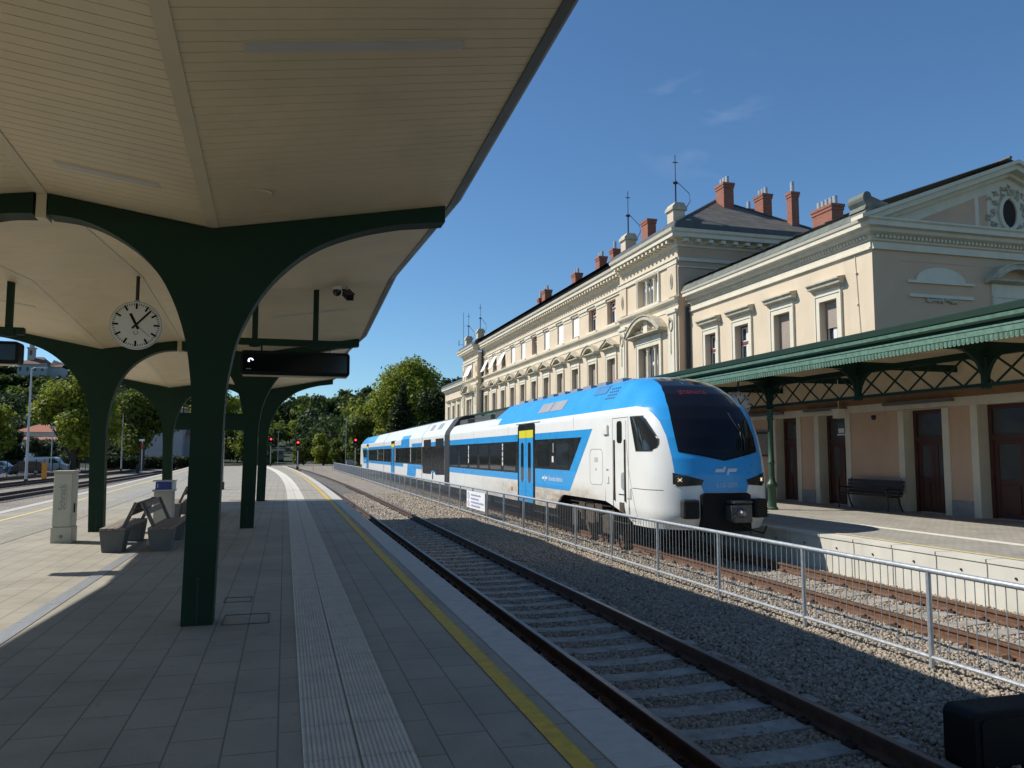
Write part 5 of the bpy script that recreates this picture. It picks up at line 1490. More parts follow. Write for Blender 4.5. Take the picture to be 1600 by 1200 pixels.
for (u0, u1), wr in ((P1, -1), (P2, 1)):
    c = (u0 + u1)/2 + (-.35 if wr < 0 else .35)*0.6
    tri = [(c - 1.08, c - .42), (c - .33, c + .33), (c + .42, c + 1.08)]
    ops = [(c - 1.12, c + 1.12, 4.3, 6.76), (c - 1.12, c + 1.12, 8.74, 10.12)]
    m = facade(mpP, u0, u1, 4.0, 10.9, ops, 0.36)
    y = u1 if wr < 0 else u0; m.quad((PXF, y, 4.0), (FX0, y, 4.0), (FX0, y, 10.9), (PXF, y, 10.9))
    part(m, 'pavilion_wall', M_wall, sb_)
    for z0, z1, nm in ((4.3, 6.76, 0), (8.74, 10.12, 1)):
        w = mpP(c, (z0+z1)/2, 0)
        wd = part(surround(mpP, c - 1.12, c + 1.12, z0, z1, 0.24 if not nm else 0.12, 0.07), 'window', M_mould, sb_, w)
        for x in (c - .40, c + .40):
            m = MB(); X = PXF + 0.12
            m.lathe(X, x, [(0.11, z0), (0.11, z0 + .06), (0.085, z0 + .09), (0.075, z1 - .22), (0.10, z1 - .19), (0.075, z1 - .16), (0.12, z1 - .06), (0.12, z1 - .002)], 12)
            part(m, 'colonnette', M_mould, wd, w, smooth=True)
        for a, b in tri: sash(mpP, a - .03, b + .03, z0, z1, 0.33, wd, red=False, blind=(1.0 if (nm == 0 and abs((a+b)/2 - c) > .3) else 0.0), cross=False)
        if nm == 0:
            m = MB(); mbox(m, mpP, c - 1.3, c + 1.3, 7.0, 7.25, -0.02, 0.055); part(m, 'frieze', M_mould, wd, w)
            h = tri_hood(mpP, c, 1.95, 7.23, wd, w, arc=True, d=0.42, rise=0.82)
            m = MB(); r = random.Random(8)
            for k in range(46):
                a = r.uniform(-1.3, 1.3); zz = 7.45 + r.random()*max(0.05, 0.55 - 0.3*a*a)
                t = r.uniform(0, 6.28)
                m.tube([mpP(c + a, zz, 0.0), mpP(c + a + .1*math.cos(t), zz + .1*math.sin(t), 0.14), mpP(c + a + .18*math.cos(t + .8), zz + .18*math.sin(t + .8), 0.02)], [0.04, 0.07, 0.03], 5)
            mpoly(m, mpP, [(c - .22, 7.40), (c + .22, 7.40), (c + .22, 7.95), (c, 8.10), (c - .22, 7.95)], 0.0, 0.22); mbox(m, mpP, c - 1.25, c + 1.25, 7.42, 7.52, -0.01, 0.05)
            part(m, 'coat_of_arms', M_mould, wd, w)
        elif wr > 0:
            m = MB()
            for a, b in tri: m.grid([[mpP(a, 10.08, -0.08), mpP(b, 10.08, -0.08)], [mpP(a, 8.9, 0.45), mpP(b, 8.9, 0.45)]])
            part(m, 'awning_blind', M_awn, wd, w)
        else:
            m = MB(); a, b = tri[0]; m.quad(mpP(a, 10.1, -.2), mpP(b, 10.1, -.2), mpP(b, 8.8, -.16), mpP(a, 8.8, -.16)); part(m, 'blind', M_awn, wd, w)
    # pilasters with cartouches
    for x in (u0 + .5, u1 - .5):
        m = MB(); mbox(m, mpP, x - .40, x + .40, 4.0, 7.95, -0.02, 0.10); mbox(m, mpP, x - .27, x + .27, 4.0, 7.85, 0.10, 0.14); mbox(m, mpP, x - .46, x + .46, 7.95, 8.10, -0.02, 0.17)
        pl_ = part(m, 'pilaster', M_mould, sb_, mpP(x, 6, 0))
        m = MB(); m.tube([mpP(x + .17*math.cos(t), 7.42 + .27*math.sin(t), 0.15) for t in [2*PI*k/18 for k in range(19)]], 0.045, 6)
        m.tube([mpP(x, 7.05, 0.15), mpP(x, 6.1, 0.15)], 0.03, 6); m.tube([mpP(x - .1, 7.6, .15), mpP(x, 7.72, .2), mpP(x + .1, 7.6, .15)], 0.06, 6)
        part(m, 'cartouche', M_mouldg, pl_, mpP(x, 6, 0))
        m = MB(); mbox(m, mpP, x - .42, x + .42, 8.72, 10.10, -0.02, 0.07); pl_ = part(m, 'upper_pilaster', M_wall, sb_, mpP(x, 9.4, 0))
        m = MB(); m.tube([mpP(x + .10*math.cos(t), 9.40 + .30*math.sin(t), 0.08) for t in [2*PI*k/14 for k in range(15)]], 0.03, 6); m.tube([mpP(x, 9.75, .08), mpP(x, 9.05, .08)], 0.03, 5)
        part(m, 'torch_relief', M_mouldg, pl_, mpP(x, 9.4, 0))
    m = MB(); mbox(m, mpP, u0, u1, 10.14, 10.24, -0.02, 0.08); mbox(m, mpP, u0, u1, 10.25, 10.37, -0.02, 0.07); mbox(m, mpP, u0, u1, 10.372, 10.42, -0.02, 0.12); part(m, 'frieze_moulding', M_mould, sb_)
    string_course(mpP, u0, u1)
    main_cornice(PXF, u0, u1, wr)
    # return of the cornice on the flank of the pavilion
    ye = u0 if wr < 0 else u1
    m = MB(); m.box(PXF + 0.05, FX0, ye + (-.6 if wr < 0 else 0.0), ye + (0 if wr < 0 else .6), 11.23, 11.58) if False else None
# end wall of the main block above the wing roofs (facing the camera) and the far one
for ye, s in ((31.8, -1), (76.7, 1)):
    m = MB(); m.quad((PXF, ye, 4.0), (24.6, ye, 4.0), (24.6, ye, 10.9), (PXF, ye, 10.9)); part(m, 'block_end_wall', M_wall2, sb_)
    mp = (lambda u, z, d: (u, 31.8 - d, z)) if s < 0 else (lambda u, z, d: (u, 76.7 + d, z))
    m = MB(); pr = [(0.0, 0.0), (0.06, 0.0), (0.08, 0.10), (0.16, 0.14), (0.16, 0.30), (0.52, 0.33), (0.52, 0.50), (0.60, 0.55), (0.64, 0.68), (0.0, 0.70)]
    m.prism(pr, lambda a, c: mp(PXF - (a - .02)*0.995, 10.902 + c, a - .02), lambda a, c: mp(25.2, 10.902 + c, a - .02)); k = PXF + .12
    while k < 24.6: mbox(m, mp, k, k + .2, 11.06, 11.20, 0.13, 0.44); k += .62
    mbox(m, mp, PXF, 24.6, 9.96, 10.02, -0.02, 0.06); mbox(m, mp, PXF, 24.6, 10.25, 10.40, -0.02, 0.08)
    part(m, 'cornice', M_mould, sb_)
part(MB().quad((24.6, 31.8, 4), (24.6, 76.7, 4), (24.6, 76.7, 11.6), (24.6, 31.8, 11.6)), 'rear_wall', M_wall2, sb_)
m = MB()
for (x0, a, b) in ((16.25, 31.3, 38.6), (16.70, 38.6, 69.9), (16.25, 69.9, 77.2)):
    m.prism([(x0, 11.605), (x0 + .12, 11.92), (x0 + 1.4, 12.05), (x0 + 1.4, 11.605)], lambda u, v: (u, a, v), lambda u, v: (u, b, v))
m.prism([(16.252, 11.607), (24.9, 11.607), (24.9, 11.86), (16.4, 11.86)], lambda u, v: (u, 31.25, v), lambda u, v: (u, 32.2, v))
part(m, 'eaves_flashing', M_lead, sb_)
m = MB(); e0 = [(16.5, 31.5, 11.9), (24.7, 31.5, 11.9), (24.7, 77.0, 11.9), (16.5, 77.0, 11.9)]; r0, r1 = (20.6, 35.0, 14.35), (20.6, 73.5, 14.35)
m.quad(e0[0], e0[1], r0); m.quad(e0[1], e0[2], r1, r0); m.quad(e0[2], e0[3], r1); m.quad(e0[3], e0[0], r0, r1)
part(m, 'main_roof', M_slate, sb_)
m = MB().tube([e0[0], r0, r1, e0[3]], 0.07, 6); m.tube([e0[1], r0], 0.07, 6)
part(m, 'ridge_flashing', M_lead, sb_)
# far wing
FWN = [(77.9, 78.85), (80.45, 81.4), (83.0, 83.95), (85.6, 86.5)]
ops = [(a, b, 4.55, 6.75) for a, b in FWN]
part(facade(mpF, 76.7, 88.3, 4.0, 8.2, ops, 0.3), 'far_wing_wall', M_wall, sb_)
for a, b in FWN:
    w = mpF((a+b)/2, 5.6, 0)
    wd = part(surround(mpF, a, b, 4.55, 6.75, 0.23, 0.06), 'window', M_mould, sb_, w)
    flat_hood(mpF, a - .26, b + .26, 7.1, wd, w); sash(mpF, a, b, 4.55, 6.75, 0.27, wd, blind=.9, cross=False)
cornice(mpF, 77.2, 88.3, 8.2, 0.48, sb_)
m = MB(); m.grid([[(16.75, y, 8.81), (16.85, y, 9.15), (22.6, y, 11.2), (28, y, 9.15)] for y in (77.2, 88.6)]); part(m, 'far_wing_roof', M_lead, sb_)
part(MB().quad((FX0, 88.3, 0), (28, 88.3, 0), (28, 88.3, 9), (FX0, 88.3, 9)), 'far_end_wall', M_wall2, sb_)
# rain pipes
for x, y, z0, z1 in ((17.08, 31.70, 4.3, 8.15), (17.05, 70.15, 4.3, 11.0), (17.05, 38.4, 4.3, 8.2)):
    m = MB().tube([(x, y, z0), (x, y, z1)], 0.07 if y < 35 else 0.06, 8); part(m, 'rain_pipe', M_dark if y != 38.4 else M_wall, sb_)
m = MB().tube([(17.18, 20.75, 4.3), (17.18, 20.95, 7.9)], 0.012, 5)
for z in (5.3, 6.3, 7.3): m.box(17.14, 17.19, 20.86, 20.94, z, z + .03)
part(m, 'lightning_wire', M_mould, sb_)
# ------------------------------------------------------------------ chimneys
def chimney(x, y, w, l, z0, z1, pots, pot_h=0.35):
    c = part(MB().box(x - w/2, x + w/2, y - l/2, y + l/2, z0, z1 - .25), 'chimney', M_brick, sb_, (x, y, z0))
    m = MB().box(x - w/2 - .03, x + w/2 + .03, y - l/2 - .03, y + l/2 + .03, z1 - .249, z1 - .12); m.box(x - w/2 - .055, x + w/2 + .055, y - l/2 - .055, y + l/2 + .055, z1 - .119, z1)
    part(m, 'chimney_cap', M_brick, c, (x, y, z0))
    part(MB().box(x - w/2 - .05, x + w/2 + .05, y - l/2 - .05, y + l/2 + .05, z0, z0 + .35), 'flashing', M_lead, c, (x, y, z0))
    for i in range(pots):
        yy = y + (i - (pots-1)/2)*min(0.42, l/max(1, pots))
        part(MB().tube([(x, yy, z1), (x, yy, z1 + pot_h)], 0.10, 10), 'chimney_pot', M_pole, c, (x, y, z0))
chimney(20.7, 34.4, 0.55, 0.75, 12.9, 14.95, 3)
chimney(22.8, 35.6, 0.4, 0.5, 12.6, 14.2, 1, .45)
chimney(22.8, 34.3, 0.5, 0.75, 12.6, 14.55, 3)
chimney(23.3, 32.6, 0.40, 0.40, 12.2, 14.2, 1, .55)
chimney(21.3, 27.5, 0.55, 1.25, 10.4, 11.75, 5)
chimney(19.0, 39.5, 0.5, 0.8, 12.8, 14.45, 0)
chimney(19.0, 44.2, 0.45, 0.5, 12.8, 14.0, 1, .5)
chimney(19.0, 46.4, 0.5, 0.65, 12.8, 14.05, 2)
chimney(19.0, 50.8, 0.5, 0.75, 12.8, 13.95, 2)
chimney(19.0, 57.4, 0.55, 0.8, 12.8, 14.1, 2)
chimney(19.0, 58.9, 0.4, 0.45, 12.8, 13.75, 1, .6)
# pedestals with lightning masts
for y, extra in ((32.75, 0), (38.1, 0), (71.4, 0), (76.3, 1)):
    x = 17.15
    c = part(MB().box(x - .30, x + .30, y - .30, y + .30, 11.95, 12.80), 'pedestal', M_wall, sb_, (x, y, 12))
    part(MB().box(x - .36, x + .36, y - .36, y + .36, 11.8, 12.22), 'pedestal_base', M_lead, c, (x, y, 12))
    m = MB().prism([(-.38, 12.80), (.38, 12.80), (.37, 12.93), (.28, 13.04), (.22, 13.14), (-.22, 13.14), (-.28, 13.04), (-.37, 12.93)], lambda u, v: (x + u, y - .38, v), lambda u, v: (x + u, y + .38, v))
    part(m, 'pedestal_cap', M_mouldg, c, (x, y, 12))
    m = MB().tube([(x, y, 13.1), (x, y, 14.2)], 0.035, 6); m.tube([(x, y, 14.2), (x, y, 15.5)], 0.018, 6)
    m.tube([(x - .13, y, 15.15), (x + .13, y, 15.15)], 0.025, 5); m.box(x - .12, x + .10, y - .03, y + .03, 14.12, 14.22)
    m.tube([(x, y, 14.3), (x + .42, y - .5, 13.55), (x + .46, y - .52, 13.2), (x + .4, y - .3, 12.98)], 0.018, 6)
    if extra: m.tube([(x - .3, y + 1.0, 12.0), (x - .3, y + 1.0, 15.7)], 0.02, 5); m.tube([(x - .3, y + 1.0, 14.3), (x, y, 14.3)], 0.012, 5); m.box(x - .75, x - .70, y + 1.1, y + 1.18, 12.35, 12.9); m.tube([(x - .75, y + 1.1, 12.5), (x - .3, y + 1.0, 12.45)], 0.015, 5)
    part(m, 'lightning_mast', M_dark, c, (x, y, 12))
# ------------------------------------------------------------------ ground floor under the awning
DO = [(14.55, 16.60, 2.92), (17.75, 19.17, 2.90), (21.67, 23.02, 2.92), (24.2, 25.45, 2.92)]
ops = [(a, b, 0.0, c) for a, b, c in DO]
part(facade(mpF, 2.0, 76, 0.0, 4.0, ops, 0.34), 'ground_floor_wall', M_pink, sb_)
m = MB()
for a, b, c in DO:
    mbox(m, mpF, a - .22, a, 0.0, c + .0, -0.02, 0.035); mbox(m, mpF, b, b + .22, 0.0, c, -0.02, 0.035)
    for u in (a, b): mbox(m, mpF, u - .006, u + .006, 0.0, c, -0.335, 0.036)
    mbox(m, mpF, a, b, c - .004, c + .004, -.335, .036)
mbox(m, mpF, 2.0, 76, 2.925, 3.148, -0.02, 0.035)
part(m, 'door_surrounds', M_mould, sb_)
m = MB()
us = [2.0] + sum([[a - .22, b + .22] for a, b, c in DO], []) + [40]
for a, b in zip(us[::2], us[1::2]): mbox(m, mpF, a + .002, b - .002, 0.0, 0.42, -0.02, 0.05)
part(m, 'stone_plinth', M_plinth, sb_)
for i, (a, b, c) in enumerate(DO):
    w = mpF((a+b)/2, 1.4, 0); d0 = -0.34
    m = MB(); t = .12; h = 2.0
    mbox(m, mpF, a, a + t, 0, c, d0 - .05, d0 + .03); mbox(m, mpF, b - t, b, 0, c, d0 - .05, d0 + .03); mbox(m, mpF, a + t, b - t, c - t, c, d0 - .05, d0 + .03); mbox(m, mpF, a + t, b - t, h, h + .14, d0 - .05, d0 + .03)
    dr_ = part(m, 'door', M_doorw, sb_, w)
    part(mbox(MB(), mpF, a + t, b - t, h + .14, c - t, d0 - .04, d0 - .02), 'fanlight', M_dpane, dr_, w)
    for la, lb in ((a + t, (a+b)/2 - .005), ((a+b)/2 + .005, b - t)):
        m = MB(); k = .13
        mbox(m, mpF, la, la + k, 0.02, h, d0 - .04, d0); mbox(m, mpF, lb - k, lb, 0.02, h, d0 - .04, d0); mbox(m, mpF, la + k, lb - k, h - .12, h, d0 - .04, d0); mbox(m, mpF, la + k, lb - k, 0.02, 1.0, d0 - .04, d0 - .01)
        mbox(m, mpF, la + k + .05, lb - k - .05, 0.15, 0.85, d0 - .01, d0 + .012)
        lf = part(m, 'door_leaf', M_doorw, dr_, w)
        part(mbox(MB(), mpF, la + k, lb - k, 1.0, h - .12, d0 - .04, d0 - .02), 'door_pane', M_dpane, dr_, w)
m = MB(); mbox(m, mpF, 22.1, 22.5, 2.25, 2.30, -.318, -.312); mbox(m, mpF, 22.15, 22.45, 2.33, 2.48, -.318, -.312); part(m, 'paper_notice', M_white, sb_)
# notice board
nb = thing('notice_board', 'flat dark framed notice board on the peach wall beside the train nose', 'notice board', (17.15, 26.2, 1.9))
part(MB().box(17.10, 17.18, 25.75, 26.75, 1.55, 2.45), 'frame', M_dark, nb); part(MB().box(17.085, 17.1, 25.82, 26.68, 1.62, 2.38), 'panel', mat('notice_panel', (0.22, 0.19, 0.16), 0.3, var=0.1), nb)

# ================================================================== green awning along the building
aw = thing('station_awning', 'long green cast iron awning with a scalloped valance along the station building', 'awning', (13.96, 20.95, 0))
AX, AY0, AY1 = 12.6, 5.0, 84.0
m = MB(); m.grid([[(AX, y, 4.34), (14.0, y, 4.50), (17.2, y, 4.78)] for y in (AY0, AY1)]); part(m, 'awning_roof', M_lead, aw)
m = MB(); m.prism([(AX - .05, 4.23), (AX - .07, 4.25), (AX - .07, 4.37), (AX - .02, 4.40), (AX + .3, 4.42), (AX + .3, 4.23)], lambda u, v: (u, AY0, v), lambda u, v: (u, AY1, v)); part(m, 'roof_edge', M_greendk, aw)
m = MB(); m.prism([(AX - .05, 4.11), (AX - .11, 4.14), (AX - .12, 4.21), (AX - .05, 4.215), (AX + .1, 4.215), (AX + .1, 4.11)], lambda u, v: (u, AY0, v), lambda u, v: (u, AY1, v)); part(m, 'gutter', M_greenmid, aw)
part(MB().box(AX + .02, AX + .1, AY0, AY1, 4.03, 4.108), 'gutter_board', M_greendk, aw)
m = MB(); m.box(AX - .03, AX, AY0, AY1, 3.875, 4.028); m.box(AX - .045, AX - .0301, AY0, AY1, 3.99, 4.028); part(m, 'valance_rail', M_greenmid, aw)
m = MB(); k = AY0; pw_ = 0.108
while k < AY1:
    a, b = k + .009, k + pw_ - .009; c = (a+b)/2; r = (b-a)/2
    poly = [(a, 3.874), (a, 3.785)] + [(c - r*math.cos(t), 3.785 - r*1.0*math.sin(t)) for t in [PI*i/6 for i in range(1, 6)]] + [(b, 3.785), (b, 3.874)]
    m.prism(poly, lambda u, v: (AX - .018, u, v), lambda u, v: (AX - .002, u, v))
    m.box(AX - .024, AX - .018, a + .02, b - .02, 3.785, 3.86)
    k += pw_
part(m, 'valance', M_greenmid, aw)
m = MB(); k = AX + .12
while k < 17.15:
    x1_ = min(k + .14, 17.18); z = lambda x: 4.02 + (x - AX)*0.06
    m.grid([[(k, y, z(k)), (x1_ - .008, y, z(x1_ - .008))] for y in (AY0, AY1)]); k += .14
part(m, 'ceiling_boards', mat('awning_boards', (0.60, 0.50, 0.34), 0.7, var=0.15, scale=2, stretch=(6, 0.3, 6)), aw)
part(MB().box(AX + .13, 17.17, AY0, AY1, 4.30, 4.33), 'roof_deck', M_dark, aw)
part(MB().box(16.98, 17.165, AY0, 70, 3.15, 3.34), 'wall_beam', mat('brown_timber', (0.23, 0.12, 0.055), 0.7, var=0.2, scale=3), aw)
part(MB().box(17.06, 17.165, AY0, 70, 3.341, 4.28), 'wall_boards', mat('pale_wall_boards', (0.72, 0.6, 0.42), 0.7, var=0.1, scale=2), aw)
# lattice girder
GXc = 13.96
m = MB(); m.box(GXc - .05, GXc + .05, AY0, AY1, 3.04, 3.11); part(m, 'bottom_chord', M_green, aw)
m = MB(); m.box(GXc - .06, GXc + .06, AY0, AY1, 3.66, 3.80); part(m, 'top_chord', M_green, aw)
m = MB(); k = AY0; st = 0.80
while k < AY1 - st:
    for a, b in ((3.11, 3.66), (3.66, 3.11)):
        m.prism([(k - .01, a), (k + .07, a), (k + st + .01, b), (k + st - .07, b)], lambda u, v: (GXc - (.012 if a < b else -.002), u, v), lambda u, v: (GXc + (-.002 if a < b else .014), u, v))
    m.disc((GXc - .02, k + st/2, 3.385), (1, 0, 0), 0.035, 0.04, 8)
    k += st
part(m, 'lattice', M_green, aw)
BY = [20.95 + 3.86*i for i in range(-4, 15)]
for i, y in enumerate(BY):
    ii = i - 4
    m = MB()
    m.box(AX + .12, 17.1, y - .05, y + .05, 3.80, 3.98)
    # curved brackets: across to the eave and wall, and along the girder
    for s in (-1, 1):
        pts = [(GXc + s*.06, 3.02)] + [(GXc + s*(.06 + .62*(1 - math.cos(t))), 3.02 + .76*math.sin(t)) for t in [PI/2*k/7 for k in range(1, 8)]] + [(GXc + s*.06, 3.80)]
        m.prism(pts, lambda u, v: (u, y - .035, v), lambda u, v: (u, y + .035, v))
        pts = [(y + s*.05, 3.05)] + [(y + s*(.05 + .36*(1 - math.cos(t))), 3.05 + .60*math.sin(t)) for t in [PI/2*k/7 for k in range(1, 8)]] + [(y + s*.05, 3.65)]
        m.prism(pts, lambda u, v: (GXc - .03, u, v), lambda u, v: (GXc + .03, u, v))
    m.lathe(GXc, y, [(0.07, 2.99), (0.11, 3.01), (0.11, 3.05), (0.09, 3.09), (0.10, 3.64)], 12)
    b = part(m, 'bracket', M_greendk, aw, (GXc, y, 3.4))
    if ii % 3 == 0:
        m = MB().lathe(GXc, y, [(0.17, 0.0), (0.17, 0.05), (0.125, 0.09), (0.12, 0.62), (0.15, 0.66), (0.17, 0.72), (0.15, 0.78), (0.10, 0.84), (0.085, 0.95), (0.082, 1.35), (0.10, 1.37), (0.10, 1.42), (0.082, 1.45), (0.075, 2.62), (0.10, 2.66), (0.10, 2.72), (0.08, 2.76), (0.12, 2.985)], 16)
        part(m, 'column', mat('column_green', (0.032, 0.08, 0.047), 0.45, var=0.12), aw, (GXc, y, 0), smooth=True)
M_tubeg = mat('grey_strip_light', (0.10, 0.11, 0.12), 0.5, var=0.05)
for a, b in ((17.1, 19.65), (21.3, 23.4), (24.6, 26.8)):
    part(MB().box(16.86, 16.98, a, b, 3.04, 3.12), 'strip_light', M_tubeg, aw, bevel=0.01)
m = MB().box(16.0, 16.24, 20.5, 20.74, 2.72, 2.98); m.tube([(16.12, 20.62, 2.98), (16.12, 20.62, 3.95)], 0.014, 6); m.box(15.96, 16.28, 20.46, 20.78, 2.98, 3.0)
ln = thing('lantern', 'small white lantern hanging under the awning near the second door', 'lantern', (16.12, 20.62, 2.8)); part(m, 'body', M_mould, ln)
cc = thing('dome_camera', 'small dark dome camera on a bracket high on the peach wall', 'camera', (17.0, 20.1, 2.75))
part(MB().tube([(17.19, 20.15, 2.80), (16.98, 20.15, 2.80)], 0.02, 6), 'bracket', M_mould, cc); part(MB().lathe(16.98, 20.15, [(0.06, 2.80), (0.075, 2.74), (0.06, 2.68), (0.0, 2.65)], 12), 'dome', M_glass, cc, smooth=True)
ck = thing('awning_clock', 'white round clock under the green awning, half hidden by the train', 'clock', (13.33, 21.5, 3.18))
clock(ck, (13.30, 21.5, 3.16), 0.36, (0.0, -1, 0), 4.0)
# bench on the station platform
sbn = thing('station_bench', 'dark slatted bench with curled iron ends against the peach wall', 'bench', (16.85, 20.3, 0))
M_slat = mat('dark_bench_slats', (0.022, 0.018, 0.016), 0.6, var=0.3, scale=9)
m = MB()
for k in range(4): m.box(16.42 + k*.11, 16.515 + k*.11, 18.95, 21.3, 0.43, 0.46)
part(m, 'seat', M_slat, sbn, bevel=0.004)
m = MB()
for k in range(4):
    st_ = len(m.v); m.box(-.014, .014, 18.95, 21.3, -.048, .048); m.xf(Matrix.Translation((16.86 + k*.022, 0, 0.52 + k*.105)) @ Matrix.Rotation(0.2, 4, 'Y'), st_)
part(m, 'backrest', M_slat, sbn, bevel=0.004)
for y in (19.08, 21.17):
    m = MB().tube([(16.44, y, 0.0), (16.47, y, 0.2), (16.43, y, 0.42), (16.40, y, 0.60), (16.48, y, 0.66), (16.7, y, 0.63), (16.88, y, 0.64)], 0.022, 6)
    m.tube([(16.95, y, 0.0), (16.86, y, 0.2), (16.80, y, 0.42), (16.88, y, 0.62), (16.95, y, 0.92)], 0.022, 6); m.tube([(16.43, y, 0.42), (16.82, y, 0.42)], 0.02, 6)
    part(m, 'iron_end', M_dark, sbn)
# ================================================================== hills, woods, trees, far houses
def hillz(x, y):
    a = ss(175, 400, y) * 14
    b = 40 * math.exp(-((x + 175) / 125) ** 2) * ss(450, 595, y)
    c = 16 * math.exp(-((x - 120) / 90) ** 2) * ss(200, 380, y)
    d = 9 * math.exp(-((x + 72) / 26) ** 2) * ss(230, 350, y)
    return -0.97 + a + b + c + d
rows = []
for i in range(40):
    y = 150 + 1100 * (i / 39) ** 1.5
    rows.append([(x, y, hillz(x, y) - (0.3 if i == 0 else 0)) for x in [-700 + 1400*k/60 for k in range(61)]])
M_hill = mat('wooded_hill_ground', (0.025, 0.038, 0.014), 0.95, var=0.4, scale=0.05)
struct(MB().grid(rows), 'hill', M_hill, smooth=True)
LEAFCOL = {
 'plane': [(0.13, 0.17, 0.02), (0.22, 0.26, 0.03), (0.30, 0.325, 0.04), (0.17, 0.21, 0.024)],
 'green': [(0.06, 0.095, 0.016), (0.105, 0.145, 0.025), (0.15, 0.18, 0.03)],
 'dark': [(0.02, 0.036, 0.013), (0.035, 0.058, 0.018), (0.055, 0.078, 0.022)],
 'grey': [(0.055, 0.075, 0.035), (0.08, 0.10, 0.05), (0.10, 0.12, 0.06)]}
def leafmat(k): return island_mat('leaves_' + {'plane': 'yellow_green', 'green': 'mid_green', 'dark': 'dark_green', 'grey': 'grey_green'}[k], LEAFCOL[k], 0.6, transl=0.45)
M_bark = mat('tree_bark', (0.06, 0.045, 0.032), 0.9, var=0.3, scale=5)
def leaf_cloud(lobes, n, size, r, up=0.25, flat=1.0):
    """lobes: (cx,cy,cz,rx,ry,rz); leaf-shaped faces spread through the outer part of every lobe"""
    L = np.array(lobes); vol = (L[:, 3]*L[:, 4]*L[:, 5]) ** 0.75; idx = r.choice(len(L), n, p=vol/vol.sum())
    d = r.normal(size=(n, 3)); d /= np.linalg.norm(d, axis=1)[:, None]
    rad = np.clip(r.random(n) ** 0.45 * r.uniform(0.85, 1.12, n), 0, 1.15)
    P = L[idx, :3] + d * rad[:, None] * L[idx, 3:]
    nn = d * 0.6 + r.normal(size=(n, 3)) * 0.6 + np.array([0, 0, up]); nn /= np.linalg.norm(nn, axis=1)[:, None]
    a = np.cross(nn, r.normal(size=(n, 3))); a /= np.linalg.norm(a, axis=1)[:, None]; b = np.cross(nn, a)
    s = (size * r.uniform(0.55, 1.3, n))[:, None]
    w = r.uniform(0.45, 0.75, n)[:, None]
    bend = nn * s * 0.18
    V = np.stack([P - a*s, P - b*s*w + bend, P + a*s, P + b*s*w + bend], 1).reshape(-1, 3)
    F = np.arange(4*n).reshape(n, 4)
    return V, F
def tree(name, label, cat, x, y, z0, h, cr, kind, n, leaf, seed, trunk=0.25, shape='round', group=None, nl=14, tr_r=None):
    r = np.random.default_rng(seed); rr2 = random.Random(seed)
    t = thing(name, label, cat, (x, y, z0), group)
    lobes = []
    if shape == 'cone':
        for i in range(nl):
            f = i/(nl-1); zc = z0 + h*(trunk + (1-trunk)*f*0.97); R = cr*(1-f)**0.85 + 0.25
            for k in range(3):
                an = rr2.uniform(0, 2*PI); lobes.append((x + R*.45*math.cos(an), y + R*.45*math.sin(an), zc - R*.1, R*.62, R*.62, h/nl*0.55))
    else:
        zc = z0 + h*(trunk + (1-trunk)/2); rz = h*(1-trunk)/2
        for i in range(nl):
            an = rr2.uniform(0, 2*PI); u = rr2.uniform(-0.95, 0.95); q = math.sqrt(1-u*u)*rr2.uniform(0.45, 0.8)
            s = rr2.uniform(0.26, 0.46)
            lobes.append((x + cr*q*math.cos(an), y + cr*q*math.sin(an), zc + rz*u*0.78, cr*s, cr*s, min(cr, rz)*s*0.85))
        lobes.append((x, y, zc, cr*.5, cr*.5, rz*.6))
    V, F = leaf_cloud(lobes, n, leaf, r)
    V = np.concatenate([V]); V -= np.array([x, y, z0])
    o = link('crown', np_mesh('crown', V, F), leafmat(kind), t, (x, y, z0))
    m = MB(); R0 = tr_r or h*0.02 + 0.05
    top = z0 + h*(0.75 if shape == 'cone' else trunk + (1-trunk)*0.5)
    m.tube([(x, y, z0 - .2), (x + rr2.uniform(-.1, .1), y, z0 + (top-z0)*.5), (x, y, top)], [R0*1.25, R0*.85, R0*.3], 8)
    if shape != 'cone':
        for l in lobes[:7]:
            zb = z0 + h*trunk*rr2.uniform(0.75, 1.15)
            m.tube([(x, y, zb), ((x*.45 + l[0]*.55), (y*.45 + l[1]*.55), (zb + l[2])/2 + .3), l[:3]], [R0*.5, R0*.33, R0*.12], 6)
    part(m, 'trunk', M_bark, t)
    return t
G = 'trees beyond the tracks'
tree('plane_tree', 'broad yellow-green tree rising highest, behind the rear of the train', 'tree', 22.6, 152, -0.9, 21.6, 7.4, 'plane', 20000, 0.33, 41, trunk=.10, nl=44)
tree('conifer', 'dark pointed conifer standing in front of the broad yellow-green tree', 'tree', 17.6, 126, -0.9, 14.6, 3.4, 'dark', 8000, 0.28, 2, trunk=.08, shape='cone', nl=14)
tree('broadleaf_tree', 'dark green tree between the conifer and the far end of the station building', 'tree', 23.6, 124, -0.9, 13.5, 4.6, 'dark', 8000, 0.30, 3, trunk=.1, nl=16)
tree('broadleaf_tree', 'slim yellow-green tree to the left of the dark conifer', 'tree', 14.6, 158, -0.9, 15.0, 3.4, 'plane', 6000, 0.30, 4, trunk=.1, nl=12)
tree('broadleaf_tree', 'rounded green tree behind the red signal at the rear of the train', 'tree', 13.2, 150, -0.9, 10.0, 3.6, 'green', 6000, 0.28, 5, trunk=.05, nl=12)
tree('shrub', 'light green bush filling the gap beside the rear cab of the train', 'shrub', 14.3, 118, -0.9, 6.5, 3.0, 'plane', 5000, 0.22, 6, trunk=.02, nl=10)
tree('shrub', 'round green bush right of the middle red signal', 'shrub', 7.6, 168, -0.9, 7.0, 3.2, 'plane', 4500, 0.26, 7, trunk=.02, nl=10)
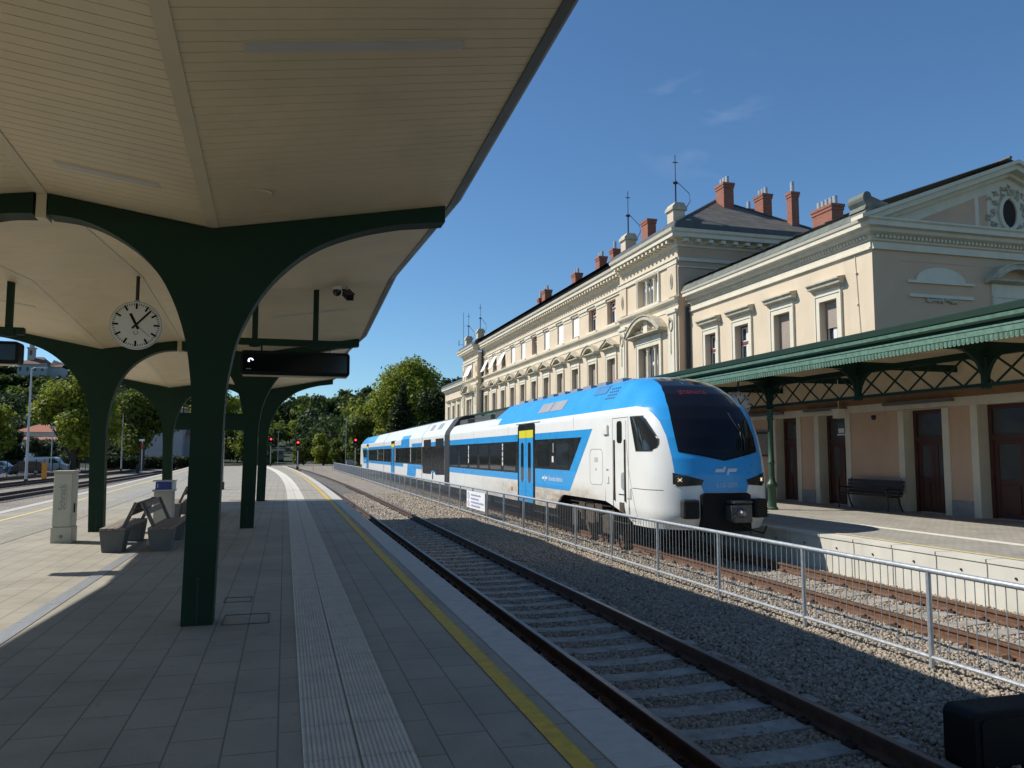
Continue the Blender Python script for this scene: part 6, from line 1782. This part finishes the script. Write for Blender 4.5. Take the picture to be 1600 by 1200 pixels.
tree('shrub', 'low dark bush beside the far track, left of the round green bush', 'shrub', 3.9, 178, -0.9, 6.0, 3.4, 'green', 4000, 0.28, 8, trunk=.02, nl=10)
tree('shrub', 'small green bush between the round green bush and the rear signal', 'shrub', 10.8, 162, -0.9, 6.4, 2.8, 'green', 4000, 0.25, 9, trunk=.02, nl=10)
tree('shrub', 'tall dark bush at the edge of the wood behind the platform end', 'shrub', -4.5, 176, -0.9, 7.5, 3.4, 'green', 3500, 0.30, 10, trunk=.02, nl=10)
tree('plane_tree', 'sunlit yellow-green tree left of the far green column, behind the parked van', 'tree', -25.6, 112, -0.9, 13.0, 5.3, 'plane', 13000, 0.27, 11, trunk=.12, nl=20)
tree('plane_tree', 'shadowed tree with bare lower limbs seen between two green columns', 'tree', -19.5, 124, -0.9, 14.2, 5.6, 'green', 13000, 0.28, 12, trunk=.22, nl=20)
tree('broadleaf_tree', 'green tree at the left edge beyond the pale blue car', 'tree', -36.5, 116, -0.9, 10.0, 3.8, 'plane', 6000, 0.26, 13, trunk=.1, nl=14)
tree('shrub', 'grey-green bush behind the dark red car', 'shrub', -33.0, 128, -0.9, 5.6, 3.2, 'grey', 4500, 0.22, 14, trunk=.02, nl=10)
tree('shrub', 'dark bush in front of the red roofed house on the left', 'shrub', -38.5, 132, -0.9, 5.8, 3.4, 'dark', 4500, 0.24, 15, trunk=.02, nl=10)
tree('shrub', 'grey-green bush at the foot of the sunlit yellow-green tree', 'shrub', -29.0, 126, -0.9, 5.0, 2.6, 'grey', 4000, 0.22, 16, trunk=.02, nl=10)
tree('broadleaf_tree', 'yellow-green tree seen through the gap beside the thick near column', 'tree', -14.5, 190, -0.9, 19.0, 6.0, 'plane', 6000, 0.34, 17, trunk=.1, nl=14)
tree('broadleaf_tree', 'dark tree on the hill shoulder right of the church', 'tree', -103, 470, hillz(-103, 470) - .5, 21.0, 12.0, 'dark', 4500, 0.8, 18, trunk=.08, nl=14)
hd = thing('hedge', 'dark clipped hedge behind the left tracks below the shadowed tree', 'hedge', (-21.0, 134, -0.9))
V, F = leaf_cloud([(-27 + i*1.1, 134 + (i % 2)*.3, 0.2, 1.0, .8, 1.2) for i in range(14)], 9000, 0.18, np.random.default_rng(5)); V -= np.array([-21.0, 134, -0.9])
link('foliage', np_mesh('foliage', V, F), leafmat('dark'), hd, (-21.0, 134, -0.9))
# far wood: one mass of crowns over the hills
r = np.random.default_rng(77); VV, FF, KK = [], [], []; off = 0; n_t = 0
groups_ = {'dark': [[], [], 0], 'green': [[], [], 0], 'plane': [[], [], 0]}
tries = 0
while n_t < 1060 and tries < 12000:
    tries += 1
    y = 175 + 520 * r.random() ** 1.25; q = r.uniform(-0.36, 0.235) if n_t < 800 else r.uniform(-0.345, -0.19); x = q*y
    if y < 212 and abs(x + 1.6) < 4.5: continue
    if y < 230 and -60 < x < -16 and r.random() < .6: continue
    if 570 < y < 640 and -185 < x < -128: continue
    if (x + 27)**2 + (y - 200)**2 < 30: continue
    h = r.uniform(8, 14.5) if y > 260 else r.uniform(6, 12)
    if -0.305 < x/y < -0.235 and y < 590: h = min(h, 1.65 + 0.087*y - hillz(x, y))
    if h < 3: continue
    cr = h*r.uniform(0.36, 0.52); z0 = hillz(x, y) - .3
    k = r.choice(['dark', 'green', 'plane'], p=[.62, .28, .10] if x/y > -.15 else [.88, .11, .01])
    lob = []
    for i in range(9):
        an = r.uniform(0, 2*PI); u = r.uniform(-.9, .95); s = r.uniform(.32, .55); qq = math.sqrt(1-u*u)*.62
        lob.append((x + cr*qq*math.cos(an), y + cr*qq*math.sin(an), z0 + h*.55 + h*.42*u*.8, cr*s, cr*s, cr*s*.8))
    nn = int(340 if y < 320 else 210)
    V, F = leaf_cloud(lob, nn, 0.0036*y*r.uniform(.75, 1.05) - (0.1 if y < 300 else 0), r)
    g = groups_[k]; g[0].append(V); g[1].append(F + g[2]); g[2] += len(V); n_t += 1
for k, nm in (('dark', 'dark_woodland'), ('green', 'green_woodland'), ('plane', 'light_woodland')):
    g = groups_[k]
    tag(link(nm, np_mesh(nm, np.concatenate(g[0]), np.concatenate(g[1])), leafmat(k)), kind='stuff')
# grass verge along the far right side
r = np.random.default_rng(3); n = 9000
X = r.uniform(11.3, 16, n); Y = r.uniform(97, 165, n); hgt = r.uniform(.1, .5, n); an = r.uniform(0, 2*PI, n); wdt = .05
dx, dy = np.cos(an)*wdt, np.sin(an)*wdt; z = -0.93
V = np.stack([np.stack([X-dx, Y-dy, 0*X+z], 1), np.stack([X+dx, Y+dy, 0*X+z], 1), np.stack([X+dx*.3+.08, Y+dy*.3, z+hgt], 1), np.stack([X-dx*.3+.08, Y-dy*.3, z+hgt], 1)], 1).reshape(-1, 3)
tag(link('grass', np_mesh('grass', V, np.arange(4*n).reshape(n, 4)), leafmat('plane')), kind='stuff')

# ---------------------------------------------------------------- far houses
M_tile = mat('red_roof_tiles', (0.36, 0.13, 0.07), 0.85, var=0.2, scale=2)
M_hw = mat('pale_house_wall', (0.45, 0.42, 0.36), 0.85, var=0.1)
M_hg = mat('grey_house_wall', (0.30, 0.31, 0.32), 0.85, var=0.1)
M_shut = mat('dark_window', (0.04, 0.045, 0.05), 0.2, var=0)
def house(label, x, y, z0, w, d, h, rh, wallm, wins, over=0.5, chim=True, cat='house', nm='house'):
    t = thing(nm, label, cat, (x, y, z0))
    part(MB().box(x - w/2, x + w/2, y - d/2, y + d/2, z0 - 3, z0 + h), 'wall', wallm, t)
    a, b, c, e = x - w/2 - over, x + w/2 + over, y - d/2 - over, y + d/2 + over; zt = z0 + h + .002; k = min(w, d)/2*.9
    m = MB(); A, B, C, D = (a, c, zt), (b, c, zt), (b, e, zt), (a, e, zt); R0, R1 = (a + k, y, zt + rh), (b - k, y, zt + rh)
    m.quad(A, B, R1, R0); m.quad(B, C, R1); m.quad(C, D, R0, R1); m.quad(D, A, R0); m.quad(A, B, C, D)
    rf = part(m, 'roof', M_tile, t)
    if chim: part(MB().box(x + w*.15, x + w*.15 + .6, y - .3, y + .3, zt + rh*.3, zt + rh + .9), 'chimney', M_hw, rf)
    for (u, v, ww, hh) in wins:
        f = part(MB().box(x + u - ww/2, x + u + ww/2, y - d/2 - .04, y - d/2 - .005, z0 + v, z0 + v + hh), 'window', M_shut, t, (x + u, y - d/2, z0 + v))
        part(MB().box(x + u - ww/2 - .1, x + u + ww/2 + .1, y - d/2 - .12, y - d/2 - .042, z0 + v - .14, z0 + v - .01), 'sill', M_hw, f, (x + u, y - d/2, z0 + v))
    return t
house('red roofed house with pale walls above the parked cars on the left', -45.5, 176, 2.2, 7.6, 8, 3.6, 1.6, M_hw, [(-2, 1.4, .9, 1.3), (.3, 1.4, .9, 1.3), (2.3, 1.4, .9, 1.3)])
house('long low white building half hidden behind the bushes on the left', -44.0, 160, -0.5, 15, 6, 4.6, 0.5, M_white, [(-4, 1.6, 1, 1.2), (0, 1.6, 1, 1.2), (4, 1.6, 1, 1.2)], chim=False, nm='building', cat='building')
house('blue-grey house with a red roof seen between two green columns', -17.7, 172, -0.7, 6.5, 8, 6.0, 1.5, M_hg, [(-1.6, 3.4, .9, 1.3), (1.0, 3.4, .9, 1.3), (-1.6, .8, .9, 1.3)])
house('tall plain grey house wall just left of the thick near column', -22.0, 168, -0.7, 6.5, 9, 11.0, 1.5, M_hg, [(1.2, 6.5, .9, 1.3), (-1.4, 6.5, .9, 1.3)])
house('small pale house among the trees up the left hillside', -56.0, 236, 7.5, 7, 7, 4.5, 1.5, M_hw, [(-1.5, 1.8, .9, 1.3), (1.5, 1.8, .9, 1.3)])
# church on the hill
mo_ = thing('hilltop_church', 'white hilltop monastery church with a square bell tower above the dark wood', 'church', (-158, 600, 54))
M_mon = mat('monastery_wall', (0.40, 0.40, 0.39), 0.85, var=0.06)
M_mtower = mat('tower_wall', (0.52, 0.40, 0.33), 0.85, var=0.06)
x0, x1, y0, y1, zb, zt = -170, -146, 590, 614, 46, 60.5
part(MB().box(x0, x1 - 7, y0, y1, zb, zt), 'wall', M_mon, mo_)
part(MB().box(x1 - 7, x1, y0 + 5, y1, zb, zt - 1), 'wing_wall', M_mon, mo_)
m = MB(); R0, R1 = (-162, 602, 66.6), (-158, 602, 66.6); zt2 = zt + .01
A, B, C, D = (x0 - 1, y0 - 1, zt2), (x1 - 6.5, y0 - 1, zt2), (x1 - 6.5, y1 + 1, zt2), (x0 - 1, y1 + 1, zt2)
m.quad(A, B, R1, R0); m.quad(B, C, R1); m.quad(C, D, R0, R1); m.quad(D, A, R0); m.quad((x1 - 6.4, y0 + 4, zt - .9), (x1 + 1, y0 + 4, zt - .9), (x1 + .5, 604, zt + 2.0), (x1 - 6.4, 604, zt + 4.6)); m.quad((x1 - 6.4, y1 + 1, zt - .9), (x1 + 1, y1 + 1, zt - .9), (x1 + .5, 604, zt + 2.0), (x1 - 6.4, 604, zt + 4.6))
part(m, 'roof', mat('brown_roof_tiles', (0.16, 0.09, 0.06), 0.85, var=0.2), mo_)
for i in range(4):
    for z in (50.5, 56):
        xx = -168.3 + i*4.3
        part(MB().box(xx - .7, xx + .7, y0 - .15, y0 - .01, z, z + 2.4), 'window', M_shut, mo_, (xx, y0, z))
tw = part(MB().box(-166.2, -162.2, 596, 600, zb, 71.5), 'bell_tower', M_mtower, mo_)
part(MB().box(-166.7, -161.7, 595.5, 600.5, 71.5, 72.3).box(-165.4, -163.0, 596.8, 599.2, 72.3, 75.4), 'belfry', M_mtower, tw)
part(MB().lathe(-164.2, 598, [(1.6, 75.4), (1.5, 76.2), (.7, 77.0), (.1, 78.6)], 10), 'cap', M_tile, tw)
part(MB().box(-164.9, -163.5, 595.85, 595.99, 67, 70.4), 'bell_opening', M_shut, tw)
for xx in (-150, -147): part(MB().tube([(xx, 602, 60), (xx, 602, 65.5 if xx > -148 else 64.5)], [.35, .12], 6), 'pinnacle', M_mtower, mo_)

# ---------------------------------------------------------------- lamp posts, signals, fence
def lamp(label, x, y, z0, h, arm, grp=None):
    t = thing('lamp_post', label, 'lamp post', (x, y, z0), grp)
    part(MB().tube([(x, y, z0), (x, y, z0 + h*.45), (x, y, z0 + h)], [0.105, 0.085, 0.06], 10), 'pole', M_pole, t, smooth=True)
    part(MB().tube([(x, y, z0), (x, y, z0 + .35)], .15, 10), 'base', M_dark, t)
    part(MB().tube([(x, y, z0 + h - .05), (x + arm*.4, y - abs(arm)*.1, z0 + h + .03), (x + arm, y - abs(arm)*.1, z0 + h + .05)], 0.035, 6), 'arm', M_pole, t)
    part(MB().box(x + arm - .25, x + arm + .3, y - .18, y + .12, z0 + h, z0 + h + .09), 'lamp_head', M_galv, t, bevel=.02)
lamp('tall grey lamp post among the left tracks in front of the church hill', -20.0, 73.0, -0.74, 9.35, 0.8)
lamp('grey lamp post standing in front of the shadowed tree, between two green columns', -21.6, 121, -0.75, 9.9, 0.9)
lamp('pale lamp post right behind the thick near column, its foot on the sunlit paving', -2.80, 39.5, 0.0, 6.6, -0.8)
def signal(label, x, y, z0, h, lit=True, small=False):
    t = thing('railway_signal', label, 'signal', (x, y, z0))
    part(MB().tube([(x, y, z0), (x, y, z0 + h)], 0.075, 8), 'mast', M_galv, t)
    m = MB(); k = .42 if small else .62
    m.prism([(x + a, z0 + h + c) for a, c in rrect(k, k*1.5, k*.4)], lambda u, v: (u, y - .10, v), lambda u, v: (u, y - .06, v))
    hd_ = part(m, 'signal_head', M_black, t)
    part(MB().disc((x, y - .11, z0 + h + .12), (0, -1, 0), .15, .02, 16), 'red_lamp', mat('lit_red_lamp', (0.8, 0.05, 0.05), .4, var=0, emit=(1.0, 0.03, 0.05), estr=5.0), hd_)
    part(MB().tube([(x, y - .10, z0 + h + .14), (x, y - .32, z0 + h + .14)], .20, 14, cap=False), 'hood', mat('signal_hood_red', (0.25, 0.01, 0.015), 0.5, var=0), hd_)
    m = MB().box(x - .25, x + .25, y - .12, y - .08, z0 + h - 1.1, z0 + h - .55); part(m, 'plate', M_dark, t)
    m = MB().box(x - .18, x + .18, y - .2, y + .1, z0, z0 + .75); part(m, 'base_box', M_dark, t)
signal('red lit signal left of the tracks beside the last green column', -2.4, 148, -0.8, 4.9)
signal('red lit signal in the middle of the tracks past the platform end', 1.85, 123, -0.8, 4.0)
signal('red lit signal close to the rear cab of the train', 10.75, 129, -0.9, 4.6)
t = thing('marker_post', 'slim post with a red and white head beside the left tracks', 'post', (-17.0, 108, -0.75))
part(MB().tube([(-17, 108, -.75), (-17, 108, 3.2)], .07, 8), 'mast', M_galv, t); part(MB().tube([(-17, 108, 2.2), (-17, 108, 3.0)], .13, 8), 'red_band', mat('post_red', (.35, .04, .03), .5, var=0), t); part(MB().box(-17.35, -16.75, 107.9, 108.1, 3.2, 3.45), 'head', M_white, t); part(MB().box(-17.6, -17.2, 107.8, 108.2, -.75, .3), 'box', M_dark, t)
t = thing('orange_post', 'short orange marker post standing between the left tracks', 'post', (-22.0, 86, -0.75))
part(MB().box(-22.22, -21.82, 85.8, 86.1, -.75, .74), 'post', mat('orange_plastic', (.62, .26, .02), .5, var=.1), t, bevel=.04); part(MB().box(-22.24, -21.80, 85.78, 86.12, .74, .80), 'cap', mat('orange_plastic', (.62, .26, .02), .5, var=.1), t)
for i, (x, y, h, lab) in enumerate(((-1.3, 165, 6.0, 'thin grey pole left of the middle red signal'), (-4.3, 150, 7.2, 'thin grey pole with a short crossbar beside the last green column'), (9.6, 134, 7.5, 'thin pale pole beside the grey trackside cabinet'), (-26.0, 104, 4.8, 'thin pole by the parked van'), (-22.8, 112, 4.4, 'thin pole left of the lamp post in front of the shadowed tree'))):
    t = thing('utility_pole', lab, 'pole', (x, y, -.8)); part(MB().tube([(x, y, -.8), (x, y, h)], .06, 6), 'pole', M_pole, t); part(MB().box(x - .35, x + .35, y - .05, y + .05, h - .1, h + .02), 'crossbar', M_pole, t)
t = thing('trackside_cabinet', 'low grey trackside cabinet beside a thin pale pole near the rear signal', 'cabinet', (10.3, 136, -.9))
part(MB().box(9.85, 10.95, 135.6, 136.4, -.9, .55), 'body', M_hg, t, bevel=.03); part(MB().box(9.8, 11.0, 135.55, 136.45, .55, .62), 'roof', M_pole, t)
t = thing('rail_wagon', 'small pale rail wagon far off where the tracks meet the wood', 'wagon', (-1.6, 205, -.8))
part(MB().box(-3.0, -.2, 203, 209, .2, 2.6), 'body', mat('wagon_cream', (.45, .42, .32), .7, var=.1), t, bevel=.1); part(MB().box(-2.7, -.5, 202.97, 202.995, 1.4, 2.3), 'window', M_shut, t); part(MB().box(-3.0, -.2, 203.2, 208.8, -.4, .2), 'underframe', M_dark, t)
# mesh fence
fe = thing('mesh_fence', 'thin dark green wire mesh fence between the left tracks and the parked cars', 'fence', (-27.2, 60, -.8))
def mf(i): y = 58 + i*3.0; return (-27.3 + 0.02*(y - 58), y)
pp2 = None
for i in range(36):
    x, y = mf(i); x2, y2 = mf(i+1)
    part(MB().tube([(x, y, -.85), (x, y, 1.05)], .035, 6), 'post', M_greendk, fe, (x, y, -.8))
    m = MB()
    for k in range(9): z = -.65 + k*.2; m.tube([(x, y, z), (x2, y2, z)], .006, 3, cap=False)
    for k in range(1, 20): u = k/20; m.tube([(x + (x2-x)*u, y + 3*u, -.7), (x + (x2-x)*u, y + 3*u, 1.0)], .005, 3, cap=False)
    part(m, 'wire_panel', M_greendk, fe, (x, y, -.8))

# ---------------------------------------------------------------- parked cars
M_tyre = mat('tyre_rubber', (.012, .012, .012), .8, var=.1); M_rim = mat('wheel_rim', (.35, .35, .36), .35, .7, var=.05)
def car_(label, x, y, z0, L, H, W, colour, kind, rot=0.0, flip=False, nm='parked_car', cat='car', grp='cars in the car park'):
    t = thing(nm, label, cat, (x, y, z0), grp)
    pm = mat('car_paint_' + colour[0], colour[1], .3, .3, var=.03, coat=.6)
    s = -1 if flip else 1
    if kind == 'van': prof = [(-.5, .18), (-.5, .62), (-.49, .97), (-.46, 1.0), (.16, 1.0), (.22, .95), (.33, .60), (.47, .50), (.5, .40), (.5, .18)]; glass = [(.06, .63), (.06, .92), (.18, .92), (.29, .63)]
    elif kind == 'hatch': prof = [(-.5, .2), (-.5, .52), (-.46, .70), (-.40, .95), (-.32, 1.0), (.05, 1.0), (.12, .95), (.26, .64), (.45, .55), (.5, .45), (.5, .2)]; glass = [(-.42, .66), (-.36, .90), (.07, .92), (.21, .66)]
    else: prof = [(-.5, .2), (-.5, .55), (-.42, .66), (-.30, .94), (-.22, 1.0), (.03, 1.0), (.10, .95), (.24, .66), (.44, .56), (.5, .45), (.5, .2)]; glass = [(-.36, .67), (-.26, .90), (.05, .92), (.19, .67)]
    P = lambda a, c: (x + s*a*L, c*H + z0)
    part(MB().prism([P(a, c) for a, c in prof], lambda u, v: (u, y - W/2, v), lambda u, v: (u, y + W/2, v)), 'body', pm, t, bevel=.06)
    for yy in (y - W/2 - .006, y + W/2 - .004): part(MB().prism([P(a, c) for a, c in glass], lambda u, v: (u, yy, v), lambda u, v: (u, yy + .01, v)), 'side_window', M_tgl, t)
    for a in (-.32, .31):
        for sd in (-1, 1):
            R = .31; cxw = x + s*a*L
            w = part(MB().tube([(cxw, y + sd*(W/2 - .2), z0 + R), (cxw, y + sd*(W/2 + .015), z0 + R)], R, 18), 'wheel', M_tyre, t, (cxw, y, z0 + R))
            part(MB().tube([(cxw, y + sd*(W/2), z0 + R), (cxw, y + sd*(W/2 + .025), z0 + R)], R*.62, 14), 'rim', M_rim, w, (cxw, y, z0 + R))
    hl = P(.485, .47); part(MB().box(hl[0] - .12, hl[0] + .05, y - W/2 - .004, y - W/2 + .3, hl[1] - .05, hl[1] + .07), 'headlight', M_white, t)
    tl = P(-.495, .6); part(MB().box(tl[0] - .04, tl[0] + .08, y - W/2 - .004, y - W/2 + .2, tl[1] - .1, tl[1] + .1), 'tail_light', mat('tail_light_red', (.3, .01, .01), .3, var=0), t)
car_('pale blue hatchback parked behind the mesh fence at the left edge', -32.0, 107, -.70, 3.9, 1.5, 1.7, ('pale_blue', (.30, .38, .45)), 'hatch')
car_('dark red car parked in front of the silver van', -28.7, 104.5, -.70, 4.0, 1.5, 1.75, ('dark_red', (.06, .012, .016)), 'hatch', flip=True)
car_('silver van parked behind the dark red car', -28.2, 111.5, -.70, 4.9, 1.95, 1.9, ('silver', (.42, .45, .48)), 'van', nm='parked_van', cat='van')
car_('white car half hidden by the hedge, left one of the two beyond the tracks', -19.3, 140, -.70, 4.1, 1.55, 1.75, ('white', (.62, .63, .63)), 'sedan')
car_('white car by the hedge, right one of the two beyond the tracks', -15.2, 142, -.70, 4.1, 1.55, 1.75, ('white', (.62, .63, .63)), 'sedan', flip=True)
# motor scooter beside the lamp post
t = thing('motor_scooter', 'small blue and white scooter parked between the pale blue and dark red cars', 'scooter', (-29.6, 101, -.7))
x, y, z = -29.9, 101, -.7
part(MB().prism([(x - .75, z + .45), (x - .7, z + .85), (x - .1, z + .78), (x + .05, z + .35), (x + .45, z + .35), (x + .62, z + 1.0), (x + .72, z + .95), (x + .62, z + .25), (x - .4, z + .22)], lambda u, v: (u, y - .16, v), lambda u, v: (u, y + .16, v)), 'body', mat('scooter_blue', (.10, .16, .30), .35, var=0), t, bevel=.03)
part(MB().box(x - .72, x - .12, y - .15, y + .15, z + .82, z + .92), 'seat', M_black, t, bevel=.03)
for a in (-.5, .72): part(MB().tube([(x + a, y - .06, z + .24), (x + a, y + .06, z + .24)], .24, 16), 'wheel', M_tyre, t)
part(MB().tube([(x + .6, y - .3, z + 1.05), (x + .66, y, z + 1.0), (x + .6, y + .3, z + 1.05)], .02, 6), 'handlebar', M_dark, t)
# ================================================================== light, sky, camera
SUN = Vector((-0.90, 0.50, 1.0)).normalized()
el = math.asin(SUN.z); az = math.atan2(SUN.x, SUN.y)
w = bpy.data.worlds.new('World'); SC.world = w; w.use_nodes = True
nt = w.node_tree; nt.nodes.clear()
sky = nt.nodes.new('ShaderNodeTexSky'); sky.sky_type = 'NISHITA'; sky.sun_disc = False
sky.sun_elevation = el; sky.sun_rotation = az; sky.altitude = 100; sky.air_density = 1.0; sky.dust_density = 0.0; sky.ozone_density = 8.0
bg = nt.nodes.new('ShaderNodeBackground'); bg.inputs[1].default_value = SKY_STR
out = nt.nodes.new('ShaderNodeOutputWorld')
# faint wisp of high cloud
tc = nt.nodes.new('ShaderNodeTexCoord')
mp = nt.nodes.new('ShaderNodeMapping'); mp.inputs['Scale'].default_value = (5.5, 5.5, 16); mp.inputs['Rotation'].default_value = (0.0, 0.55, 0.25)
nt.links.new(tc.outputs['Generated'], mp.inputs[0])
nz = nt.nodes.new('ShaderNodeTexNoise'); nz.inputs['Scale'].default_value = 2.2; nz.inputs['Detail'].default_value = 7; nz.inputs['Distortion'].default_value = 0.6
nt.links.new(mp.outputs[0], nz.inputs['Vector'])
r1 = ramp(nt, nz.outputs['Fac'], [(0.52, 0.0), (0.78, 1.0)])
dm = nt.nodes.new('ShaderNodeVectorMath'); dm.operation = 'DOT_PRODUCT'
cd_ = Vector((0.449, 0.80, 0.395)).normalized(); dm.inputs[1].default_value = cd_
nt.links.new(tc.outputs['Generated'], dm.inputs[0])
r2 = ramp(nt, dm.outputs['Value'], [(0.9975, 0.0), (0.9999, 0.16)])
mu = nt.nodes.new('ShaderNodeMath'); mu.operation = 'MULTIPLY'; nt.links.new(r1, mu.inputs[0]); nt.links.new(r2, mu.inputs[1])
tint = mix(nt, 1.0, sky.outputs[0], (0.93, 1.05, 1.03), 'MULTIPLY')
cm = mix(nt, mu.outputs[0], tint, (6.0, 6.5, 7.2))
nt.links.new(cm, bg.inputs[0]); nt.links.new(bg.outputs[0], out.inputs[0])
sl = bpy.data.lights.new('sun', 'SUN'); sl.energy = SUN_STR; sl.angle = math.radians(0.5); sl.color = (1.0, 0.955, 0.87)
so = bpy.data.objects.new('sun', sl); COL.objects.link(so)
so.rotation_euler = (-SUN).to_track_quat('-Z', 'Y').to_euler()
so.location = (-30, 30, 60)
cam = bpy.data.cameras.new('camera'); co = bpy.data.objects.new('camera', cam); COL.objects.link(co)
cam.sensor_fit = 'HORIZONTAL'; cam.sensor_width = 36.0; cam.lens = 1250.0 / 1600.0 * 36.0
cam.clip_start = 0.05; cam.clip_end = 6000
th = math.atan(109.0 / 1250.0); ps = math.atan((800 - 445.0) / 1250.0 * math.cos(th))
fwd = Vector((math.sin(ps)*math.cos(th), math.cos(ps)*math.cos(th), math.sin(th)))
co.location = (0, 0, 1.65)
co.rotation_euler = fwd.to_track_quat('-Z', 'Y').to_euler()
SC.camera = co
SC.view_settings.view_transform = 'Standard'; SC.view_settings.look = 'None'
SC.view_settings.exposure = EXPO; SC.view_settings.gamma = 1.0
SC.render.engine = 'CYCLES'
SC.cycles.max_bounces = 8; SC.cycles.diffuse_bounces = 4; SC.cycles.glossy_bounces = 3; SC.cycles.transparent_max_bounces = 6
SC.cycles.caustics_reflective = False; SC.cycles.caustics_refractive = False
SC.cycles.use_denoising = True
SC.cycles.sample_clamp_indirect = 6.0
